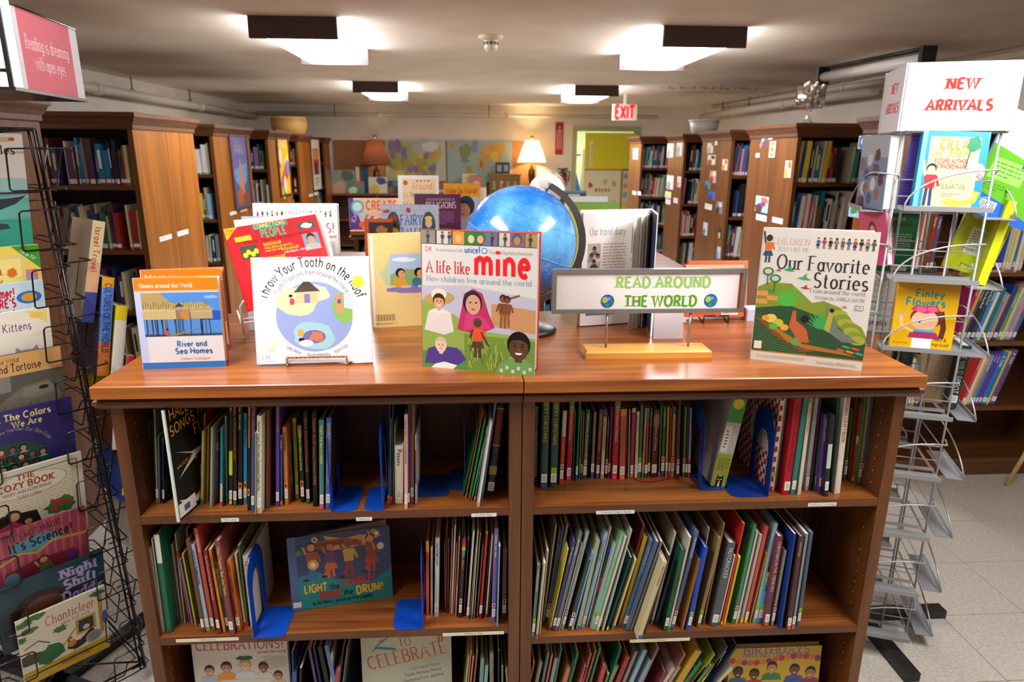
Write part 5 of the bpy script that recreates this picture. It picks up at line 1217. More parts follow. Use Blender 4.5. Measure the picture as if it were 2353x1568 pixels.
pl_, pr_ = ony(427, 1484, .05), ony(640, 1484, .05)
Wc = pr_.x-pl_.x
cover_book('picture_book', 'white CELEBRATIONS picture book facing out on the lowest left shelf', TR(pl_.x+.008, .05, Z3+.0008) @ RX(-3), Wc+.01, .302, th=.016, col='#cfc9c0', art=art_cel2)
def art_days(a, A):
    a.rect(0, 0, 1, A, '#b8bca8'); a.rect(.0, A*.9, .3, A*.99, '#a4a868'); a.text('DAYS', .3, A*.83, .17, '#b8453c', serif=True, wt=.12, contrast=.4, fit=.4, rot=8); a.text('TO', .42, A*.7, .11, '#b8453c', serif=True, contrast=.4, fit=.14, rot=8); a.text('CELEBRATE', .08, A*.48, .16, '#b8453c', serif=True, contrast=.4, fit=.9, rot=12)
    a.kid(.88, A*.74, .3, '#a8664c', '#b03c38', '#b03c38', skirt=True); a.ell(.22, A*.76, .03, .03, '#c89070'); a.line([(.12, A*.66), (.2, A*.74), (.4, A*.86)], .02, '#4c8c8c'); a.line([(.15, A*.7), (.38, A*.68)], .03, '#3c7c8c'); a.line([(.6, A*.74), (.68, A*.77), (.74, A*.76)], .02, '#c8b048')
    a.text('A Full Year of Poetry,', .52, A*.46, .035, '#5c6c84', serif=True, rot=10, fit=.36); a.text('People, Holidays, History,', .48, A*.4, .035, '#5c6c84', serif=True, rot=10, fit=.42); a.text('Fascinating Facts, and More', .46, A*.34, .035, '#5c6c84', serif=True, rot=10, fit=.46)
pl_, pr_ = ony(822, 1482, .06), ony(1022, 1473, .06)
cover_book('picture_book', 'pale green DAYS TO CELEBRATE book facing out on the lowest left shelf', TR(pl_.x+.006, .06, Z3+.0008) @ RX(-4), pr_.x-pl_.x+.01, .298, th=.016, col='#b8bca8', art=art_days)
def art_bday(a, A):
    a.rect(0, 0, 1, A, '#c8a834'); a.text('BIRTHDAYS', .15, A*.885, .085, '#7c6c9c', serif=True, wt=.2, contrast=.6, fit=.72); a.text('AROUND THE WORLD', .14, A*.82, .045, '#7c6c9c', serif=True, wt=.18, fit=.73)
    for k in range(15): a.ell(.03+.067*k, A*(.77-.05*math.sin(k*.45)), .036, .036, ['#b8402c', '#d87c3c', '#8c3c74', '#c8603c'][k % 4], 10)
    for k in range(40): a.ell(.03+.94*((k*37) % 41)/41, A*(.45+.3*((k*17) % 23)/23), .006, .006, '#a88c34', 6)
    for x, z, sk, cl in ((.1, .55, '#5c3824', '#3c6c8c'), (.28, .5, '#6c4028', '#b03c34'), (.47, .62, '#c88c5c', '#3c7c44'), (.72, .56, '#7c4c30', '#3c5ca0'), (.9, .5, '#b07c54', '#8c3c5c')): a.portrait(x, z*A, .06, sk, '#241610', cl)
pl_, pr_ = ony(1682, 1500, .06), ony(1893, 1496, .06)
Tb = TR(pl_.x, .06, Z3+.0008) @ RX(-4)
cover_book('picture_book', 'yellow BIRTHDAYS AROUND THE WORLD book facing out on the lowest right shelf', Tb, pr_.x-pl_.x, solveH(Tb, 1492), th=.02, col='#c8a834', art=art_bday)
def art_light(a, A):
    a.rect(0, 0, 1, A, '#34406c'); a.P([(0, 0), (1, 0), (1, A*.42), (.8, A*.27), (.45, A*.36), (.25, A*.5), (.1, A*.46), (0, A*.36)], '#1f7c7c'); a.rect(0, 0, .075, A, '#4c5c8c')
    a.P([(.13, A*.82), (.3, A*.9), (.55, A*.92), (.75, A*.86), (.72, A*.76), (.5, A*.82), (.3, A*.8)], '#8c3c2c'); a.text('A book of holidays around the world', .2, A*.83, .045, '#2c1c18', wt=.12, rot=0, fit=.5)
    a.P([(.35, A*.97), (.55, A*.9), (.7, A*.93), (.92, A*.89), (.7, A*.78), (.4, A*.76)], '#c88c34'); a.P([(.13, A*.82), (.3, A*.91), (.56, A*.91), (.74, A*.84), (.7, A*.78), (.5, A*.83), (.3, A*.81)], '#8c3c2c'); a.text('A book of holidays around the world', .2, A*.835, .04, '#241614', wt=.14, fit=.48)
    a.ell(.84, A*.93, .04, .04, '#c87c2c'); a.ell(.26, A*.93, .03, .03, '#b8c8d8'); a.ell(.26, A*.93, .018, .018, '#c83c34'); a.ell(.1, A*.78, .03, .03, '#3c8c54'); a.ell(.87, A*.92, .022, .02, '#e0d8c8')
    for x, z, h, sk, sh, pt, hr in ((.22, .38, .42, '#c88c54', '#a04c2c', '#3c5c9c', '#241a18'), (.4, .4, .38, '#b86c3c', '#6c3c6c', '#c8602c', '#5c3020'), (.58, .37, .42, '#6c4c3c', '#c8a044', '#8c3038', '#b04c34'), (.8, .4, .42, '#c88850', '#8c3c30', '#a83c24', '#241c18')): a.kid(x, z*A, h, sk, sh, pt, hr, skirt=x in (.4, .8), arm=1); a.line([(x-.06, z*A+.03), (x+.01, z*A+.14)], .04, pt); a.ell(x-.07, z*A+.015, .03, .015, '#2c1c1c')
    a.ell(.23, A*.6, .055, .055, '#d89c3c'); a.ell(.23, A*.6, .025, .028, '#e8e0d0'); a.line([(.84, A*.7), (.78, A*.97)], .014, '#c8902c'); a.ell(.9, A*.74, .035, .04, '#d8ccb4')
    a.text('LIGHT', .13, A*.225, .085, '#e0b030', wt=.24, fit=.22); a.text('the', .38, A*.235, .06, '#1c1c20', wt=.18, fit=.09); a.text('CANDLE!', .5, A*.245, .08, '#b02c2c', wt=.26, fit=.33, rot=3)
    a.text('BANG', .28, A*.115, .08, '#b02c2c', wt=.26, fit=.2); a.text('the', .51, A*.13, .06, '#1c1c20', wt=.18, fit=.09); a.text('DRUM!', .64, A*.115, .085, '#e0b030', wt=.26, fit=.27, rot=3)
    a.text('by Ann Morris * pictures by Peter Linenthal', .2, A*.05, .04, '#14242c', wt=.16, fit=.6); a.rect(.01, A*.045, .09, A*.12, '#c8c8cc')
pL, pR = onz(673, 1407, Z2L), onz(903, 1372, Z2L)
Tl = TR(pL.x, pL.y, Z2L+.001) @ RZ(math.degrees(math.atan2(pR.y-pL.y, pR.x-pL.x))) @ RX(-4); Hl = solveH(Tl, 1238)
cover_book('picture_book', 'blue and teal LIGHT the CANDLE! BANG the DRUM! book facing out on the middle shelf', Tl, (pR-pL).length, min(Hl, .24), th=.01, col='#34406c', art=art_light, open_=10)
# ------------------------------------------------------------------ READ AROUND THE WORLD sign
pa, pb = onz(1345.8, 825.7, T_), onz(1635, 821.7, T_); bw = pb.x-pa.x; by = pa.y
r = empty('table_sign', 'silver framed READ AROUND THE WORLD sign on two posts over a maple block', 'sign', (pa.x, by, T_))
dpt = onz(1339, 790, T_+.018).y-by; b = MB(); b.loft([(0, 0, bw, dpt, 0), (0, 0, bw, dpt, .014), (.004, .004, bw-.004, dpt-.004, .0185)]); b.build('base', 'maple', r)
ys = dpt*.5; fx0, fx1 = ony(1267, 719, by+ys).x-pa.x, ony(1705, 719, by+ys).x-pa.x; fz0, fz1 = ony(1400, 719, by+ys).z-T_, ony(1400, 618, by+ys).z-T_
for px in (1392, 1581):
    x = ony(px, 795, by+ys).x-pa.x; b = MB(); b.tube([(x, ys, .017), (x, ys, fz0+.004)], .0032, None, 10); b.build('post', 'alu', r)
bwf = .0105; b = MB(); 
for q in ((fx0, fz0, fx1, fz0+bwf), (fx0, fz1-bwf, fx1, fz1), (fx0, fz0+bwf, fx0+bwf, fz1-bwf), (fx1-bwf, fz0+bwf, fx1, fz1-bwf)): b.loft([(q[0], ys-.009, q[2], ys+.009, q[1]), (q[0], ys-.009, q[2], ys+.009, q[3])])
b.build('frame', 'alu', r)
b = MB(); b.box(fx0+bwf, ys-.003, fz0+bwf, fx1-bwf, ys-.001, fz1-bwf, '#d8642c'); b.build('backing', 'matte', r)
sw, sh = fx1-fx0-2*bwf-.006, fz1-fz0-2*bwf; a = Art(6e-6); N = 12
a.rect(0, 0, sw, sh, '#f2f0ee')
for s_, zz in (('READ AROUND', .6), ('THE WORLD', .07)):
    cx_ = sw*.585 if zz > .5 else sw*.575; c1 = '#98c878' if zz > .5 else '#58983c'
    a.text(s_, cx_, sh*zz, sh*.29, '#c8d86c', 'c', wt=.3, serif=True, contrast=.8, fit=sw*(.52 if zz > .5 else .405)); a.text(s_, cx_, sh*zz, sh*.29, c1, 'c', wt=.22, serif=True, contrast=.8, fit=sw*(.515 if zz > .5 else .40))
for gx in (.28, .85):
    a.ell(sw*gx, sh*.22, sh*.19, sh*.19, '#1c4c2c', 28); a.ell(sw*gx, sh*.22, sh*.175, sh*.175, '#2468c8', 28); a.blob(sw*gx-sh*.07, sh*.26, sh*.08, sh*.09, '#a8c83c', 3); a.blob(sw*gx, sh*.1, sh*.05, sh*.05, '#3c9c3c', 5); a.blob(sw*gx+sh*.14, sh*.2, sh*.04, sh*.08, '#3c8c3c', 7); a.blob(sw*gx+sh*.04, sh*.29, sh*.05, sh*.04, '#6cb0e8', 8)
a.build('sign_card', r, TR(fx0+bwf, ys-.0045, fz0+bwf), 'matte')

# ------------------------------------------------------------------ celestial globe
gc = ony(1197, 557, .40); R0 = 128/FPX*depth(gc)*1.005; gb = onz(1238, 745, T_)
r = empty('globe', 'blue celestial globe with star dots in a dark half ring on a black base', 'globe', (gc.x+.0, gc.y, T_))
gm = newmat('celestial_blue', '#1c78c8', .18, Coat_Weight=.4); n_, l_, bs = nodes(gm); tc = n_.new('ShaderNodeTexCoord'); no = n_.new('ShaderNodeTexNoise'); no.inputs['Scale'].default_value = 9; no.inputs['Detail'].default_value = 4
l_.new(tc.outputs['Object'], no.inputs[0]); rp = n_.new('ShaderNodeValToRGB'); rp.color_ramp.elements[0].position = .35; rp.color_ramp.elements[0].color = lin('#1c74d0'); rp.color_ramp.elements[1].position = .7; rp.color_ramp.elements[1].color = lin('#74c4f0'); l_.new(no.outputs[0], rp.inputs[0]); l_.new(rp.outputs[0], bs.inputs['Base Color'])
cz = gc.z-T_; b = MB(); b.sphere(0, 0, 0, R0, None, 48, 32); g_o = b.build('sphere', gm, r, TR(0, 0, cz) @ RY(23))
b = MB(); rg = random.Random(3)
def gpt(la, lo, rr=R0*1.0006): return (rr*math.cos(R_(la))*math.cos(R_(lo)), rr*math.cos(R_(la))*math.sin(R_(lo)), rr*math.sin(R_(la)))
def gdot(la, lo, s, c):
    P = Vector(gpt(la, lo, R0*1.001)); n = P.normalized(); u = n.orthogonal().normalized(); v = n.cross(u); b.poly([tuple(P+(u*math.cos(t*1.047)+v*math.sin(t*1.047))*s) for t in range(6)], c)
for k in range(170): gdot(rg.uniform(-60, 80), rg.uniform(170, 370), rg.choice([.0006, .0009, .0014]), '#f0f0c8')
for k in range(12): gdot(-8+1.2*k, 215+9*k, .002, '#e89c6c')
b.build('star_dot', 'matte', g_o)['kind'] = 'stuff'
b = MB()
for lo in range(0, 360, 30): b.tube([gpt(la, lo) for la in range(-80, 81, 8)], .00022, '#123c7c', 4)
for la in (-60, -30, 30, 60): b.tube([gpt(la, lo) for lo in range(0, 361, 8)], .00022, '#123c7c', 4)
b.tube([gpt(-1.5, lo) for lo in range(0, 361, 6)], .0012, '#7cb4e0', 4)
for k in range(70):
    la, lo = rg.uniform(-50, 75), rg.uniform(170, 370); b.tube([gpt(la, lo), gpt(la+rg.uniform(-12, 12), lo+rg.uniform(-14, 14))], .00018, '#0c2c5c', 3)
b.build('graticule', 'matte', g_o)['kind'] = 'stuff'
# half meridian: axis tilted towards the upper right as in the photograph
ringm = newmat('smoke_ring', '#57504e', .28, .3)
b = MB(); Ri, Ro = R0*1.05, R0*1.16
arc_ = [(R_(63-t*5.6)) for t in range(0, 28)]
for k, an in enumerate(arc_):
    c_, s_ = math.cos(an), math.sin(an); b.v += [(Ri*c_, -.009, cz+Ri*s_), (Ro*c_, -.009, cz+Ro*s_), (Ro*c_, .009, cz+Ro*s_), (Ri*c_, .009, cz+Ri*s_)]
    if k:
        a0 = len(b.v)-8
        for j in range(4): b.face([a0+j, a0+(j+1) % 4, a0+4+(j+1) % 4, a0+4+j])
b.face([3, 2, 1, 0]); b.face([len(b.v)-4+k for k in range(4)]); b.build('meridian_arc', ringm, r)
b = MB(); an = R_(64); b.tube([(R0*.98*math.cos(an), 0, cz+R0*.98*math.sin(an)), (Ro*math.cos(an), 0, cz+Ro*math.sin(an))], .004); an = R_(-88); b.tube([(R0*.98*math.cos(an), 0, cz+R0*.98*math.sin(an)), (Ro*math.cos(an), 0, cz+Ro*math.sin(an))], .004); b.build('axis_pin', 'alu', r)
b = MB(); b.lathe([(0, 0), (.085, 0), (.088, .006), (.08, .014), (.05, .02), (.02, .03), (.012, .05), (.012, cz-R0*1.1)], gb.x-gc.x-.045, 0, 32); b.build('base', 'dark', r)

# ------------------------------------------------------------------ open travel diary book, white card, orange books, lavender box
pl0_, ph = onz(1332, 752, T_), onz(1487, 741, T_)
yaw = math.degrees(math.atan2(ph.y-pl0_.y, ph.x-pl0_.x)); W = (ph-pl0_).length
Td = TR(*pl0_) @ RZ(yaw); H = solveH(Td, 487)
r = empty('picture_book', 'large open book standing upright, page headed Our travel diary, behind the sign', 'book', Td)
b = MB(); b.box(-.004, .012, 0, W, .0145, H+.004, '#eceae4'); b.build('left_cover', 'print', r)
b = MB(); b.box(0, 0, .003, W-.004, .012, H-.004, '#f0eee8'); b.build('pages', 'matte', r)
a = Art(); a.xf = lambda u, v: (u*W, v*W); A = H/W
a.text('Our travel diary', .1, A*.8, .1, '#6c6460', serif=True, wt=.08, contrast=.4, fit=.5); a.rect(.08, A*.5, .26, A*.73, '#b8b0a8'); a.portrait(.17, A*.68, .03, '#6c4830', '#1c1410', '#6c6484'); a.portrait(.13, A*.62, .03, '#6c4830', '#1c1410', '#8c8ca0'); a.portrait(.22, A*.62, .03, '#7c5438', '#1c1410', '#e0dcd4'); a.portrait(.17, A*.57, .03, '#6c4830', '#1c1410', '#3c3c40')
a.lines(.29, A*.12, .62, A*.74, 24, '#a8a49c', .3, 4); a.rect(.7, A*.64, .97, A*.86, '#7c8478'); a.kid(.78, A*.66, .17, '#6c4830', '#e0e0e0', '#3c6c9c'); a.kid(.85, A*.65, .18, '#6c4830', '#d8d8dc', '#3c5c84'); a.rect(.9, A*.64, .97, A*.86, '#6c5434'); a.rects([(.695, A*.635, .975, A*.64), (.695, A*.86, .975, A*.865)], '#d8d4c8')
a.text("March '94, India", .7, A*.57, .04, '#6c6860', serif=True, fit=.24); a.lines(.7, A*.36, .93, A*.54, 9, '#b4b0a8', .3, 5); a.text("April '94, Ethiopia", .68, A*.3, .04, '#6c6860', serif=True, fit=.27); a.lines(.06, A*.42, .24, A*.48, 4, '#c0bcb4', .3)
a.rect(.08, A*.1, .7, A*.2, '#5c6ca0')
a.build('page_print', r, TR(0, -.0003, 0), 'matte')
tip = onz(1500, 775, T_); v = r.matrix_world.inverted() @ tip; L_ = math.hypot(v.x-W, v.y)
ang = math.degrees(math.atan2(v.y, v.x-W)); b = MB(); b.box(0, -.0025, 0, L_, 0, H+.004, '#eceae4', TR(W, .012, 0) @ RZ(ang)); b.build('right_cover', 'print', r)
b = MB(); b.box(.001, -.0036, .004, L_-.002, -.0026, H, '#28304c', TR(W, .012, 0) @ RZ(ang)); b.box(.0, -.003, .004, .002, .03, H, '#28304c', TR(W, .0, 0)); b.build('endpaper', 'matte', r)
b = MB()
for k in range(3): b.box(0, -.0004, .003, L_*(.5+.1*k), .0004, H-.006, '#e6e3da', TR(W, .008, 0) @ RZ(ang-14-8*k))
b.build('loose_leaf', 'matte', r)
p0, p1 = onz(1501, 779, T_), onz(1569, 779, T_)
r = empty('folded_card', 'blank white folded card standing below the sign, right of the open diary', 'card', (p0.x, p0.y, T_))
b = MB(); b.box(0, 0, 0, p1.x-p0.x, .001, .115, '#eceaf0', RX(-4)); b.build('front_leaf', 'matte', r)
b = MB(); b.box(0, 0, 0, p1.x-p0.x, .001, .115, '#e4e2e8', TR(0, .0165, 0) @ RX(4)); b.build('rear_leaf', 'matte', r)
p0 = onz(1573, 738, T_); 
def art_or(a, A): a.rect(0, 0, 1, A, '#d85c2c'); a.rect(.02, A*.9, .98, A*.985, '#e8b08c'); a.rect(.1, A*.05, .9, A*.9, '#d05020'); a.rect(.62, A*.04, .9, A*.09, '#e8e4dc'); a.lines(.64, A*.05, .88, A*.085, 2, '#4c4440')
for k in range(2):
    Tq = TR(p0.x-.003+.022*k, p0.y+.035*k, T_+.012) @ RX(-9); cover_book('picture_book', ['orange picture book on the small black wire easel behind the sign', 'second orange-brown picture book behind the orange one on the black easel'][k], Tq, ony(1720, 640, p0.y).x-p0.x, solveH(Tq, 607-8*k), th=.01, col=['#d8602c', '#c87850'][k], art=art_or if k == 0 else None, back='#d8602c')
p1 = onz(1615, 742, T_); easel('small black wire easel holding the orange books', TR(p1.x, p1.y+.012, T_), .075, 'black_wire', False, .09)
p0 = onz(1716, 738, T_); r = empty('small_box', 'small pale lavender box half hidden left of Our Favorite Stories', 'box', (p0.x, p0.y, T_)); b = MB(); b.box(0, 0, 0, .06, .05, .034, '#c4c0dc'); b.build('body', 'matte', r); b = MB(); b.box(-.001, -.001, .03, .061, .051, .037, '#d4d0e8'); b.build('lid', 'matte', r)
# ------------------------------------------------------------------ display books on the second and third island
def far_cover(label, pxl, pxr, pyt, Y, zb=T_, tilt=6, col='#ddd', art=None, **kw):
    a_, b_ = ony(pxl, pyt, Y), ony(pxr, pyt, Y); Tq = TR(a_.x, Y, zb+.001) @ RX(-tilt)
    return cover_book('picture_book', label, Tq, b_.x-a_.x, solveH(Tq, pyt), col=col, art=art, **kw)
def art_fairy(a, A):
    a.rect(0, 0, 1, A, '#a8b0c4')
    for j in range(9):
        for i in range(6): a.rect(.01+.17*i+.08*(j % 2), A-.09*(j+1), .01+.17*i+.15+.08*(j % 2) if .01+.17*i+.15+.08*(j % 2) < 1 else 1, A-.09*j-.015, '#b8c0d0')
    a.text('FAIRY', .33, A-.35, .17, '#3c5ca0', serif=True, wt=.17, contrast=.5, fit=.38); a.text('TALES', .33, A-.58, .17, '#3c5ca0', serif=True, wt=.17, contrast=.5, fit=.38); a.text('15 From Far and Wide', .28, A-.72, .06, '#3c5ca0', serif=True, fit=.5)
    for x, sk, sh, ht in ((.2, '#3c2818', '#e0c82c', '#a02c2c'), (.82, '#e0b48c', '#3c6cb0', '#e0c85c')): a.ell(x, A-.38, .12, .26, '#3c4c4c'); a.ell(x, A-.5, .1, .1, sh); a.ell(x, A-.32, .06, .08, sk); a.ell(x, A-.24, .065, .04, ht)
    a.blob(.47, A-.1, .04, .05, '#a83c4c', 4); a.blob(.09, A-.12, .06, .03, '#a83c4c', 5)
far_cover('grey stone-patterned FAIRY TALES book behind the yellow back cover', 874, 1007, 470, 1.45, col='#a8b0c4', art=art_fairy, th=.025)
def art_rel(a, A): a.rect(0, 0, 1, A, '#5c1f48'); a.text('THE KINGFISHER BOOK OF', .25, A-.14, .05, '#c8a8b8', serif=True, fit=.62); a.text('RELIGIONS', .25, A-.3, .13, '#e0d0dc', serif=True, wt=.15, contrast=.5, fit=.65); a.lines(.45, A-.65, .85, A-.36, 7, '#a07c94', .3); a.lines(.2, A-.85, .8, A-.72, 3, '#a07c94', .3)
far_cover('maroon book titled RELIGIONS beside the fairy tales book', 951, 1058, 446, 1.75, col='#5c1f48', art=art_rel, th=.03)
def art_wake(a, A): a.rect(0, 0, 1, A, '#e8a818'); a.text('Wake Up World!', .06, A-.28, .14, '#c83c1c', wt=.22, fit=.88); a.rect(.4, 0, 1, A-.38, '#b8c4d8'); a.ell(.62, A-.62, .24, .28, '#28304c'); a.ell(.56, A-.75, .17, .2, '#d09878'); a.ell(.5, A-.72, .02, .015, '#1c1410', 8); a.ell(.52, A-.85, .05, .02, '#a83c3c', 8)
far_cover('yellow Wake Up World picture book left of the globe', 1018.6, 1102, 421, 1.86, col='#e8a818', art=art_wake, th=.02)
def art_wrld(a, A):
    a.rect(0, 0, 1, A, '#f4f2ee'); a.rect(.1, .05, .93, A-.08, '#f4dcb0'); a.text('Around', .34, A-.34, .17, '#e8a858', wt=.16, fit=.5); a.text('the World', .12, A-.55, .15, '#e8a858', fit=.4); a.text('Grandparents', .3, A-.5, .1, '#5c7cb8', wt=.14, fit=.6); a.text('W', .12, A-.85, .2, '#e8985c', fit=.2); a.ell(.18, A-.18, .06, .06, '#c83c34')
    for k, c in enumerate(('#5c4c34', '#b02c34', '#8c7c2c', '#2c3c84')): a.rect(.45+.09*k, A-.15, .5+.09*k, A-.12, c)
    a.ell(.15, A-.75, .05, .06, '#3c9cc8')
far_cover('white-bordered Around the World picture book standing on the third island', 913, 1007, 403, 3.0, tilt=5, col='#f4f2ee', art=art_wrld, th=.02)
def art_cre(a, A):
    a.rect(0, 0, 1, A, '#f0c8a0'); a.P([(0, 0), (0, A), (.08, A), (.25, 0)], '#5c3c9c'); a.ell(.16, A-.17, .13, .13, '#4cb8c8'); a.ell(.16, A-.17, .09, .09, '#d8ecec'); a.text('CREATE', .33, A-.22, .16, '#d85c3c', wt=.2, fit=.6)
    for k in range(14): a.blob(.25+.7*((k*7) % 13)/13, .08+(A-.42)*((k*5) % 11)/11, .07, .06, ['#e8702c', '#d83c6c', '#e8e03c', '#f4e8d8', '#5cac5c', '#7c6cc8', '#d8c8f0'][k % 7], k)
    a.text('Kids', .12, .12, .1, '#d8c8f0', rot=75, fit=.25)
far_cover('bright picture book reading CREATE standing on the third island', 800, 920, 455, 3.02, tilt=5, col='#f0c8a0', art=art_cre, th=.015)
far_cover('orange-brown picture book peeping out above the yellow back cover', 835, 900, 503, 1.38, tilt=6, col='#c8501c', art=lambda a, A: (a.rect(0, 0, 1, A, '#c8501c'), a.rect(.15, A-.7, 1, A-.12, '#2c2420'), a.blob(.6, A-.4, .2, .15, '#a8682c', 2)), th=.015)
far_cover('narrow white book right of Wake Up World', 1103, 1118, 431, 1.9, col='#e8e4dc', th=.02, art=lambda a, A: a.blob(.5, A*.8, .2, .3, '#c88c7c', 3))
def art_gy(a, A): a.rect(0, 0, 1, A, '#d8c83c'); a.rect(0, A-.14, 1, A, '#7cac3c'); a.rects([(.02+.045*k, A-.17, .04+.045*k, A-.14) for k in range(22)], '#4c8c3c'); a.ell(.33, A-.32, .22, .13, '#c8402c'); a.ell(.8, A-.25, .08, .08, '#e8e03c')
far_cover('yellow and green picture book lying behind the travel diary', 1312, 1427, 464, 1.5, col='#d8c83c', art=art_gy, th=.02)
far_cover('pale blue and orange picture book right of the globe', 1300, 1400, 451, 1.8, col='#c8dce8', art=lambda a, A: (a.rect(0, 0, 1, A, '#d8e8f0'), a.rect(.0, 0, .97, A-.03, '#e4ecf4'), a.text('Families', .2, A-.28, .14, '#d89cb4', fit=.6)), th=.02, spinecol='#e8803c')
far_cover('dark navy book with a small picture, right of the white globe', 1288, 1349, 438, 3.0, col='#1c2c44', art=lambda a, A: (a.rect(0, 0, 1, A, '#18202c'), a.rect(0, A-.08, 1, A, '#3c8cb8'), a.rect(.3, A-.4, .75, A-.12, '#c8b894'), a.ell(.5, A-.28, .12, .08, '#3c8c9c')), th=.02)
wg = ony(1256, 442, 3.1); r = empty('white_globe', 'pale white globe peeking out behind the blue celestial globe', 'globe', (wg.x, wg.y, T_)); R2 = 42/FPX*depth(wg)
b = MB(); b.sphere(0, 0, wg.z-T_, R2, '#ece8e2', 32, 20); b.build('sphere', 'print', r); b = MB(); rg = random.Random(2)
for k in range(7):
    la, lo = R_(rg.uniform(-20, 60)), R_(rg.uniform(180, 340)); P = Vector((math.cos(la)*math.cos(lo), math.cos(la)*math.sin(lo), math.sin(la))); u = P.orthogonal().normalized(); v = P.cross(u); s_ = rg.uniform(.15, .3)
    b.poly([tuple((P+(u*math.cos(t*.7)+v*math.sin(t*.7))*s_*rg.uniform(.6, 1.1)).normalized()*R2*1.006+Vector((0, 0, wg.z-T_))) for t in range(9)], rg.choice(['#d8c4a0', '#b8c8a0', '#d8a08c']))
b.build('continent', 'print', r); b = MB(); b.lathe([(0, 0), (.08, 0), (.08, .01), (.015, .03), (.012, wg.z-T_-R2+.01)], 0, 0, 20); b.build('stand', 'alu', r)
b = MB(); b.tube([((R2+.01)*math.cos(R_(t)), 0, wg.z-T_+(R2+.01)*math.sin(R_(t))) for t in range(-90, 80, 12)], .004); b.build('meridian_arc', 'alu', r)
# ------------------------------------------------------------------ grey wire rack of new arrivals
LN = TR(1.22, .49, 0) @ RZ(-20)
r = empty('display_rack', 'grey wire spinner rack with trays, under the NEW ARRIVALS sign', 'display rack', LN)
h = .115; NT = (1.412, 1.218, 1.02, .824, .634, .436, .241, .075)
for sx in (-1, 1):
    for sy in (-1, 1):
        for k in (1, .35): b = MB(); b.tube([(sx*h*k, sy*h, .045), (sx*h*k, sy*h, 1.625)], .0032, None, 8); b.build('upright_wire', 'grey_wire', r)
b = MB(); b.tube([(0, 0, .04), (0, 0, 1.0)], .016, None, 12); b.lathe([(.05, 1.0), (.05, .985), (.03, .975), (.03, .93)], 0, 0, 20); b.build('centre_pole', 'dark', r)
for k, z in enumerate(NT):
    b = MB()
    for zz in (z+.075, z+.03): b.tube([(-h, -h, zz), (h, -h, zz), (h, h, zz), (-h, h, zz)], .002, None, 6, True)
    b.build('ring_wire', 'grey_wire', r)
    for f_ in range(4):
        M_ = RZ(90*f_) @ TR(0, 0, (0, -.025, -.03, -.012)[f_]); b = MB()
        b.box(-.105, -h-.078, z-.004, .105, -h-(.004 if k < 3 else .03), z-.001, None, M_); b.box(-.105, -h-.08, z-.004, .105, -h-.077, z+.009, None, M_); b.box(-.105, -h-.004, z-.004, .105, -h-.002, z+.006, None, M_)
        b.build('tray', 'grey_steel', r)
        b = MB(); pts = [(-.105+.215*(1-math.cos(R_(a_))), -h-.078+.02*math.sin(R_(a_)), z+.105*math.sin(R_(a_))) for a_ in range(0, 91, 9)]
        pts = [tuple(M_ @ Vector(p)) for p in pts]+[tuple(M_ @ Vector((.122, -h, z+.1))), tuple(M_ @ Vector((h, -h+.01, z+.09)))]
        b.tube(pts, .0024, None, 8); b.build('retaining_wire', 'grey_wire', r)
b = MB()
for an in (20, 110, 200, 290): b.box(0, -.022, 0, .3, .022, .03, None, RZ(an))
b.build('base', 'dark', r)
zt0, zt1, hp = 1.618, 1.786, .125
b = MB()
for sx in (-1, 1):
    for sy in (-1, 1): b.box(sx*hp-.006, sy*hp-.006, zt0-.004, sx*hp+.006, sy*hp+.006, zt1)
for z in (zt0-.004,): b.tube([(-hp, -hp, z), (hp, -hp, z), (hp, hp, z), (-hp, hp, z)], .004, None, 6, True)
b.tube([(-hp, -hp, zt1), (hp, -hp, zt1), (hp, hp, zt1), (-hp, hp, zt1)], .0025, None, 6, True)
b.build('sign_frame', 'alu', r)
for f_ in range(4):
    a = Art(6e-6); w2 = 2*hp+.008; hh = zt1-zt0; a.rect(-.01, -.002, w2+.004, hh+.003, '#dedce0')
    a.text('NEW', w2*.5, hh*.62, hh*.15, '#cc2c1c', 'c', wt=.3, serif=True, contrast=.8, fit=w2*.29, slant=.05); a.text('ARRIVALS', w2*.5, hh*.3, hh*.15, '#cc2c1c', 'c', wt=.3, serif=True, contrast=.8, fit=w2*.6, slant=.05)
    M_ = RZ(90*f_-(180 if f_ == 3 else 0)+(180 if f_ == 3 else 0)) @ TR(-hp-.002, -hp-.0065, zt0)
    a.build('sign_card', r, M_, 'matte')
def on_rack(name, label, L, z, x, y, W, H, face=0, tilt=6, lean=0, **kw):
    return cover_book(name, label, L @ RZ(face) @ TR(x, y, z+.0005) @ RY(lean) @ RX(-tilt), W, H, **kw)
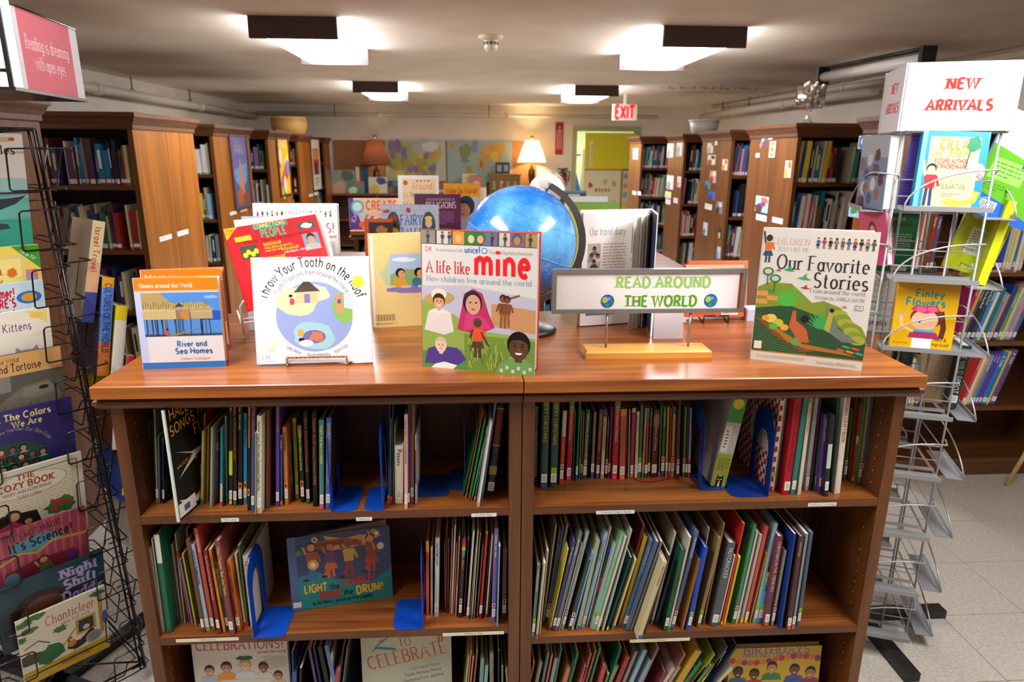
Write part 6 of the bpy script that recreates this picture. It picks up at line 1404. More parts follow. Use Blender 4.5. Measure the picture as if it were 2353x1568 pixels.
def art_cilla(a, A):
    a.rect(0, 0, 1, A, '#2488b0'); a.rect(0, 0, .07, A, '#6cc8e0'); a.rect(.12, .02, .88, A-.1, '#d6c894'); a.rect(.14, A-.1, .86, A-.09, '#c8b04c'); a.rect(.12, .02, .13, A-.1, '#c8b04c')
    a.text('CILLA', .28, A-.3, .16, '#b8860c', wt=.24, fit=.42); a.text('LEE-JENKINS', .18, A-.42, .1, '#b8901c', wt=.2, fit=.62); a.text('FUTURE AUTHOR', .23, A-.53, .07, '#b02c24', wt=.22, fit=.5); a.text('EXTRAORDINAIRE', .23, A-.62, .07, '#b02c24', wt=.22, fit=.5)
    a.text('BY', .5, A-.86, .04, '#8c8468'); a.text('SUSAN TAN', .38, A-.96, .08, '#5c5c54', wt=.13, fit=.36); a.lines(.4, A-1.09, .72, A-1.02, 2, '#8c8468'); a.blob(.78, A-.2, .1, .13, '#1c7c54', 3); a.line([(.74, A-.3), (.7, A-.6)], .02, '#1c5c4c')
    a.kid(.2, .06, .7, '#e0b090', '#d02c34', '#2c3c6c', '#1c1410', arm=1.5); a.P([(.42, .12), (.62, .06), (.92, .14), (.98, .32), (.85, .35), (.88, .22), (.7, .17), (.5, .2)], '#a8c440'); a.ell(.9, .66, .1, .14, '#e8e4f0'); a.line([(.88, .6), (1, .5)], .03, '#e8703c'); a.line([(.9, .64), (1, .55)], .02, '#8c5cc8')
on_rack('picture_book', 'turquoise CILLA LEE-JENKINS novel on the top front tray under NEW ARRIVALS', LN, NT[0], -.078, -h-.05, .158, .208, 0, 9, 2, art=art_cilla, col='#2ca0cc', th=.03)
def art_fin(a, A):
    a.rect(0, 0, 1, A, '#d8a80c'); a.text('Finley', .3, A-.26, .14, '#1c8c8c', wt=.2, fit=.46); a.text('Flowers', .16, A-.42, .14, '#1c8c8c', wt=.22, fit=.64)
    a.line([(.75, A-.5), (.82, A-.8), (.8, A-1.0)], .09, '#5c2c1c'); a.ell(.53, A-.62, .27, .2, '#6c3420'); a.ell(.5, A-.68, .22, .19, '#e8b894'); a.P([(.25, A-.5), (.3, A-.42), (.68, A-.4), (.72, A-.5), (.5, A-.56)], '#c83c6c'); a.ell(.42, A-.48, .09, .05, '#e05c8c'); a.ell(.6, A-.47, .08, .05, '#e05c8c')
    a.ell(.42, A-.7, .02, .03, '#2c1c14'); a.P([(.3, .3), (.36, A-.85), (.66, A-.85), (.72, .3)], '#3ca8dc'); a.P([(.26, .2), (.3, .32), (.72, .32), (.78, .2)], '#a02c5c'); a.line([(.34, A-.9), (.14, A-.8), (.1, A-.6)], .05, '#e8b894'); a.line([(.05, A-.65), (.2, A-.55)], .03, '#b8a8a0'); a.rect(.34, 0, .66, .2, '#e4e0dc')
    a.text('New &', .7, .17, .06, '#2c2c20', wt=.14, fit=.2); a.text('Improved', .66, .08, .06, '#2c2c20', wt=.14, fit=.28); a.text('by Jessica Young', .04, .08, .035, '#5c4c1c', fit=.24)
on_rack('picture_book', 'yellow Finley Flowers book with a girl in goggles on the lower front tray', LN, NT[2], -.078, -h-.05, .155, .188, 0, 6, 1, art=art_fin, col='#f0c018', th=.02)
def art_pinkf(a, A): a.rect(0, 0, 1, A, '#d0527c'); a.text('Finley', .2, A-.25, .15, '#7c1c40', wt=.18, fit=.5); a.text('Flowers', .1, A-.45, .15, '#7c1c40', wt=.18, fit=.7); a.ell(.5, .6, .17, .26, '#5c3420'); a.ell(.5, .62, .11, .16, '#d8a07c'); a.P([(.38, .1), (.42, .44), (.6, .44), (.66, .1)], '#b84c6c')
cover_book('picture_book', 'pink Finley Flowers book on the left side tray of the grey rack', TR(*(ony(2040, 622, .42)+Vector((.004, .15, 0)))) @ RZ(-93) @ RY(-4) @ RX(8), .15, .235, art=art_pinkf, col='#d0527c', th=.02, pages='#f4ecf0')
cover_book('picture_book', 'thick paperback with a blue-grey battle scene on the top left side tray', TR(*(ony(2030, 484, .43)+Vector((.004, .15, 0)))) @ RZ(-93) @ RX(2), .15, .205, art=lambda a, A: (a.rect(0, 0, 1, A, '#7c8ca4'), a.rect(0, A-.4, 1, A, '#a8b0b8'), [a.blob(.1+.8*((k*5) % 9)/9, .1+1.0*((k*7) % 11)/11, .1, .12, ['#4c5c7c', '#8c6c60', '#c8ccd4', '#5c3c34'][k % 4], k) for k in range(14)]), col='#7c8ca4', th=.04)
on_rack('picture_book', 'thin violet patterned book beside the turquoise novel on the grey rack', LN, NT[0], -.098, -h+.02, .1, .2, 0, 1, 3, art=lambda a, A: (a.rect(0, 0, 1, A, '#5c4ca8'), a.lines(.05, .05, .95, A-.05, 20, '#4c3c94', .5)), col='#5c4ca8', th=.02)
def art_rd(a, A):
    a.rect(0, 0, 1, A, '#1c6c38'); a.text('Who Was', .3, A-.14, .09, '#c8b03c', wt=.16, fit=.4); a.text('Roald Dahl?', .08, A-.3, .12, '#143c20', wt=.2, fit=.8); a.lines(.08, A-.95, .9, A-.45, 9, '#b8c8b4', .35); a.rect(.55, .05, .9, .2, '#e8e4dc')
    for k in range(12): a.rect(.58+.025*k, .08, .59+.025*k, .19, '#2c2c28')
on_rack('picture_book', 'dark green back cover of the Roald Dahl book seen through the grey wires', LN, NT[1]-.03, -.11, h+.03, .13, .185, 0, -3, 0, art=art_rd, col='#1c6c38', th=.015)
def art_teach(a, A):
    a.rect(0, 0, 1, A, '#d0ccc8'); a.P([(0, 0), (1, 0), (1, A*.62), (.5, A*.6), (0, A*.66)], '#5ca424'); a.P([(0, 0), (1, 0), (1, A*.05), (.5, A*.16), (0, A*.22)], '#2c60b8'); a.P([(.3, A), (1, A), (1, A*.94)], '#7ccc3c'); a.text("Teach My Day", .4, A*.88, .06, '#6c6860', fit=.35); a.lines(.12, A*.7, .9, A*.84, 5, '#b0aca4', .25); a.rect(.1, A*.35, .6, A*.55, '#8ccc5c'); a.P([(.5, A*.52), (.78, A*.5), (.8, A*.58), (.53, A*.61)], '#2c60b8'); a.text('ON THE FARM', .54, A*.54, .05, '#d8e4f0', wt=.18, fit=.2); a.lines(.14, A*.38, .56, A*.53, 4, '#4c8c2c', .3); a.lines(.04, A*.24, .5, A*.32, 3, '#3c7c24', .4)
    a.rect(.18, A*.05, .42, A*.15, '#e8ecf0')
    for k in range(9): a.rect(.2+.022*k, A*.06, .21+.022*k, A*.14, '#2c3440')
p0 = ony(2212, 478, .40); cover_book('picture_book', 'large white, green and blue back cover leaning at the right of the grey rack', TR(*p0) @ RZ(-6) @ RY(19) @ RX(-3), .20, .285, th=.008, col='#ece8e4', art=art_teach, spinecol='#6ca0e0')
on_rack('picture_book', 'lime yellow book with a white label on the right side tray of the grey rack', LN, NT[1]-.025, -.06, -h-.05, .16, .24, 90, -9, 0, art=None, col='#c0cc1c', th=.022, spinecol='#d4d820')
p0 = ony(2166, 612, .47); cover_book('picture_book', 'lime cover with a lined white note, behind the right wires of the grey rack', TR(*p0) @ RZ(-14) @ RY(14), .13, .2, th=.012, col='#b4c020', art=lambda a, A: (a.rect(.25, .4, .85, 1.0, '#e4e6d8'), a.lines(.3, .45, .8, .95, 9, '#7c8480', .35), a.text('Finley', .2, A-.3, .16, '#7c8c1c', fit=.6), a.rect(.55, .08, .9, .24, '#e4e6d8')))
book('dark teal book, white lettered spine, low on the right side of the grey rack', LN @ TR(.15, -.02, NT[3]-.02) @ RY(3), .03, .15, .2, '#16403c', 'THE WILD ROBOT', '#d8dcd0', 'w', (), None)
on_rack('picture_book', 'brown printed back cover low on the right of the grey rack', LN, NT[3]-.02, .06, .01, .09, .19, 0, 2, 0, art=lambda a, A: a.lines(.1, .1, .9, A-.1, 22, '#7c6448', .35), col='#a08464', th=.02)
on_rack('picture_book', 'white doodle covered book behind the wires, left of the yellow Finley Flowers', LN, NT[2]-.012, -.08, -h-.055, .15, .2, 270, -3, 0, art=lambda a, A: [a.blob(.2+.6*((k*5) % 9)/9, .2+.9*((k*7) % 11)/11, .08, .08, ['#c8b8a0', '#a8b0a0'][k % 2], k) for k in range(8)], col='#e4dcc8', th=.03)
on_rack('picture_book', 'white book with thin pencil drawings seen through the wires of the grey rack', LN, NT[2]-.03, -.115, h+.03, .1, .2, 0, -2, 0, art=lambda a, A: (a.rect(0, 0, 1, A, '#dcd8cc'), a.rect(0, 0, .2, A, '#d8d03c'), a.text('Amelia', .3, .2, .2, '#1c1c1c', fit=.6), [a.line([(.3, A-.2*k), (.6, A-.2*k-.1), (.8, A-.2*k)], .015, '#6c7c6c') for k in range(1, 7)]), col='#dcd8cc', th=.015)

# ------------------------------------------------------------------ black wire rack on the left
LB = TR(-1.355, .315, 0) @ RZ(46)
r = empty('display_rack', 'black wire spinner rack full of picture books at the left edge', 'display rack', LB); h = .14
BT = (1.588, 1.46, 1.336, 1.25, 1.185, 1.084, .947, .796, .642, .502, .394)
for sx in (-1, 1):
    for sy in (-1, 1):
        b = MB(); g0 = h+.035; b.tube([(sx*g0, sy*g0, .05), (sx*h, sy*h, 1.60)], .0048, None, 8); b.tube([(sx*(g0-.012), sy*(g0-.003), .05), (sx*(h-.012), sy*(h-.003), 1.60)], .003, None, 8); b.build('upright_wire', 'black_wire', r)
ZT = [1.555-.14*k for k in range(11)]
for f_ in range(4):
    M_ = RZ(90*f_)
    for k, z in enumerate(ZT):
        for sx in (-1, 1):
            dp = .075; x0 = sx*(h+.035*(1.6-z)/1.55); P = [(x0, -h, z), (x0, -h-dp+.006, z+.002), (x0-sx*.006, -h-dp, z+.002), (x0-sx*.08, -h-dp, z), (x0-sx*.085, -h-dp, z-.006), (x0-sx*.085, -h-dp+.022, z-.09), (x0-sx*.08, -h-dp+.024, z-.095), (x0-sx*.006, -h-dp+.026, z-.095), (x0, -h-dp+.034, z-.095), (x0, -h, z-.092)]
            b = MB(); b.tube([tuple(M_ @ Vector(p)) for p in P], .0021, None, 6)
            b.build('pocket_wire', 'black_wire', r)
        b = MB(); b.tube([tuple(M_ @ Vector(p)) for p in ((-h, -h, z-.09), (-h+.02, -h-.03, z-.1), (h-.02, -h-.03, z-.1), (h, -h, z-.09))], .0019, None, 6); b.build('pocket_floor_wire', 'black_wire', r)
b = MB(); b.tube([(0, 0, .03), (0, 0, 1.66)], .014, None, 12); b.build('centre_pole', 'black_wire', r)
b = MB()
for an in (-1, 89, 179, 269): b.box(0, -.02, 0, .34, .02, .028, None, RZ(an+22))
b.build('base', 'black_wire', r)
b = MB()
for z in (.07, 1.60): b = MB(); h = .175 if z < 1 else .14; b.tube([(-h, -h, z), (h, -h, z), (h, h, z), (-h, h, z)], .004, None, 6, True); b.tube([(-h, -h, z), (h, h, z)], .003); b.tube([(h, -h, z), (-h, h, z)], .003); b.build('frame_ring', 'black_wire', r)
h = .14
# sign box on top
LS = TR(-.975, -.03, 1.668) @ RZ(97); SW, SH = .325, .152
r = empty('rack_sign', 'black framed sign box with a pink card reading Reading is dreaming with open eyes', 'sign', LS)
b = MB(); b.box(-.006, -.004, -.006, SW+.006, .32, 0); b.box(-.004, .0, 0, .004, .008, SH); b.box(SW-.004, 0, 0, SW+.004, .008, SH); b.box(-.004, .31, 0, .004, .318, SH); b.box(SW-.004, .31, 0, SW+.004, .318, SH)
b.tube([(0, 0, SH), (SW, 0, SH), (SW, .31, SH), (0, .31, SH)], .003, None, 6, True); b.build('frame', 'black_wire', r)
for q in range(2):
    a = Art(6e-6); a.rect(0, 0, SW, SH, '#dcdce0'); a.rect(SW*.16, 0, SW*.88, SH, '#d0707c'); a.text('Reading is dreaming', SW*.52, SH*.52, SH*.17, '#f4dce0', 'c', wt=.12, serif=True, contrast=.5, fit=SW*.6, wid=.5); a.text('with open eyes', SW*.52, SH*.28, SH*.17, '#f4dce0', 'c', wt=.12, serif=True, contrast=.5, fit=SW*.42)
    a.build('sign_card', r, TR(0, -.001, 0) if q == 0 else TR(0, .31, 0) @ RZ(-90), 'matte')
b = MB(); b.tube([(SW/2, .16, -.07), (SW/2, .16, 0)], .012); b.tube([(.0, .0, .03), (.03, .31, .03)], .004); b.tube([(.0, .0, .12), (.0, .31, .12)], .004); b.build('mount', 'black_wire', r)
U_, N_ = Vector((math.cos(R_(46)), math.sin(R_(46)), 0)), Vector((math.sin(R_(46)), -math.cos(R_(46)), 0))
KP = (LB @ Vector((0, -.14-.052, 0))).dot(N_)
def rack_book(label, px, py, W, H, col, art, th=.005, dr=0, roll=0, kk=0, **kw):
    v = ray(px, py); t = (KP+kk-CAM.dot(N_))/v.dot(N_); P = CAM+v*t
    return cover_book('picture_book', label, TR(*P) @ RZ(46+dr) @ RX(12) @ RY(roll) @ TR(-W, 0, -H), W, H, th=th, col=col, art=art, bcov=.001, **kw)
def art_whale(a, A):
    a.rect(0, 0, 1, A, '#ecebe4'); a.P([(0, 0), (1, 0), (1, A*.62), (.6, A*.64), (0, A*.66)], '#a8d8d4'); a.P([(0, 0), (1, 0), (1, A*.45), (.5, A*.5), (0, A*.46)], '#6cc0b4'); a.P([(0, 0), (1, 0), (1, A*.25), (0, A*.3)], '#3ca890')
    a.text('Baby Whales', .3, A*.83, .09, '#2c2c2c', serif=True, wt=.14, fit=.62); a.P([(.2, A*.36), (.6, A*.44), (.85, A*.45), (.98, A*.47), (.88, A*.4), (.7, A*.34), (.4, A*.3)], '#34404c'); a.P([(.1, A*.22), (.45, A*.26), (.78, A*.22), (.8, A*.18), (.5, A*.15)], '#3c4854'); a.rect(.8, A*.93, .88, A*.97, '#d8c088'); a.ell(.9, A*.955, .03, .02, '#d84c34')
rack_book('tall white and sea green whale book at the top of the black rack', 50, 308, .22, .27, '#ecebe4', art_whale, dr=2)
def art_frank(a, A): a.rect(0, 0, 1, A, '#ecd45c'); a.rect(.1, A*.3, .84, A*.88, '#e0d088'); a.rect(.12, A*.55, .8, A*.85, '#f0e088'); a.text('Franklin', .14, A*.66, .13, '#c85c3c', serif=True, wt=.18, fit=.46); a.text('IS BOSSY', .3, A*.52, .08, '#c85c3c', serif=True, wt=.16, fit=.3); a.text('Brenda Clark', .3, A*.44, .04, '#a85c3c', serif=True, fit=.28); a.P([(.72, A), (1, A), (1, A*.7)], '#3c9c3c'); a.text("I'm on TV!", .8, A*.93, .04, '#f0ece0', wt=.16, rot=-42, fit=.18); a.blob(.7, A*.68, .05, .06, '#d8742c', 3); a.rect(.84, A*.3, .96, A*.7, '#d87c8c'); a.blob(.9, A*.55, .04, .1, '#8cb0d8', 4)
rack_book('yellow paperback with a green corner flash below the whale book', 88, 562, .2, .2, '#ecd45c', art_frank)
def art_ws(a, A): a.rect(0, 0, 1, A, '#c4dce8'); a.text('Summer!', .4, A*.82, .12, '#c8203c', wt=.26, fit=.3); a.text("IT'S EEYORE'S", .2, A*.68, .1, '#c8203c', wt=.26, fit=.45) if False else a.text("WHERE'S", .36, A*.7, .1, '#c8203c', wt=.26, fit=.34); a.text('SPRING!', .42, A*.55, .1, '#c8203c', wt=.26, fit=.3); a.ell(.84, A*.8, .13, .08, '#2c70b8', 24); a.ell(.84, A*.8, .08, .055, '#d8a03c', 20)
rack_book('pale blue paperback with red title and an oval blue badge on the black rack', 98, 643, .2, .2, '#c4dce8', art_ws)
def art_kit(a, A):
    a.rect(0, 0, 1, A, '#ece6d4'); a.text('Three Little Kittens', .05, A*.76, .1, '#7c2c7c', wt=.12, fit=.76); a.P([(.76, A*.99), (.98, A*.97), (.97, A*.8)], '#ecd87c'); a.ell(.87, A*.92, .07, .035, '#e8c85c')
    for x, c in ((.3, '#c87c3c'), (.74, '#9c9488')): a.ell(x, A*.42, .13, .1, c, 18); a.P([(x-.13, A*.45), (x-.1, A*.56), (x-.04, A*.5)], c); a.P([(x+.13, A*.45), (x+.1, A*.56), (x+.04, A*.5)], c); a.ell(x-.04, A*.43, .015, .012, '#1c1410', 8); a.ell(x+.05, A*.43, .015, .012, '#1c1410', 8); a.blob(x-.05, A*.26, .16, .1, '#3c7c3c' if x < .5 else '#5c2c84', 4); a.blob(x+.08, A*.3, .06, .05, '#c83c34', 5); a.blob(x+.02, A*.22, .05, .05, '#e0c83c', 8)
rack_book('cream Kittens picture book with two cats on the black rack', 112, 705, .215, .215, '#ece6d4', art_kit)
def art_tort(a, A): a.rect(0, 0, 1, A, '#5c5a50'); a.rect(0, A*.74, 1, A, '#d8a868'); a.text('Animals in the Wild', .1, A*.9, .05, '#5c3c24', serif=True, fit=.5); a.text('Turtle and Tortoise', .14, A*.79, .09, '#4c3020', serif=True, wt=.15, fit=.66); a.rect(0, A*.55, .5, A*.74, '#84827a'); a.P([(.1, A*.1), (.3, A*.36), (.6, A*.58), (.85, A*.62), (.97, A*.4), (.9, A*.2), (.5, A*.08)], '#7c7464'); a.blob(.75, A*.5, .16, .08, '#8c8474', 3); a.ell(.8, A*.53, .05, .025, '#2c2820', 12); [a.line([(.2+.08*k, A*.1), (.35+.08*k, A*.38)], .012, '#5c5448') for k in range(6)]
rack_book('grey Tortoise picture book with a tan title band on the black rack', 138, 795, .225, .22, '#5c5a50', art_tort)
def art_col(a, A):
    a.rect(0, 0, 1, A, '#342c6c'); a.text('All The Colors', .24, A*.88, .075, '#e0d088', serif=True, wt=.2, fit=.56); a.text('We Are', .44, A*.785, .07, '#e0d088', serif=True, wt=.2, fit=.27); a.text('The Story of How We Get Our Skin Color', 0, 0, .04, '#c8c0a8', wt=.1, arc=(.37, .42, A*.38, 150), fit=.8); a.ell(.42, A*.34, .32, .27, '#24503c', 36)
    for k in range(22):
        x = .18+.1*(k % 6)+.03*((k//6) % 2); z = A*.2+.11*(k//6)
        if ((x-.42)/.32)**2+((z-A*.36)/.26)**2 < .85: a.ell(x, z, .04, .045, ['#1c1410', '#3c2418', '#24181c'][k % 3], 10); a.ell(x, z-.008, .027, .032, ['#8c5c3c', '#c8906c', '#5c3824', '#d8a888'][k % 4], 10); a.P([(x-.045, z-.065), (x, z-.03), (x+.045, z-.065)], ['#3c6cb0', '#b0b4b8', '#2c8c7c', '#a83c54'][k % 4])
rack_book('indigo All The Colors We Are book with a globe of faces on the black rack', 163, 912, .235, .235, '#342c6c', art_col)
def art_cozy(a, A):
    a.rect(0, 0, 1, A, '#e0dccc'); a.rect(.05, .05, .95, A-.06, '#5c5850'); a.rect(.06, .06, .94, A-.07, '#e4dcc0'); a.lines(.08, .08, .92, A-.09, 26, '#b8ac90', .25, 3); a.ell(.46, A*.79, .38, .15, '#c89448', 36); a.ell(.46, A*.79, .372, .142, '#ece6d4', 36)
    a.text('THE', .38, A*.87, .06, '#a84424', serif=True, wt=.2, fit=.17); a.text('COZY BOOK', .2, A*.775, .075, '#a84424', serif=True, wt=.22, fit=.52); a.text('MARY ANN HOBERMAN', .24, A*.71, .04, '#6c4c34', serif=True, fit=.44); a.text('TONY CHEN', .36, A*.65, .035, '#6c4c34', serif=True, fit=.22)
    a.P([(.02, A*.1), (.04, A*.4), (.2, A*.5), (.52, A*.46), (.6, A*.1)], '#2c2420'); a.ell(.3, A*.47, .075, .07, '#1c1410'); a.ell(.31, A*.45, .05, .055, '#d8a07c'); a.P([(.12, A*.1), (.16, A*.36), (.3, A*.4), (.42, A*.3), (.5, A*.1)], '#c0405c'); a.ell(.42, A*.36, .045, .045, '#3c2418'); a.ell(.43, A*.35, .035, .035, '#d8a07c'); a.P([(.34, A*.1), (.4, A*.3), (.52, A*.28), (.56, A*.1)], '#3c5c9c')
    a.blob(.75, A*.43, .14, .11, '#3c7c3c', 3, 20, .25); [a.ell(.68+.05*(k % 4), A*.4+.045*(k//2), .03, .03, '#c82c3c', 8) for k in range(6)]; a.P([(.56, A*.12), (.62, A*.27), (.95, A*.26), (.95, A*.1)], '#b87c24')
rack_book('cream COZY BOOK picture book with a woman reading to a child', 186, 1038, .235, .25, '#e0dccc', art_cozy)
def art_sci(a, A):
    a.rect(0, 0, 1, A, '#9c4054'); [a.P([(.08*k, 0), (.08*k+.03, A), (.08*k+.05, A), (.08*k+.045, 0)], '#b8586c') for k in range(13)]; a.text("IT'S NOT MAGIC,", .28, A*.85, .07, '#3c2424', wt=.16, fit=.5, rot=4); a.blob(.5, A*.74, .24, .1, '#4c94a8', 3); a.text("It's Science!", .26, A*.7, .12, '#241c34', wt=.2, fit=.6, rot=3); a.line([(0, A*.52), (.35, A*.66), (.5, A*.6), (.65, A*.7), (1, A*.64)], .03, '#c8963c'); a.P([(.1, 0), (.2, A*.45), (.5, A*.52), (.85, A*.48), (.95, 0)], '#7c2c3c')
    a.kid(.55, A*.1, .42, '#c89070', '#5c7040', '#2c2c38', '#3c2418', arm=1); a.P([(.3, A*.05), (.32, A*.3), (.5, A*.28), (.5, A*.05)], '#5c8c4c'); a.P([(.6, A*.06), (.6, A*.3), (.78, A*.32), (.8, A*.08)], '#5c8c4c'); a.ell(.25, A*.35, .07, .09, '#6c8ca0'); a.ell(.83, A*.4, .06, .06, '#5c3c84')
rack_book("plum It's NOT MAGIC, It's Science! picture book on the black rack", 196, 1163, .24, .235, '#9c4054', art_sci)
def art_night(a, A): a.rect(0, 0, 1, A, '#1c2c3c'); a.rect(0, A*.6, 1, A, '#1f4450'); a.ell(.38, A*.42, .3, .3, '#2c1c18', 28); a.ell(.4, A*.36, .24, .26, '#6c4430', 24); a.line([(.3, A*.4), (.4, A*.38)], .015, '#24140e'); a.ell(.5, A*.34, .03, .04, '#543020'); a.text('Night', .58, A*.79, .12, '#b8a8e0', serif=True, wt=.26, fit=.36); a.text('Shift', .6, A*.61, .12, '#b8a8e0', serif=True, wt=.26, fit=.32); a.text('Daddy', .58, A*.43, .12, '#b8a8e0', serif=True, wt=.26, fit=.38)
rack_book('dark blue Night Shift Daddy picture book near the bottom of the black rack', 236, 1263, .25, .22, '#1c2c3c', art_night)
def art_chan(a, A):
    a.rect(0, 0, 1, A, '#e8e2cc'); a.rect(0, 0, 1, A*.2, '#c8a41c'); a.text('Chanticleer', .3, A*.76, .15, '#c83c34', serif=True, wt=.12, contrast=.5, fit=.56); a.text('AND THE FOX', .46, A*.68, .05, '#c85c4c', serif=True, fit=.34)
    for x, z, w_ in ((.06, .92, .1), (.2, .96, .12), (.12, .8, .09), (.9, .93, .1), (.02, .7, .06), (.45, .64, .08)): a.blob(x, A*z, w_, .05, '#4c7c44', int(x*50), 18, .3)
    a.line([(.04, A*.55), (.2, A*.6), (.32, A*.5)], .015, '#2c2420'); a.blob(.3, A*.32, .16, .15, '#2c6c34', 5, 20, .2); a.blob(.1, A*.38, .12, .1, '#4c4838', 6, 18, .2); a.rect(.62, A*.42, .86, A*.66, '#c8a43c'); a.rect(.65, A*.45, .83, A*.63, '#3c3428'); a.ell(.74, A*.5, .04, .04, '#c8d0d4'); a.line([(.46, A*.36), (.66, A*.6)], .02, '#b8942c'); a.rect(.9, A*.3, .95, A*.9, '#b8942c')
    a.P([(.5, A*.28), (.52, A*.42), (.56, A*.36), (.66, A*.34), (.8, A*.45), (.86, A*.36), (.7, A*.25), (.6, A*.22)], '#2c241c'); a.blob(.56, A*.34, .05, .06, '#c8842c', 3); a.P([(.5, A*.4), (.54, A*.46), (.58, A*.42)], '#c82c2c'); a.line([(.58, A*.23), (.56, A*.14)], .01, '#a8802c'); a.ell(.82, A*.3, .1, .1, '#a8a8a4', 24); a.ell(.82, A*.3, .08, .08, '#8c8c88', 24); a.ell(.98, A*.52, .05, .12, '#3c5ca8', 12)
    a.text('BARBARA COONEY', .42, A*.08, .045, '#4c3c14', serif=True, wt=.16, fit=.36); a.text('adapted and illustrated by', .4, A*.14, .03, '#6c5c1c', fit=.34)
rack_book('cream Chanticleer AND THE FOX picture book, lowest on the black rack', 240, 1345, .21, .235, '#e8e2cc', art_chan)
# books in the side pockets, seen by their spines
def side_book(label, px, py, t, D, H, col, lean=11, title='', tc='#a03c3c', bands=(), xx=.055, cover2=None):
    z = ony(px, py, .36).z; book(label, LB @ TR(h+xx, -h+.015, z) @ RY(lean), t, D, H, col, title, tc, '', bands, None, cover2=cover2)
side_book('thick cream book leaning out of the side pockets of the black rack, topmost', 183, 742, .03, .15, .27, '#e0d2a4', 14, 'Israel Travel', '#c85c3c', ((0, .3, '#3c4c9c'), (.3, .6, '#d8b088')), .05, '#a89884')
side_book('blue paperback second from top in the side pockets of the black rack', 205, 868, .03, .19, .27, '#5c8cd8', 11, 'CULTURES OF THE WORLD', '#1c3c84', ((0, .35, '#d87c3c'), (.9, 1, '#e8a020')), .065, '#3c3c50')
side_book('bright yellow book with white spine in the side pockets of the black rack', 235, 925, .03, .2, .26, '#e8d828', 12, '', '', ((0, .85, '#ece8d8'),), .085, '#b0a014')
side_book('grey and red tipped book in the side pockets of the black rack', 246, 975, .02, .18, .18, '#c82c34', 14, '', '', ((0, .8, '#8c8480'),), .1, '#8c8480')
side_book('brown and white tall book low in the side pockets of the black rack', 238, 1040, .026, .18, .16, '#d8d4cc', 10, '', '', (), .07, '#5c3028')
side_book('blue book with coloured dots low in the side pockets of the black rack', 268, 1160, .02, .19, .2, '#2c4ca0', 9, '', '', ((.1, .2, '#e0c83c'), (.3, .4, '#d83c4c'), (.5, .6, '#3cac5c'), (.7, .8, '#e0c83c')), .07)
side_book('pale book with a lime sticker lowest in the side pockets of the black rack', 300, 1270, .02, .18, .18, '#b8b4ac', 9, '', '', ((.7, .9, '#5cd82c'),), .07)

# ------------------------------------------------------------------ posters, cards and labels on the bookcase ends
def on_end(name, label, cat, X, side, xl, yt, xr, yb, art, parent=None, frame=None, group=None, tiltz=0, thick=.0012):
    # left pixel edge xl, right xr, top yt / bottom yb taken at the left edge
    p, q = onx(xl, yt, X), onx(xr, yt, X); W = abs(q.y-p.y); H = p.z-onx(xl, yb, X).z
    org = Vector((X, p.y, p.z-H)); T = TR(*org) @ RZ(90 if side < 0 else -90) @ RY(tiltz)
    if parent is not None: T = TR(*(-parent.matrix_world.translation)) @ T
    a = Art(1.5e-4); a.xf = lambda u, v: (u*W, v*W); art(a, H/W)
    if parent is not None: return a.build(name, parent, T, 'matte')
    r = empty(name, label, cat, T, group); b = MB()
    if frame:
        f = .018; [b.box(x0, -.012, z0, x1, .0, z1, frame) for x0, x1, z0, z1 in ((-f, 0, -f, H+f), (W, W+f, -f, H+f), (0, W, -f, 0), (0, W, H, H+f))]; b.box(0, -.004, 0, W, 0, H, frame); b.build('frame', 'plain', r)
        a.build('poster_print', r, TR(0, -.0045, 0), 'print')
    else:
        b.box(0, -thick, 0, W, 0, H, '#dcd6ca'); b.build('card', 'matte', r); a.build('card_print', r, TR(0, -thick-.0001, 0), 'matte')
    return r
XP = {k: SL[k][1]+.0008 for k in range(5)}
def art_p1(a, A): a.rect(0, 0, 1, A, '#5c64a8'); a.rect(0, 0, 1, A*.4, '#4c5c84'); a.P([(.1, A*.5), (.5, A*.56), (.9, A*.6), (.85, A*.35), (.5, A*.25), (.15, A*.35)], '#6c9cc8'); a.P([(.3, A*.1), (.42, A*.45), (.46, A*.62), (.5, A*.66), (.54, A*.62), (.58, A*.45), (.7, A*.1)], '#c8845c'); a.ell(.35, A*.14, .2, .18, '#a8603c'); a.ell(.7, A*.1, .2, .14, '#8c5038'); a.text('PARIS', .25, A*.72, .16, '#c8a890', wt=.16, fit=.5); a.text('The', .2, A*.85, .1, '#a898b8', fit=.3)
on_end('poster', 'framed violet-blue poster of a lit tower on the second left bookcase end', 'poster', XP[1], -1, 524, 303, 561, 484, art_p1, frame='#54281c')
def art_p2(a, A): a.rect(0, 0, 1, A, '#f0b41c'); a.P([(.2, A), (.8, A), (.5, A-.3)], '#4cb05c'); a.rect(0, A*.82, 1, A*.86, '#e88c3c'); a.text('READ', .2, A*.76, .2, '#f0dca0', wt=.2, fit=.6); [a.blob(.1+.8*((k*5) % 9)/9, A*(.06+.6*((k*7) % 13)/13), .16, .2, ['#d86c2c', '#e8e050', '#b8402c', '#5c8c4c', '#7c7cc0', '#f0d8a8'][k % 6], k) for k in range(18)]
on_end('poster', 'framed bright yellow poster on the third left bookcase end', 'poster', XP[2], -1, 633, 302, 657, 452, art_p2, frame='#4c2414')
def art_p3(a, A): a.rect(0, 0, 1, A, '#e4dccc'); a.rect(.15, A*.3, .85, A*.82, '#b84c24'); a.rect(.15, A*.6, .85, A*.8, '#d88c4c'); a.rect(.35, A*.3, .65, A*.55, '#3c2420'); a.lines(.2, A*.08, .8, A*.25, 4, '#6c7c74', .5)
on_end('poster', 'framed cream poster with an orange house on the fourth left bookcase end', 'poster', XP[3], -1, 712, 320, 731, 440, art_p3, frame='#3c2018')
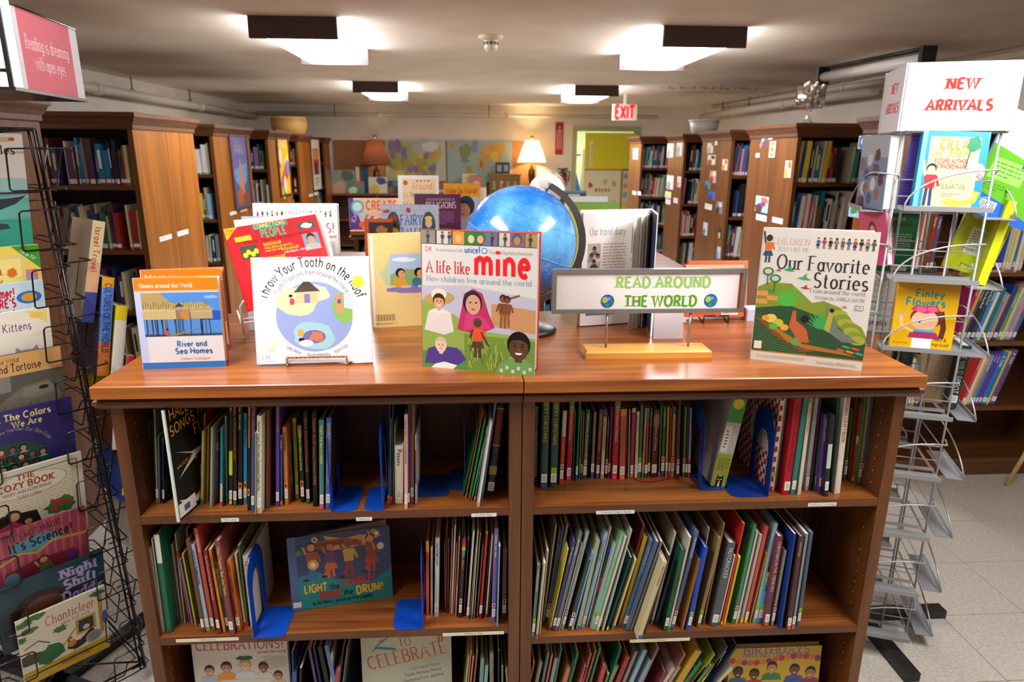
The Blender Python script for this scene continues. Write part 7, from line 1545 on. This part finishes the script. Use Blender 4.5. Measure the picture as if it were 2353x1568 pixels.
root = lambda k: [q for q in COL.objects if q.get('label') == (SL+SR)[k][4]][0]
whitelab = lambda a, A: (a.rect(0, 0, 1, A, '#e8e4e0'), a.lines(.15, A*.3, .85, A*.8, 2, '#b0aca8', .4))
for k, (xl, yt, xr, yb) in ((0, (366, 545, 395, 557)), (0, (407, 533, 433, 545)), (1, (528, 488, 544, 496)), (1, (552, 480, 568, 488)), (3, (710, 447, 719, 453)), (3, (722, 443, 731, 450))):
    on_end('label_holder', None, None, XP[k]+.0008, -1, xl, yt, xr, yb, whitelab, root(k))
XQ = {k: SR[k][1]-.0008 for k in range(5)}
for k, (xl, yt, xr, yb) in ((1, (1738, 491, 1763, 505)), (1, (1775, 498, 1800, 511)), (2, (1620, 467, 1637, 480)), (3, (1530, 457, 1541, 468)), (3, (1548, 454, 1558, 466)), (1, (1737, 352, 1746, 362)), (4, (1453, 438, 1462, 447)), (4, (1465, 439, 1473, 448))):
    on_end('label_holder', None, None, XQ[k]-.0008, 1, xl, yt, xr, yb, whitelab, root(k+5))
def blobart(bg, *cs):
    def f(a, A):
        a.rect(0, 0, 1, A, bg)
        for i, c in enumerate(cs): a.blob(.3+.4*((i*3) % 4)/3, A*(.25+.5*((i*2) % 3)/2), .3-.04*i, .3*A-.04*i, c, i+3, 16, .2)
    return f
cards = [
 (1, (1758, 301, 1777, 321), 'round blue earth sticker on the end panel under the shell bowl', blobart('#dce4e8', '#2c6cb0', '#4c9c5c')),
 (1, (1748, 316, 1757, 339), 'small orange and blue flame card on the end panel under the shell bowl', blobart('#2c4c9c', '#e8782c', '#f0b83c')),
 (1, (1770, 325, 1784, 362), 'rainbow ring cutout on the end panel under the shell bowl', lambda a, A: (a.ell(.5, A*.5, .5, A*.48, '#e8e4dc', 24), a.ell(.5, A*.5, .44, A*.43, '#d8502c', 24), a.ell(.5, A*.5, .36, A*.34, '#e8a83c', 24), a.ell(.5, A*.5, .25, A*.24, '#e8e4dc', 24), a.ell(.5, A*.5, .14, A*.14, '#2c2c30', 16))),
 (1, (1806, 369, 1821, 408), 'cream card with a small yellow animal on the end panel under the shell bowl', blobart('#e8e0cc', '#e0a84c', '#c86c3c')),
 (1, (1738, 449, 1768, 486), 'photo card of raised hands on the end panel under the shell bowl', blobart('#a8c4e4', '#5c3c34', '#b86c5c', '#7c4c84')),
 (2, (1637, 312, 1650, 334), 'white ring cutout high on the third right bookcase end', blobart('#e4ded0', '#8c5c3c')),
 (2, (1626, 329, 1640, 352), 'folded white paper cutout left of the ring cutout', blobart('#dcd8d0', '#b8b0a4')),
 (2, (1627, 356, 1645, 378), 'brown and white paper bird on the third right bookcase end', blobart('#e4dcd0', '#8c6048', '#5c3c30')),
 (2, (1661, 366, 1673, 391), 'cream card with an orange figure on the third right bookcase end', blobart('#ece4d0', '#d88c4c', '#c86030')),
 (2, (1632, 392, 1647, 420), 'pinkish cutout on the third right bookcase end', blobart('#c8a08c', '#8c4c3c', '#e8dcd0')),
 (2, (1621, 415, 1633, 434), 'teal square sticker on the third right bookcase end', blobart('#4c8c9c', '#2c4c5c')),
 (2, (1629, 439, 1643, 458), 'blue square sticker on the third right bookcase end', blobart('#3c5cc8', '#2c3c8c')),
 (2, (1647, 462, 1661, 490), 'black and white photo card on the third right bookcase end', blobart('#7c7c7c', '#2c2c2c', '#c8c8c8')),
 (2, (1617, 510, 1627, 540), 'diamond shaped silver cutout on the third right bookcase end', blobart('#c8ccd0', '#6c7484')),
 (2, (1652, 522, 1661, 546), 'dark flower picture low on the third right bookcase end', blobart('#2c2824', '#d8b45c')),
 (2, (1649, 566, 1657, 593), 'tall thin blue and white sticker low on the third right bookcase end', blobart('#b8c4dc', '#8c9cc8')),
 (3, (1534, 330, 1549, 362), 'white winged paper cutout on the fourth right bookcase end', blobart('#e4e0d8', '#b4aca4')),
 (3, (1557, 315, 1570, 359), 'long white paper chain on the fourth right bookcase end', blobart('#e8e8ec', '#9ca8b8')),
 (3, (1533, 402, 1549, 434), 'white lace-like cutout on the fourth right bookcase end', blobart('#dcdce0', '#a4a4a8')),
 (3, (1557, 405, 1566, 430), 'narrow white card on the fourth right bookcase end', blobart('#e4dcd4', '#b89c8c')),
 (3, (1529, 439, 1543, 454), 'pale yellow oval cutout on the fourth right bookcase end', blobart('#e4dc9c', '#c8c8a8')),
 (4, (1455, 341, 1467, 366), 'pale blue and white card on the farthest right bookcase end', blobart('#c8d8e8', '#8cacc8')),
 (0, (1975, 312, 2002, 342), 'black card with a blue earth on the near right bookcase end', lambda a, A: (a.rect(0, 0, 1, A, '#e0dcd4'), a.rect(.07, .07, .93, A-.07, '#1c2028'), a.ell(.36, A*.5, .26, .34, '#3c74b8', 24), a.ell(.36, A*.55, .14, .14, '#c8d8e4'), a.lines(.65, A*.5, .9, A*.75, 2, '#8c8c90'))),
 (0, (1953, 468, 1980, 498), 'pale blue card with a green dragon on the near right bookcase end', lambda a, A: (a.rect(0, 0, 1, A, '#a8d8ec'), a.blob(.45, A*.6, .3, .2, '#3c9c5c', 3), a.line([(.2, A*.3), (.6, A*.4), (.85, A*.7)], .08, '#3c9c5c'), a.ell(.6, A*.2, .12, .06, '#e8e4dc')))]
for k, q, lb, ar in cards: on_end('picture_card', lb, 'picture card', XQ[k]-.0004, 1, *q, ar, group='cards stuck on the bookcase ends')

# ------------------------------------------------------------------ things on top of the tall bookcases
p = ony(666, 306, 7.85); p.z = 1.735; s_ = depth(p)/FPX; r = empty('basket', 'round tan woven basket on top of the left bookcases near the back', 'basket', p)
b = MB(); w_ = 40*s_; hh = 40*s_; b.lathe([(0, 0), (w_*.78, 0), (w_*.93, hh*.25), (w_, hh*.6), (w_*.97, hh), (w_*.93, hh), (w_*.95, hh*.6), (w_*.74, .015), (0, .015)], 0, 0, 32, '#c49a54'); b.build('bowl', 'plain', r)
b = MB(); [b.tube([((w_*(.93+.07*min(1, k/5))+.002)*math.cos(t*.26), (w_*(.93+.07*min(1, k/5))+.002)*math.sin(t*.26), hh*(.25+.09*k)) for t in range(24)], .004, '#a87c38', 5, True) for k in range(8)]; b.build('weave', 'plain', r)['kind'] = 'stuff'
p = ony(1617, 304, 5.85); p.z = 1.735; s_ = depth(p)/FPX; r = empty('planter', 'white ribbed planter on top of the fourth right bookcase', 'planter', p)
b = MB(); w_ = 34*s_; hh = 31*s_; b.lathe([(0, 0), (w_*.8, 0), (w_, hh), (w_*.95, hh), (w_*.75, .02), (0, .02)], 0, 0, 28, '#d4d0c8'); b.build('pot', 'plain', r); b = MB(); b.lathe([(w_*1.0, hh-.012), (w_*1.04, hh-.012), (w_*1.04, hh+.004), (w_*.96, hh+.004)], 0, 0, 28, '#dcd8d0'); b.build('rim', 'plain', r)
p = ony(1856, 281, 3.08); p.z = 1.735; s_ = depth(p)/FPX; r = empty('trifle_bowl', 'footed clear glass bowl filled with seashells on the second right bookcase', 'bowl', p)
w_ = 33*s_; b = MB(); z0, z1 = 34*s_, 82*s_
b.lathe([(0, 0), (w_*.55, 0), (w_*.5, .006), (w_*.25, .02), (w_*.14, z0*.6), (w_*.2, z0), (w_*.85, z0+.004), (w_*.92, z0+.02), (w_, z1), (w_*.97, z1), (w_*.88, z0+.022), (0, z0+.012)], 0, 0, 36); b.build('glass', 'glass', r)
rg = random.Random(9); sh_ = []
for k in range(46):
    an, rr = rg.uniform(0, 6.28), w_*.78*math.sqrt(rg.random()); z = z0+.025+(z1-z0-.005)*(k/46.0); b = MB(); s1_ = rg.uniform(.013, .02)
    n = 9
    prof = [(0, 0)]+[(s1_*math.sin(math.pi*i/n)**.7*(1-.45*i/n), s1_*2.0*i/n) for i in range(1, n)]+[(0, s1_*2)]
    b.lathe(prof, 0, 0, 10, rg.choice(['#d8c8b4', '#c8b098', '#e4dccc', '#a88c74', '#d0c0ac'])); b.tube([(s1_*.5*math.cos(t), s1_*.5*math.sin(t), s1_*(.4+.12*t)) for t in [q*.7 for q in range(12)]], s1_*.16, '#b89c80', 5)
    o = b.build('seashell', 'matte'); o.matrix_world = TR(p.x+rr*math.cos(an)*(.9 if k > 36 else 1), p.y+rr*math.sin(an), p.z+z) @ RX(rg.uniform(0, 180)) @ RY(rg.uniform(0, 180)); sh_.append(o)
    tag(o, 'pale seashell heaped in the footed glass bowl on the bookcase', 'seashell', 'seashells in the glass bowl')

# ------------------------------------------------------------------ back wall: counter, maps, lamps
YC = 9.55; zc = ony(900, 445, YC).z; xc0, xc1 = ony(748, 445, YC).x, ony(1215, 445, YC).x
r = empty('wall_counter', 'long low dark bookcase along the back wall below the maps', 'bookcase', (xc0, YC, 0))
b = MB(); b.box(xc0, YC-.02, zc-.03, xc1, YB-.02, zc); part(b, 'tabletop', 'wx', r); b = MB(); b.box(xc0, YB-.03, 0, xc1, YB-.022, zc-.03); part(b, 'back_panel', 'back', r)
for k in range(5): x = xc0+(xc1-xc0-.03)*k/4; b = MB(); b.box(x, YC, 0, x+.03, YB-.02, zc-.03); part(b, 'side_panel', 'edgez', r)
for z in (.1, .5): b = MB(); b.box(xc0, YC, z-.02, xc1, YB-.02, z); part(b, 'shelf', 'wx', r)
def on_wall(name, label, cat, xl, yt, xr, yb, Y, col, art, mat='matte', thick=.01, mk=None):
    p, q = ony(xl, yt, Y), ony(xr, yb, Y); W, H = q.x-p.x, p.z-q.z; rr = empty(name, label, cat, (p.x, Y, q.z)); b = MB(); b.box(0, 0, 0, W, thick, H, col); b.build('board', 'matte', rr)
    if art: a = Art(6e-4); a.xf = lambda u, v: (u*W, v*W); art(a, H/W); a.build('print', rr, TR(0, -.001, 0), mat)
    return rr
on_wall('pinboard', 'long orange-brown pinboard on the back wall behind the maps', 'pinboard', 764, 322, 1232, 436, 9.985, '#a8724c', None)
def art_us(a, A):
    rg = random.Random(6); a.rect(0, 0, 1, A, '#b4bcac'); a.P([(.1, A*.95), (.2, A*.97), (.45, A*.93), (.9, A*.9), (.95, A*.7), (.88, A*.5), (.82, A*.3), (.84, A*.08), (.7, A*.12), (.45, A*.1), (.3, A*.2), (.15, A*.4), (.05, A*.7)], '#b8a83c')
    for k in range(34): a.blob(.12+.72*((k % 8)/8)+.02*((k//8) % 2), A*(.18+.17*(k//8)), .065, .1*A/.62, rg.choice(['#c8a84c', '#a8a834', '#c89434', '#7c6c94', '#9ca85c', '#b88c40', '#8c9c3c', '#8c749c']), k, 7, .12)
    a.blob(.6, A*.85, .18, .12, '#a8ac9c', 3); a.ell(.75, A*.85, .14, .08, '#c8ccc4')
on_wall('wall_map', 'glossy map of the United States on the back wall, left of the two maps', 'map', 884, 322, 1025, 416, 9.97, '#b4bcac', art_us, 'print', .004)
def art_ww(a, A):
    a.rect(0, 0, 1, A, '#94a8a4'); a.P([(.03, A*.95), (.1, A*.95), (.12, A*.8), (.05, A*.82)], '#b88c34'); a.P([(.18, A*.85), (.3, A*.93), (.38, A*.85), (.36, A*.66), (.26, A*.55), (.2, A*.62)], '#7c8450'); a.P([(.22, A*.6), (.3, A*.62), (.34, A*.5), (.28, A*.45), (.21, A*.5)], '#6c8c74'); a.P([(.28, A*.42), (.38, A*.38), (.38, A*.25), (.32, A*.08), (.3, A*.25)], '#9c9c2c'); a.blob(.42, A*.86, .05, .1, '#7c84b4', 3)
    a.P([(.46, A*.6), (.56, A*.62), (.6, A*.5), (.58, A*.3), (.54, A*.28), (.5, A*.42), (.46, A*.48)], '#b09c40'); a.P([(.5, A*.7), (.55, A*.85), (.75, A*.95), (.9, A*.9), (.85, A*.7), (.78, A*.5), (.7, A*.55), (.62, A*.5), (.55, A*.6)], '#c0903c'); a.blob(.72, A*.62, .06, .08, '#c8b03c', 5); a.blob(.6, A*.75, .06, .06, '#b8a04c', 6); a.blob(.52, A*.45, .03, .05, '#a8583c', 7)
on_wall('wall_map', 'grey-green world map on the back wall, right of the two maps', 'map', 1027, 323, 1177, 420, 9.97, '#94a8a4', art_ww, 'print', .004)
on_wall('fire_notice', 'narrow dark red vertical fire extinguisher notice on the back wall', 'sign', 1277, 281, 1293, 355, 9.985, '#8c2434', lambda a, A: (a.rect(0, 0, 1, A, '#8c2434'), a.rect(.18, .7, .82, A-1.0, '#c8a8a0'), a.rect(.28, .8, .72, A-1.1, '#94283a'), [a.rect(.4, .95+.33*k, .6, 1.12+.33*k, '#d8b8b0') for k in range(8)]))
def lamp(px, ysb, yst, rb, rt, lit, lab, ybase):
    p = ony(px, ybase, 9.72); p.z = zc; s_ = depth(p)/FPX; r = empty('table_lamp', lab, 'lamp', p); zb, zt_ = (ybase-ysb)*s_, (ybase-yst)*s_
    b = MB(); b.lathe([(0, 0), (.07, 0), (.07, .02), (.025, .05), (.03, .12), (.055, zb*.55), (.05, zb*.75), (.02, zb*.85), (.012, zb+.05), (0, zb+.05)], 0, 0, 20); b.build('base', newmat('lamp_brass', '#5c4020', .3, .6), r)
    sm = newmat('shade_lit' if lit else 'shade_dark', '#f0d8a0' if lit else '#6c4430', .8); n_, l_, bs = nodes(sm)
    tr = n_.new('ShaderNodeBsdfTranslucent'); tr.inputs[0].default_value = lin('#ffe8b8' if lit else '#c0704c'); mx = n_.new('ShaderNodeMixShader'); mx.inputs[0].default_value = .7 if lit else .18
    l_.new(bs.outputs[0], mx.inputs[1]); l_.new(tr.outputs[0], mx.inputs[2]); l_.new(mx.outputs[0], n_['Material Output'].inputs[0])
    b = MB(); b.lathe([(rb*s_, zb), (rt*s_, zt_)], 0, 0, 36); b.build('lamp_shade', sm, r)
    b = MB(); b.sphere(0, 0, zt_+.05, .03); b.tube([(0, 0, zb), (0, 0, zt_+.05)], .006); b.build('finial', 'gold', r)
    L = bpy.data.lights.new('bulb', 'POINT'); L.energy = 30 if lit else 3.5; L.color = (1, .74, .42); L.shadow_soft_size = .05; lo = bpy.data.objects.new('bulb', L); COL.objects.link(lo); lo.parent = r; lo.location = (0, 0, (zb+zt_)/2)
lamp(867, 379, 326, 34, 16, False, 'table lamp with a brown shade at the left of the back counter', 443)
lamp(1221, 374, 327, 33, 15, True, 'table lamp with a glowing cream shade at the right of the back counter', 443)
def back_book(lab, xl, yt, xr, Y, col, art, yb=444):
    p, q = ony(xl, yt, Y), ony(xr, yt, Y); cover_book('picture_book', lab, TR(p.x, Y, zc+.001) @ RX(-4), q.x-p.x, p.z-zc, th=.02, col=col, art=art)
back_book('grey landscape picture book at the left end of the back counter', 760, 391, 814, 9.6, '#94988c', blobart('#94988c', '#c8a48c', '#5c6c5c'))
back_book('green-bordered small picture book on the back counter', 799, 416, 836, 9.57, '#5c8c74', blobart('#5c8c74', '#c8d8c8', '#b86c54'))
back_book('dark blue book behind the green-bordered one on the back counter', 831, 386, 845, 9.7, '#24487c', None)
back_book('thin white book standing beside the dark blue one on the back counter', 816, 384, 824, 9.7, '#d8d0c4', None)
back_book('cream picture book with a small blue animal in front of the brown lamp', 846, 407, 889, 9.58, '#d0ccb4', blobart('#d0ccb4', '#c8b84c', '#3c4c84'))
back_book('dark patterned book right of the cream one on the back counter', 890, 416, 915, 9.6, '#3c3c48', blobart('#3c3c48', '#8c5c44', '#5c6c8c'))
back_book('yellow-green picture book behind the dark patterned one', 893, 391, 930, 9.72, '#9ca468', blobart('#9ca468', '#5c7c8c', '#b8a45c'))
back_book('pale yellow picture book left of the toy house on the back counter', 1062, 399, 1095, 9.7, '#d0bc90', blobart('#d0bc90', '#c8c0a0'))
back_book('pink and green picture book beside the wooden toy house', 1078, 403, 1117, 9.6, '#6c8c4c', lambda a, A: (a.rect(0, 0, 1, A, '#6c8c4c'), a.rect(.1, .1, .75, A-.1, '#c85c6c'), a.blob(.42, A*.5, .2, .2, '#d8b8a8', 3)))
x0, x1 = ony(1122, 443, 9.6).x, ony(1198, 443, 9.6).x; zt_ = ony(1150, 399, 9.6).z-zc; W = x1-x0
r = empty('toy_house', 'wooden cabinet with a tiny red light, on the back counter beside the glowing lamp', 'cabinet', (x0, 9.6, zc))
M['oak'] = newmat('oak', '#7c5818', .4); b = MB(); b.box(.02, 0, 0, W-.02, .25, zt_-.03, None); b.build('body', 'oak', r); b = MB(); b.loft([(0, -.02, W, .27, zt_-.03), (0, -.02, W, .27, zt_-.01), (.02, 0, W-.02, .25, zt_)]); b.build('roof', 'oak', r)
for k in range(4): b = MB(); x = W*(.1+.21*k); b.box(x, -.008, .04, x+W*.15, 0, zt_*.7, '#3c2c10'); b.box(x+.01, -.01, .05, x+W*.15-.01, -.008, zt_*.66, '#8c7c50'); b.build('window', 'plain', r)
b = MB(); b.sphere(W*.41, -.014, zt_*.58, .012); b.build('indicator_light', 'led', r)
x0, x1 = ony(1139, 398, 9.65).x, ony(1171, 398, 9.65).x; r = empty('radio', 'small black box with two pale windows on top of the wooden cabinet', 'radio', (x0, 9.65, zc+zt_)); W = x1-x0
b = MB(); b.box(0, 0, 0, W, .12, .17, '#1c2430'); b.build('body', 'plain', r); b = MB(); b.box(W*.1, -.004, .03, W*.42, 0, .13, '#8c949c'); b.box(W*.58, -.004, .03, W*.9, 0, .13, '#8c949c'); b.build('window', 'plain', r)
p = ony(1291, 428, 9.9); r = empty('fire_extinguisher', 'dark fire extinguisher with red label hung on the back wall by the door', 'fire extinguisher', (p.x, 9.88, p.z)); hh = ony(1291, 388, 9.9).z-p.z
b = MB(); b.lathe([(0, 0), (.075, 0), (.078, .02), (.078, hh*.7), (.05, hh*.82), (.02, hh*.88), (.02, hh*.95), (0, hh*.95)], 0, 0, 20, '#3c2c2c'); b.build('cylinder_body', 'plain', r); b = MB(); b.lathe([(.079, hh*.25), (.079, hh*.55)], 0, 0, 20, '#a02c34'); b.build('label_band', 'plain', r)
b = MB(); b.tube([(-.08, 0, hh*1.0), (0, 0, hh*.97), (.09, 0, hh*1.02)], .012, '#1c1c1c'); b.tube([(.03, 0, hh*.95), (.12, -.02, hh*.8), (.1, -.02, hh*.3)], .01, '#1c1c1c'); b.build('handle_and_hose', 'plain', r)
# wooden easel leg at the right edge
r = empty('wooden_easel', 'pale pine easel leg reaching the floor at the right edge', 'easel', (2.48, 1.40, 0))
b = MB(); b.tube([(0, 0, .004), (.14, 0, .38), (.5, 0, 1.35)], .013, None, 4); b.build('leg', 'pine', r); b = MB(); b.tube([(.98, 0, .004), (.5, 0, 1.35)], .013, None, 4); b.build('leg', 'pine', r); b = MB(); b.tube([(.5, -.35, .004), (.5, -.01, 1.3)], .013, None, 4); b.build('leg', 'pine', r)
b = MB(); b.box(.10, -.022, .355, .88, -.008, .385); b.build('crossbar', 'pine', r)
# painted handprint marks on the ceiling
a = Art(2e-4); p = onz(1628, 202, CEIL-.001); rg = random.Random(4)
for k in range(26): a.blob(-.5+.045*k, rg.uniform(-.12, .12), .02, .05, rg.choice(['#b86c5c', '#7c9474', '#8c6c7c', '#a8806c']), k, 10, .3)
o = a.build('painted_marks', None, TR(p.x, p.y, CEIL-.0006) @ RX(90), 'matte'); tag(o, 'faded row of painted marks on the ceiling right of the exit sign', 'painting')
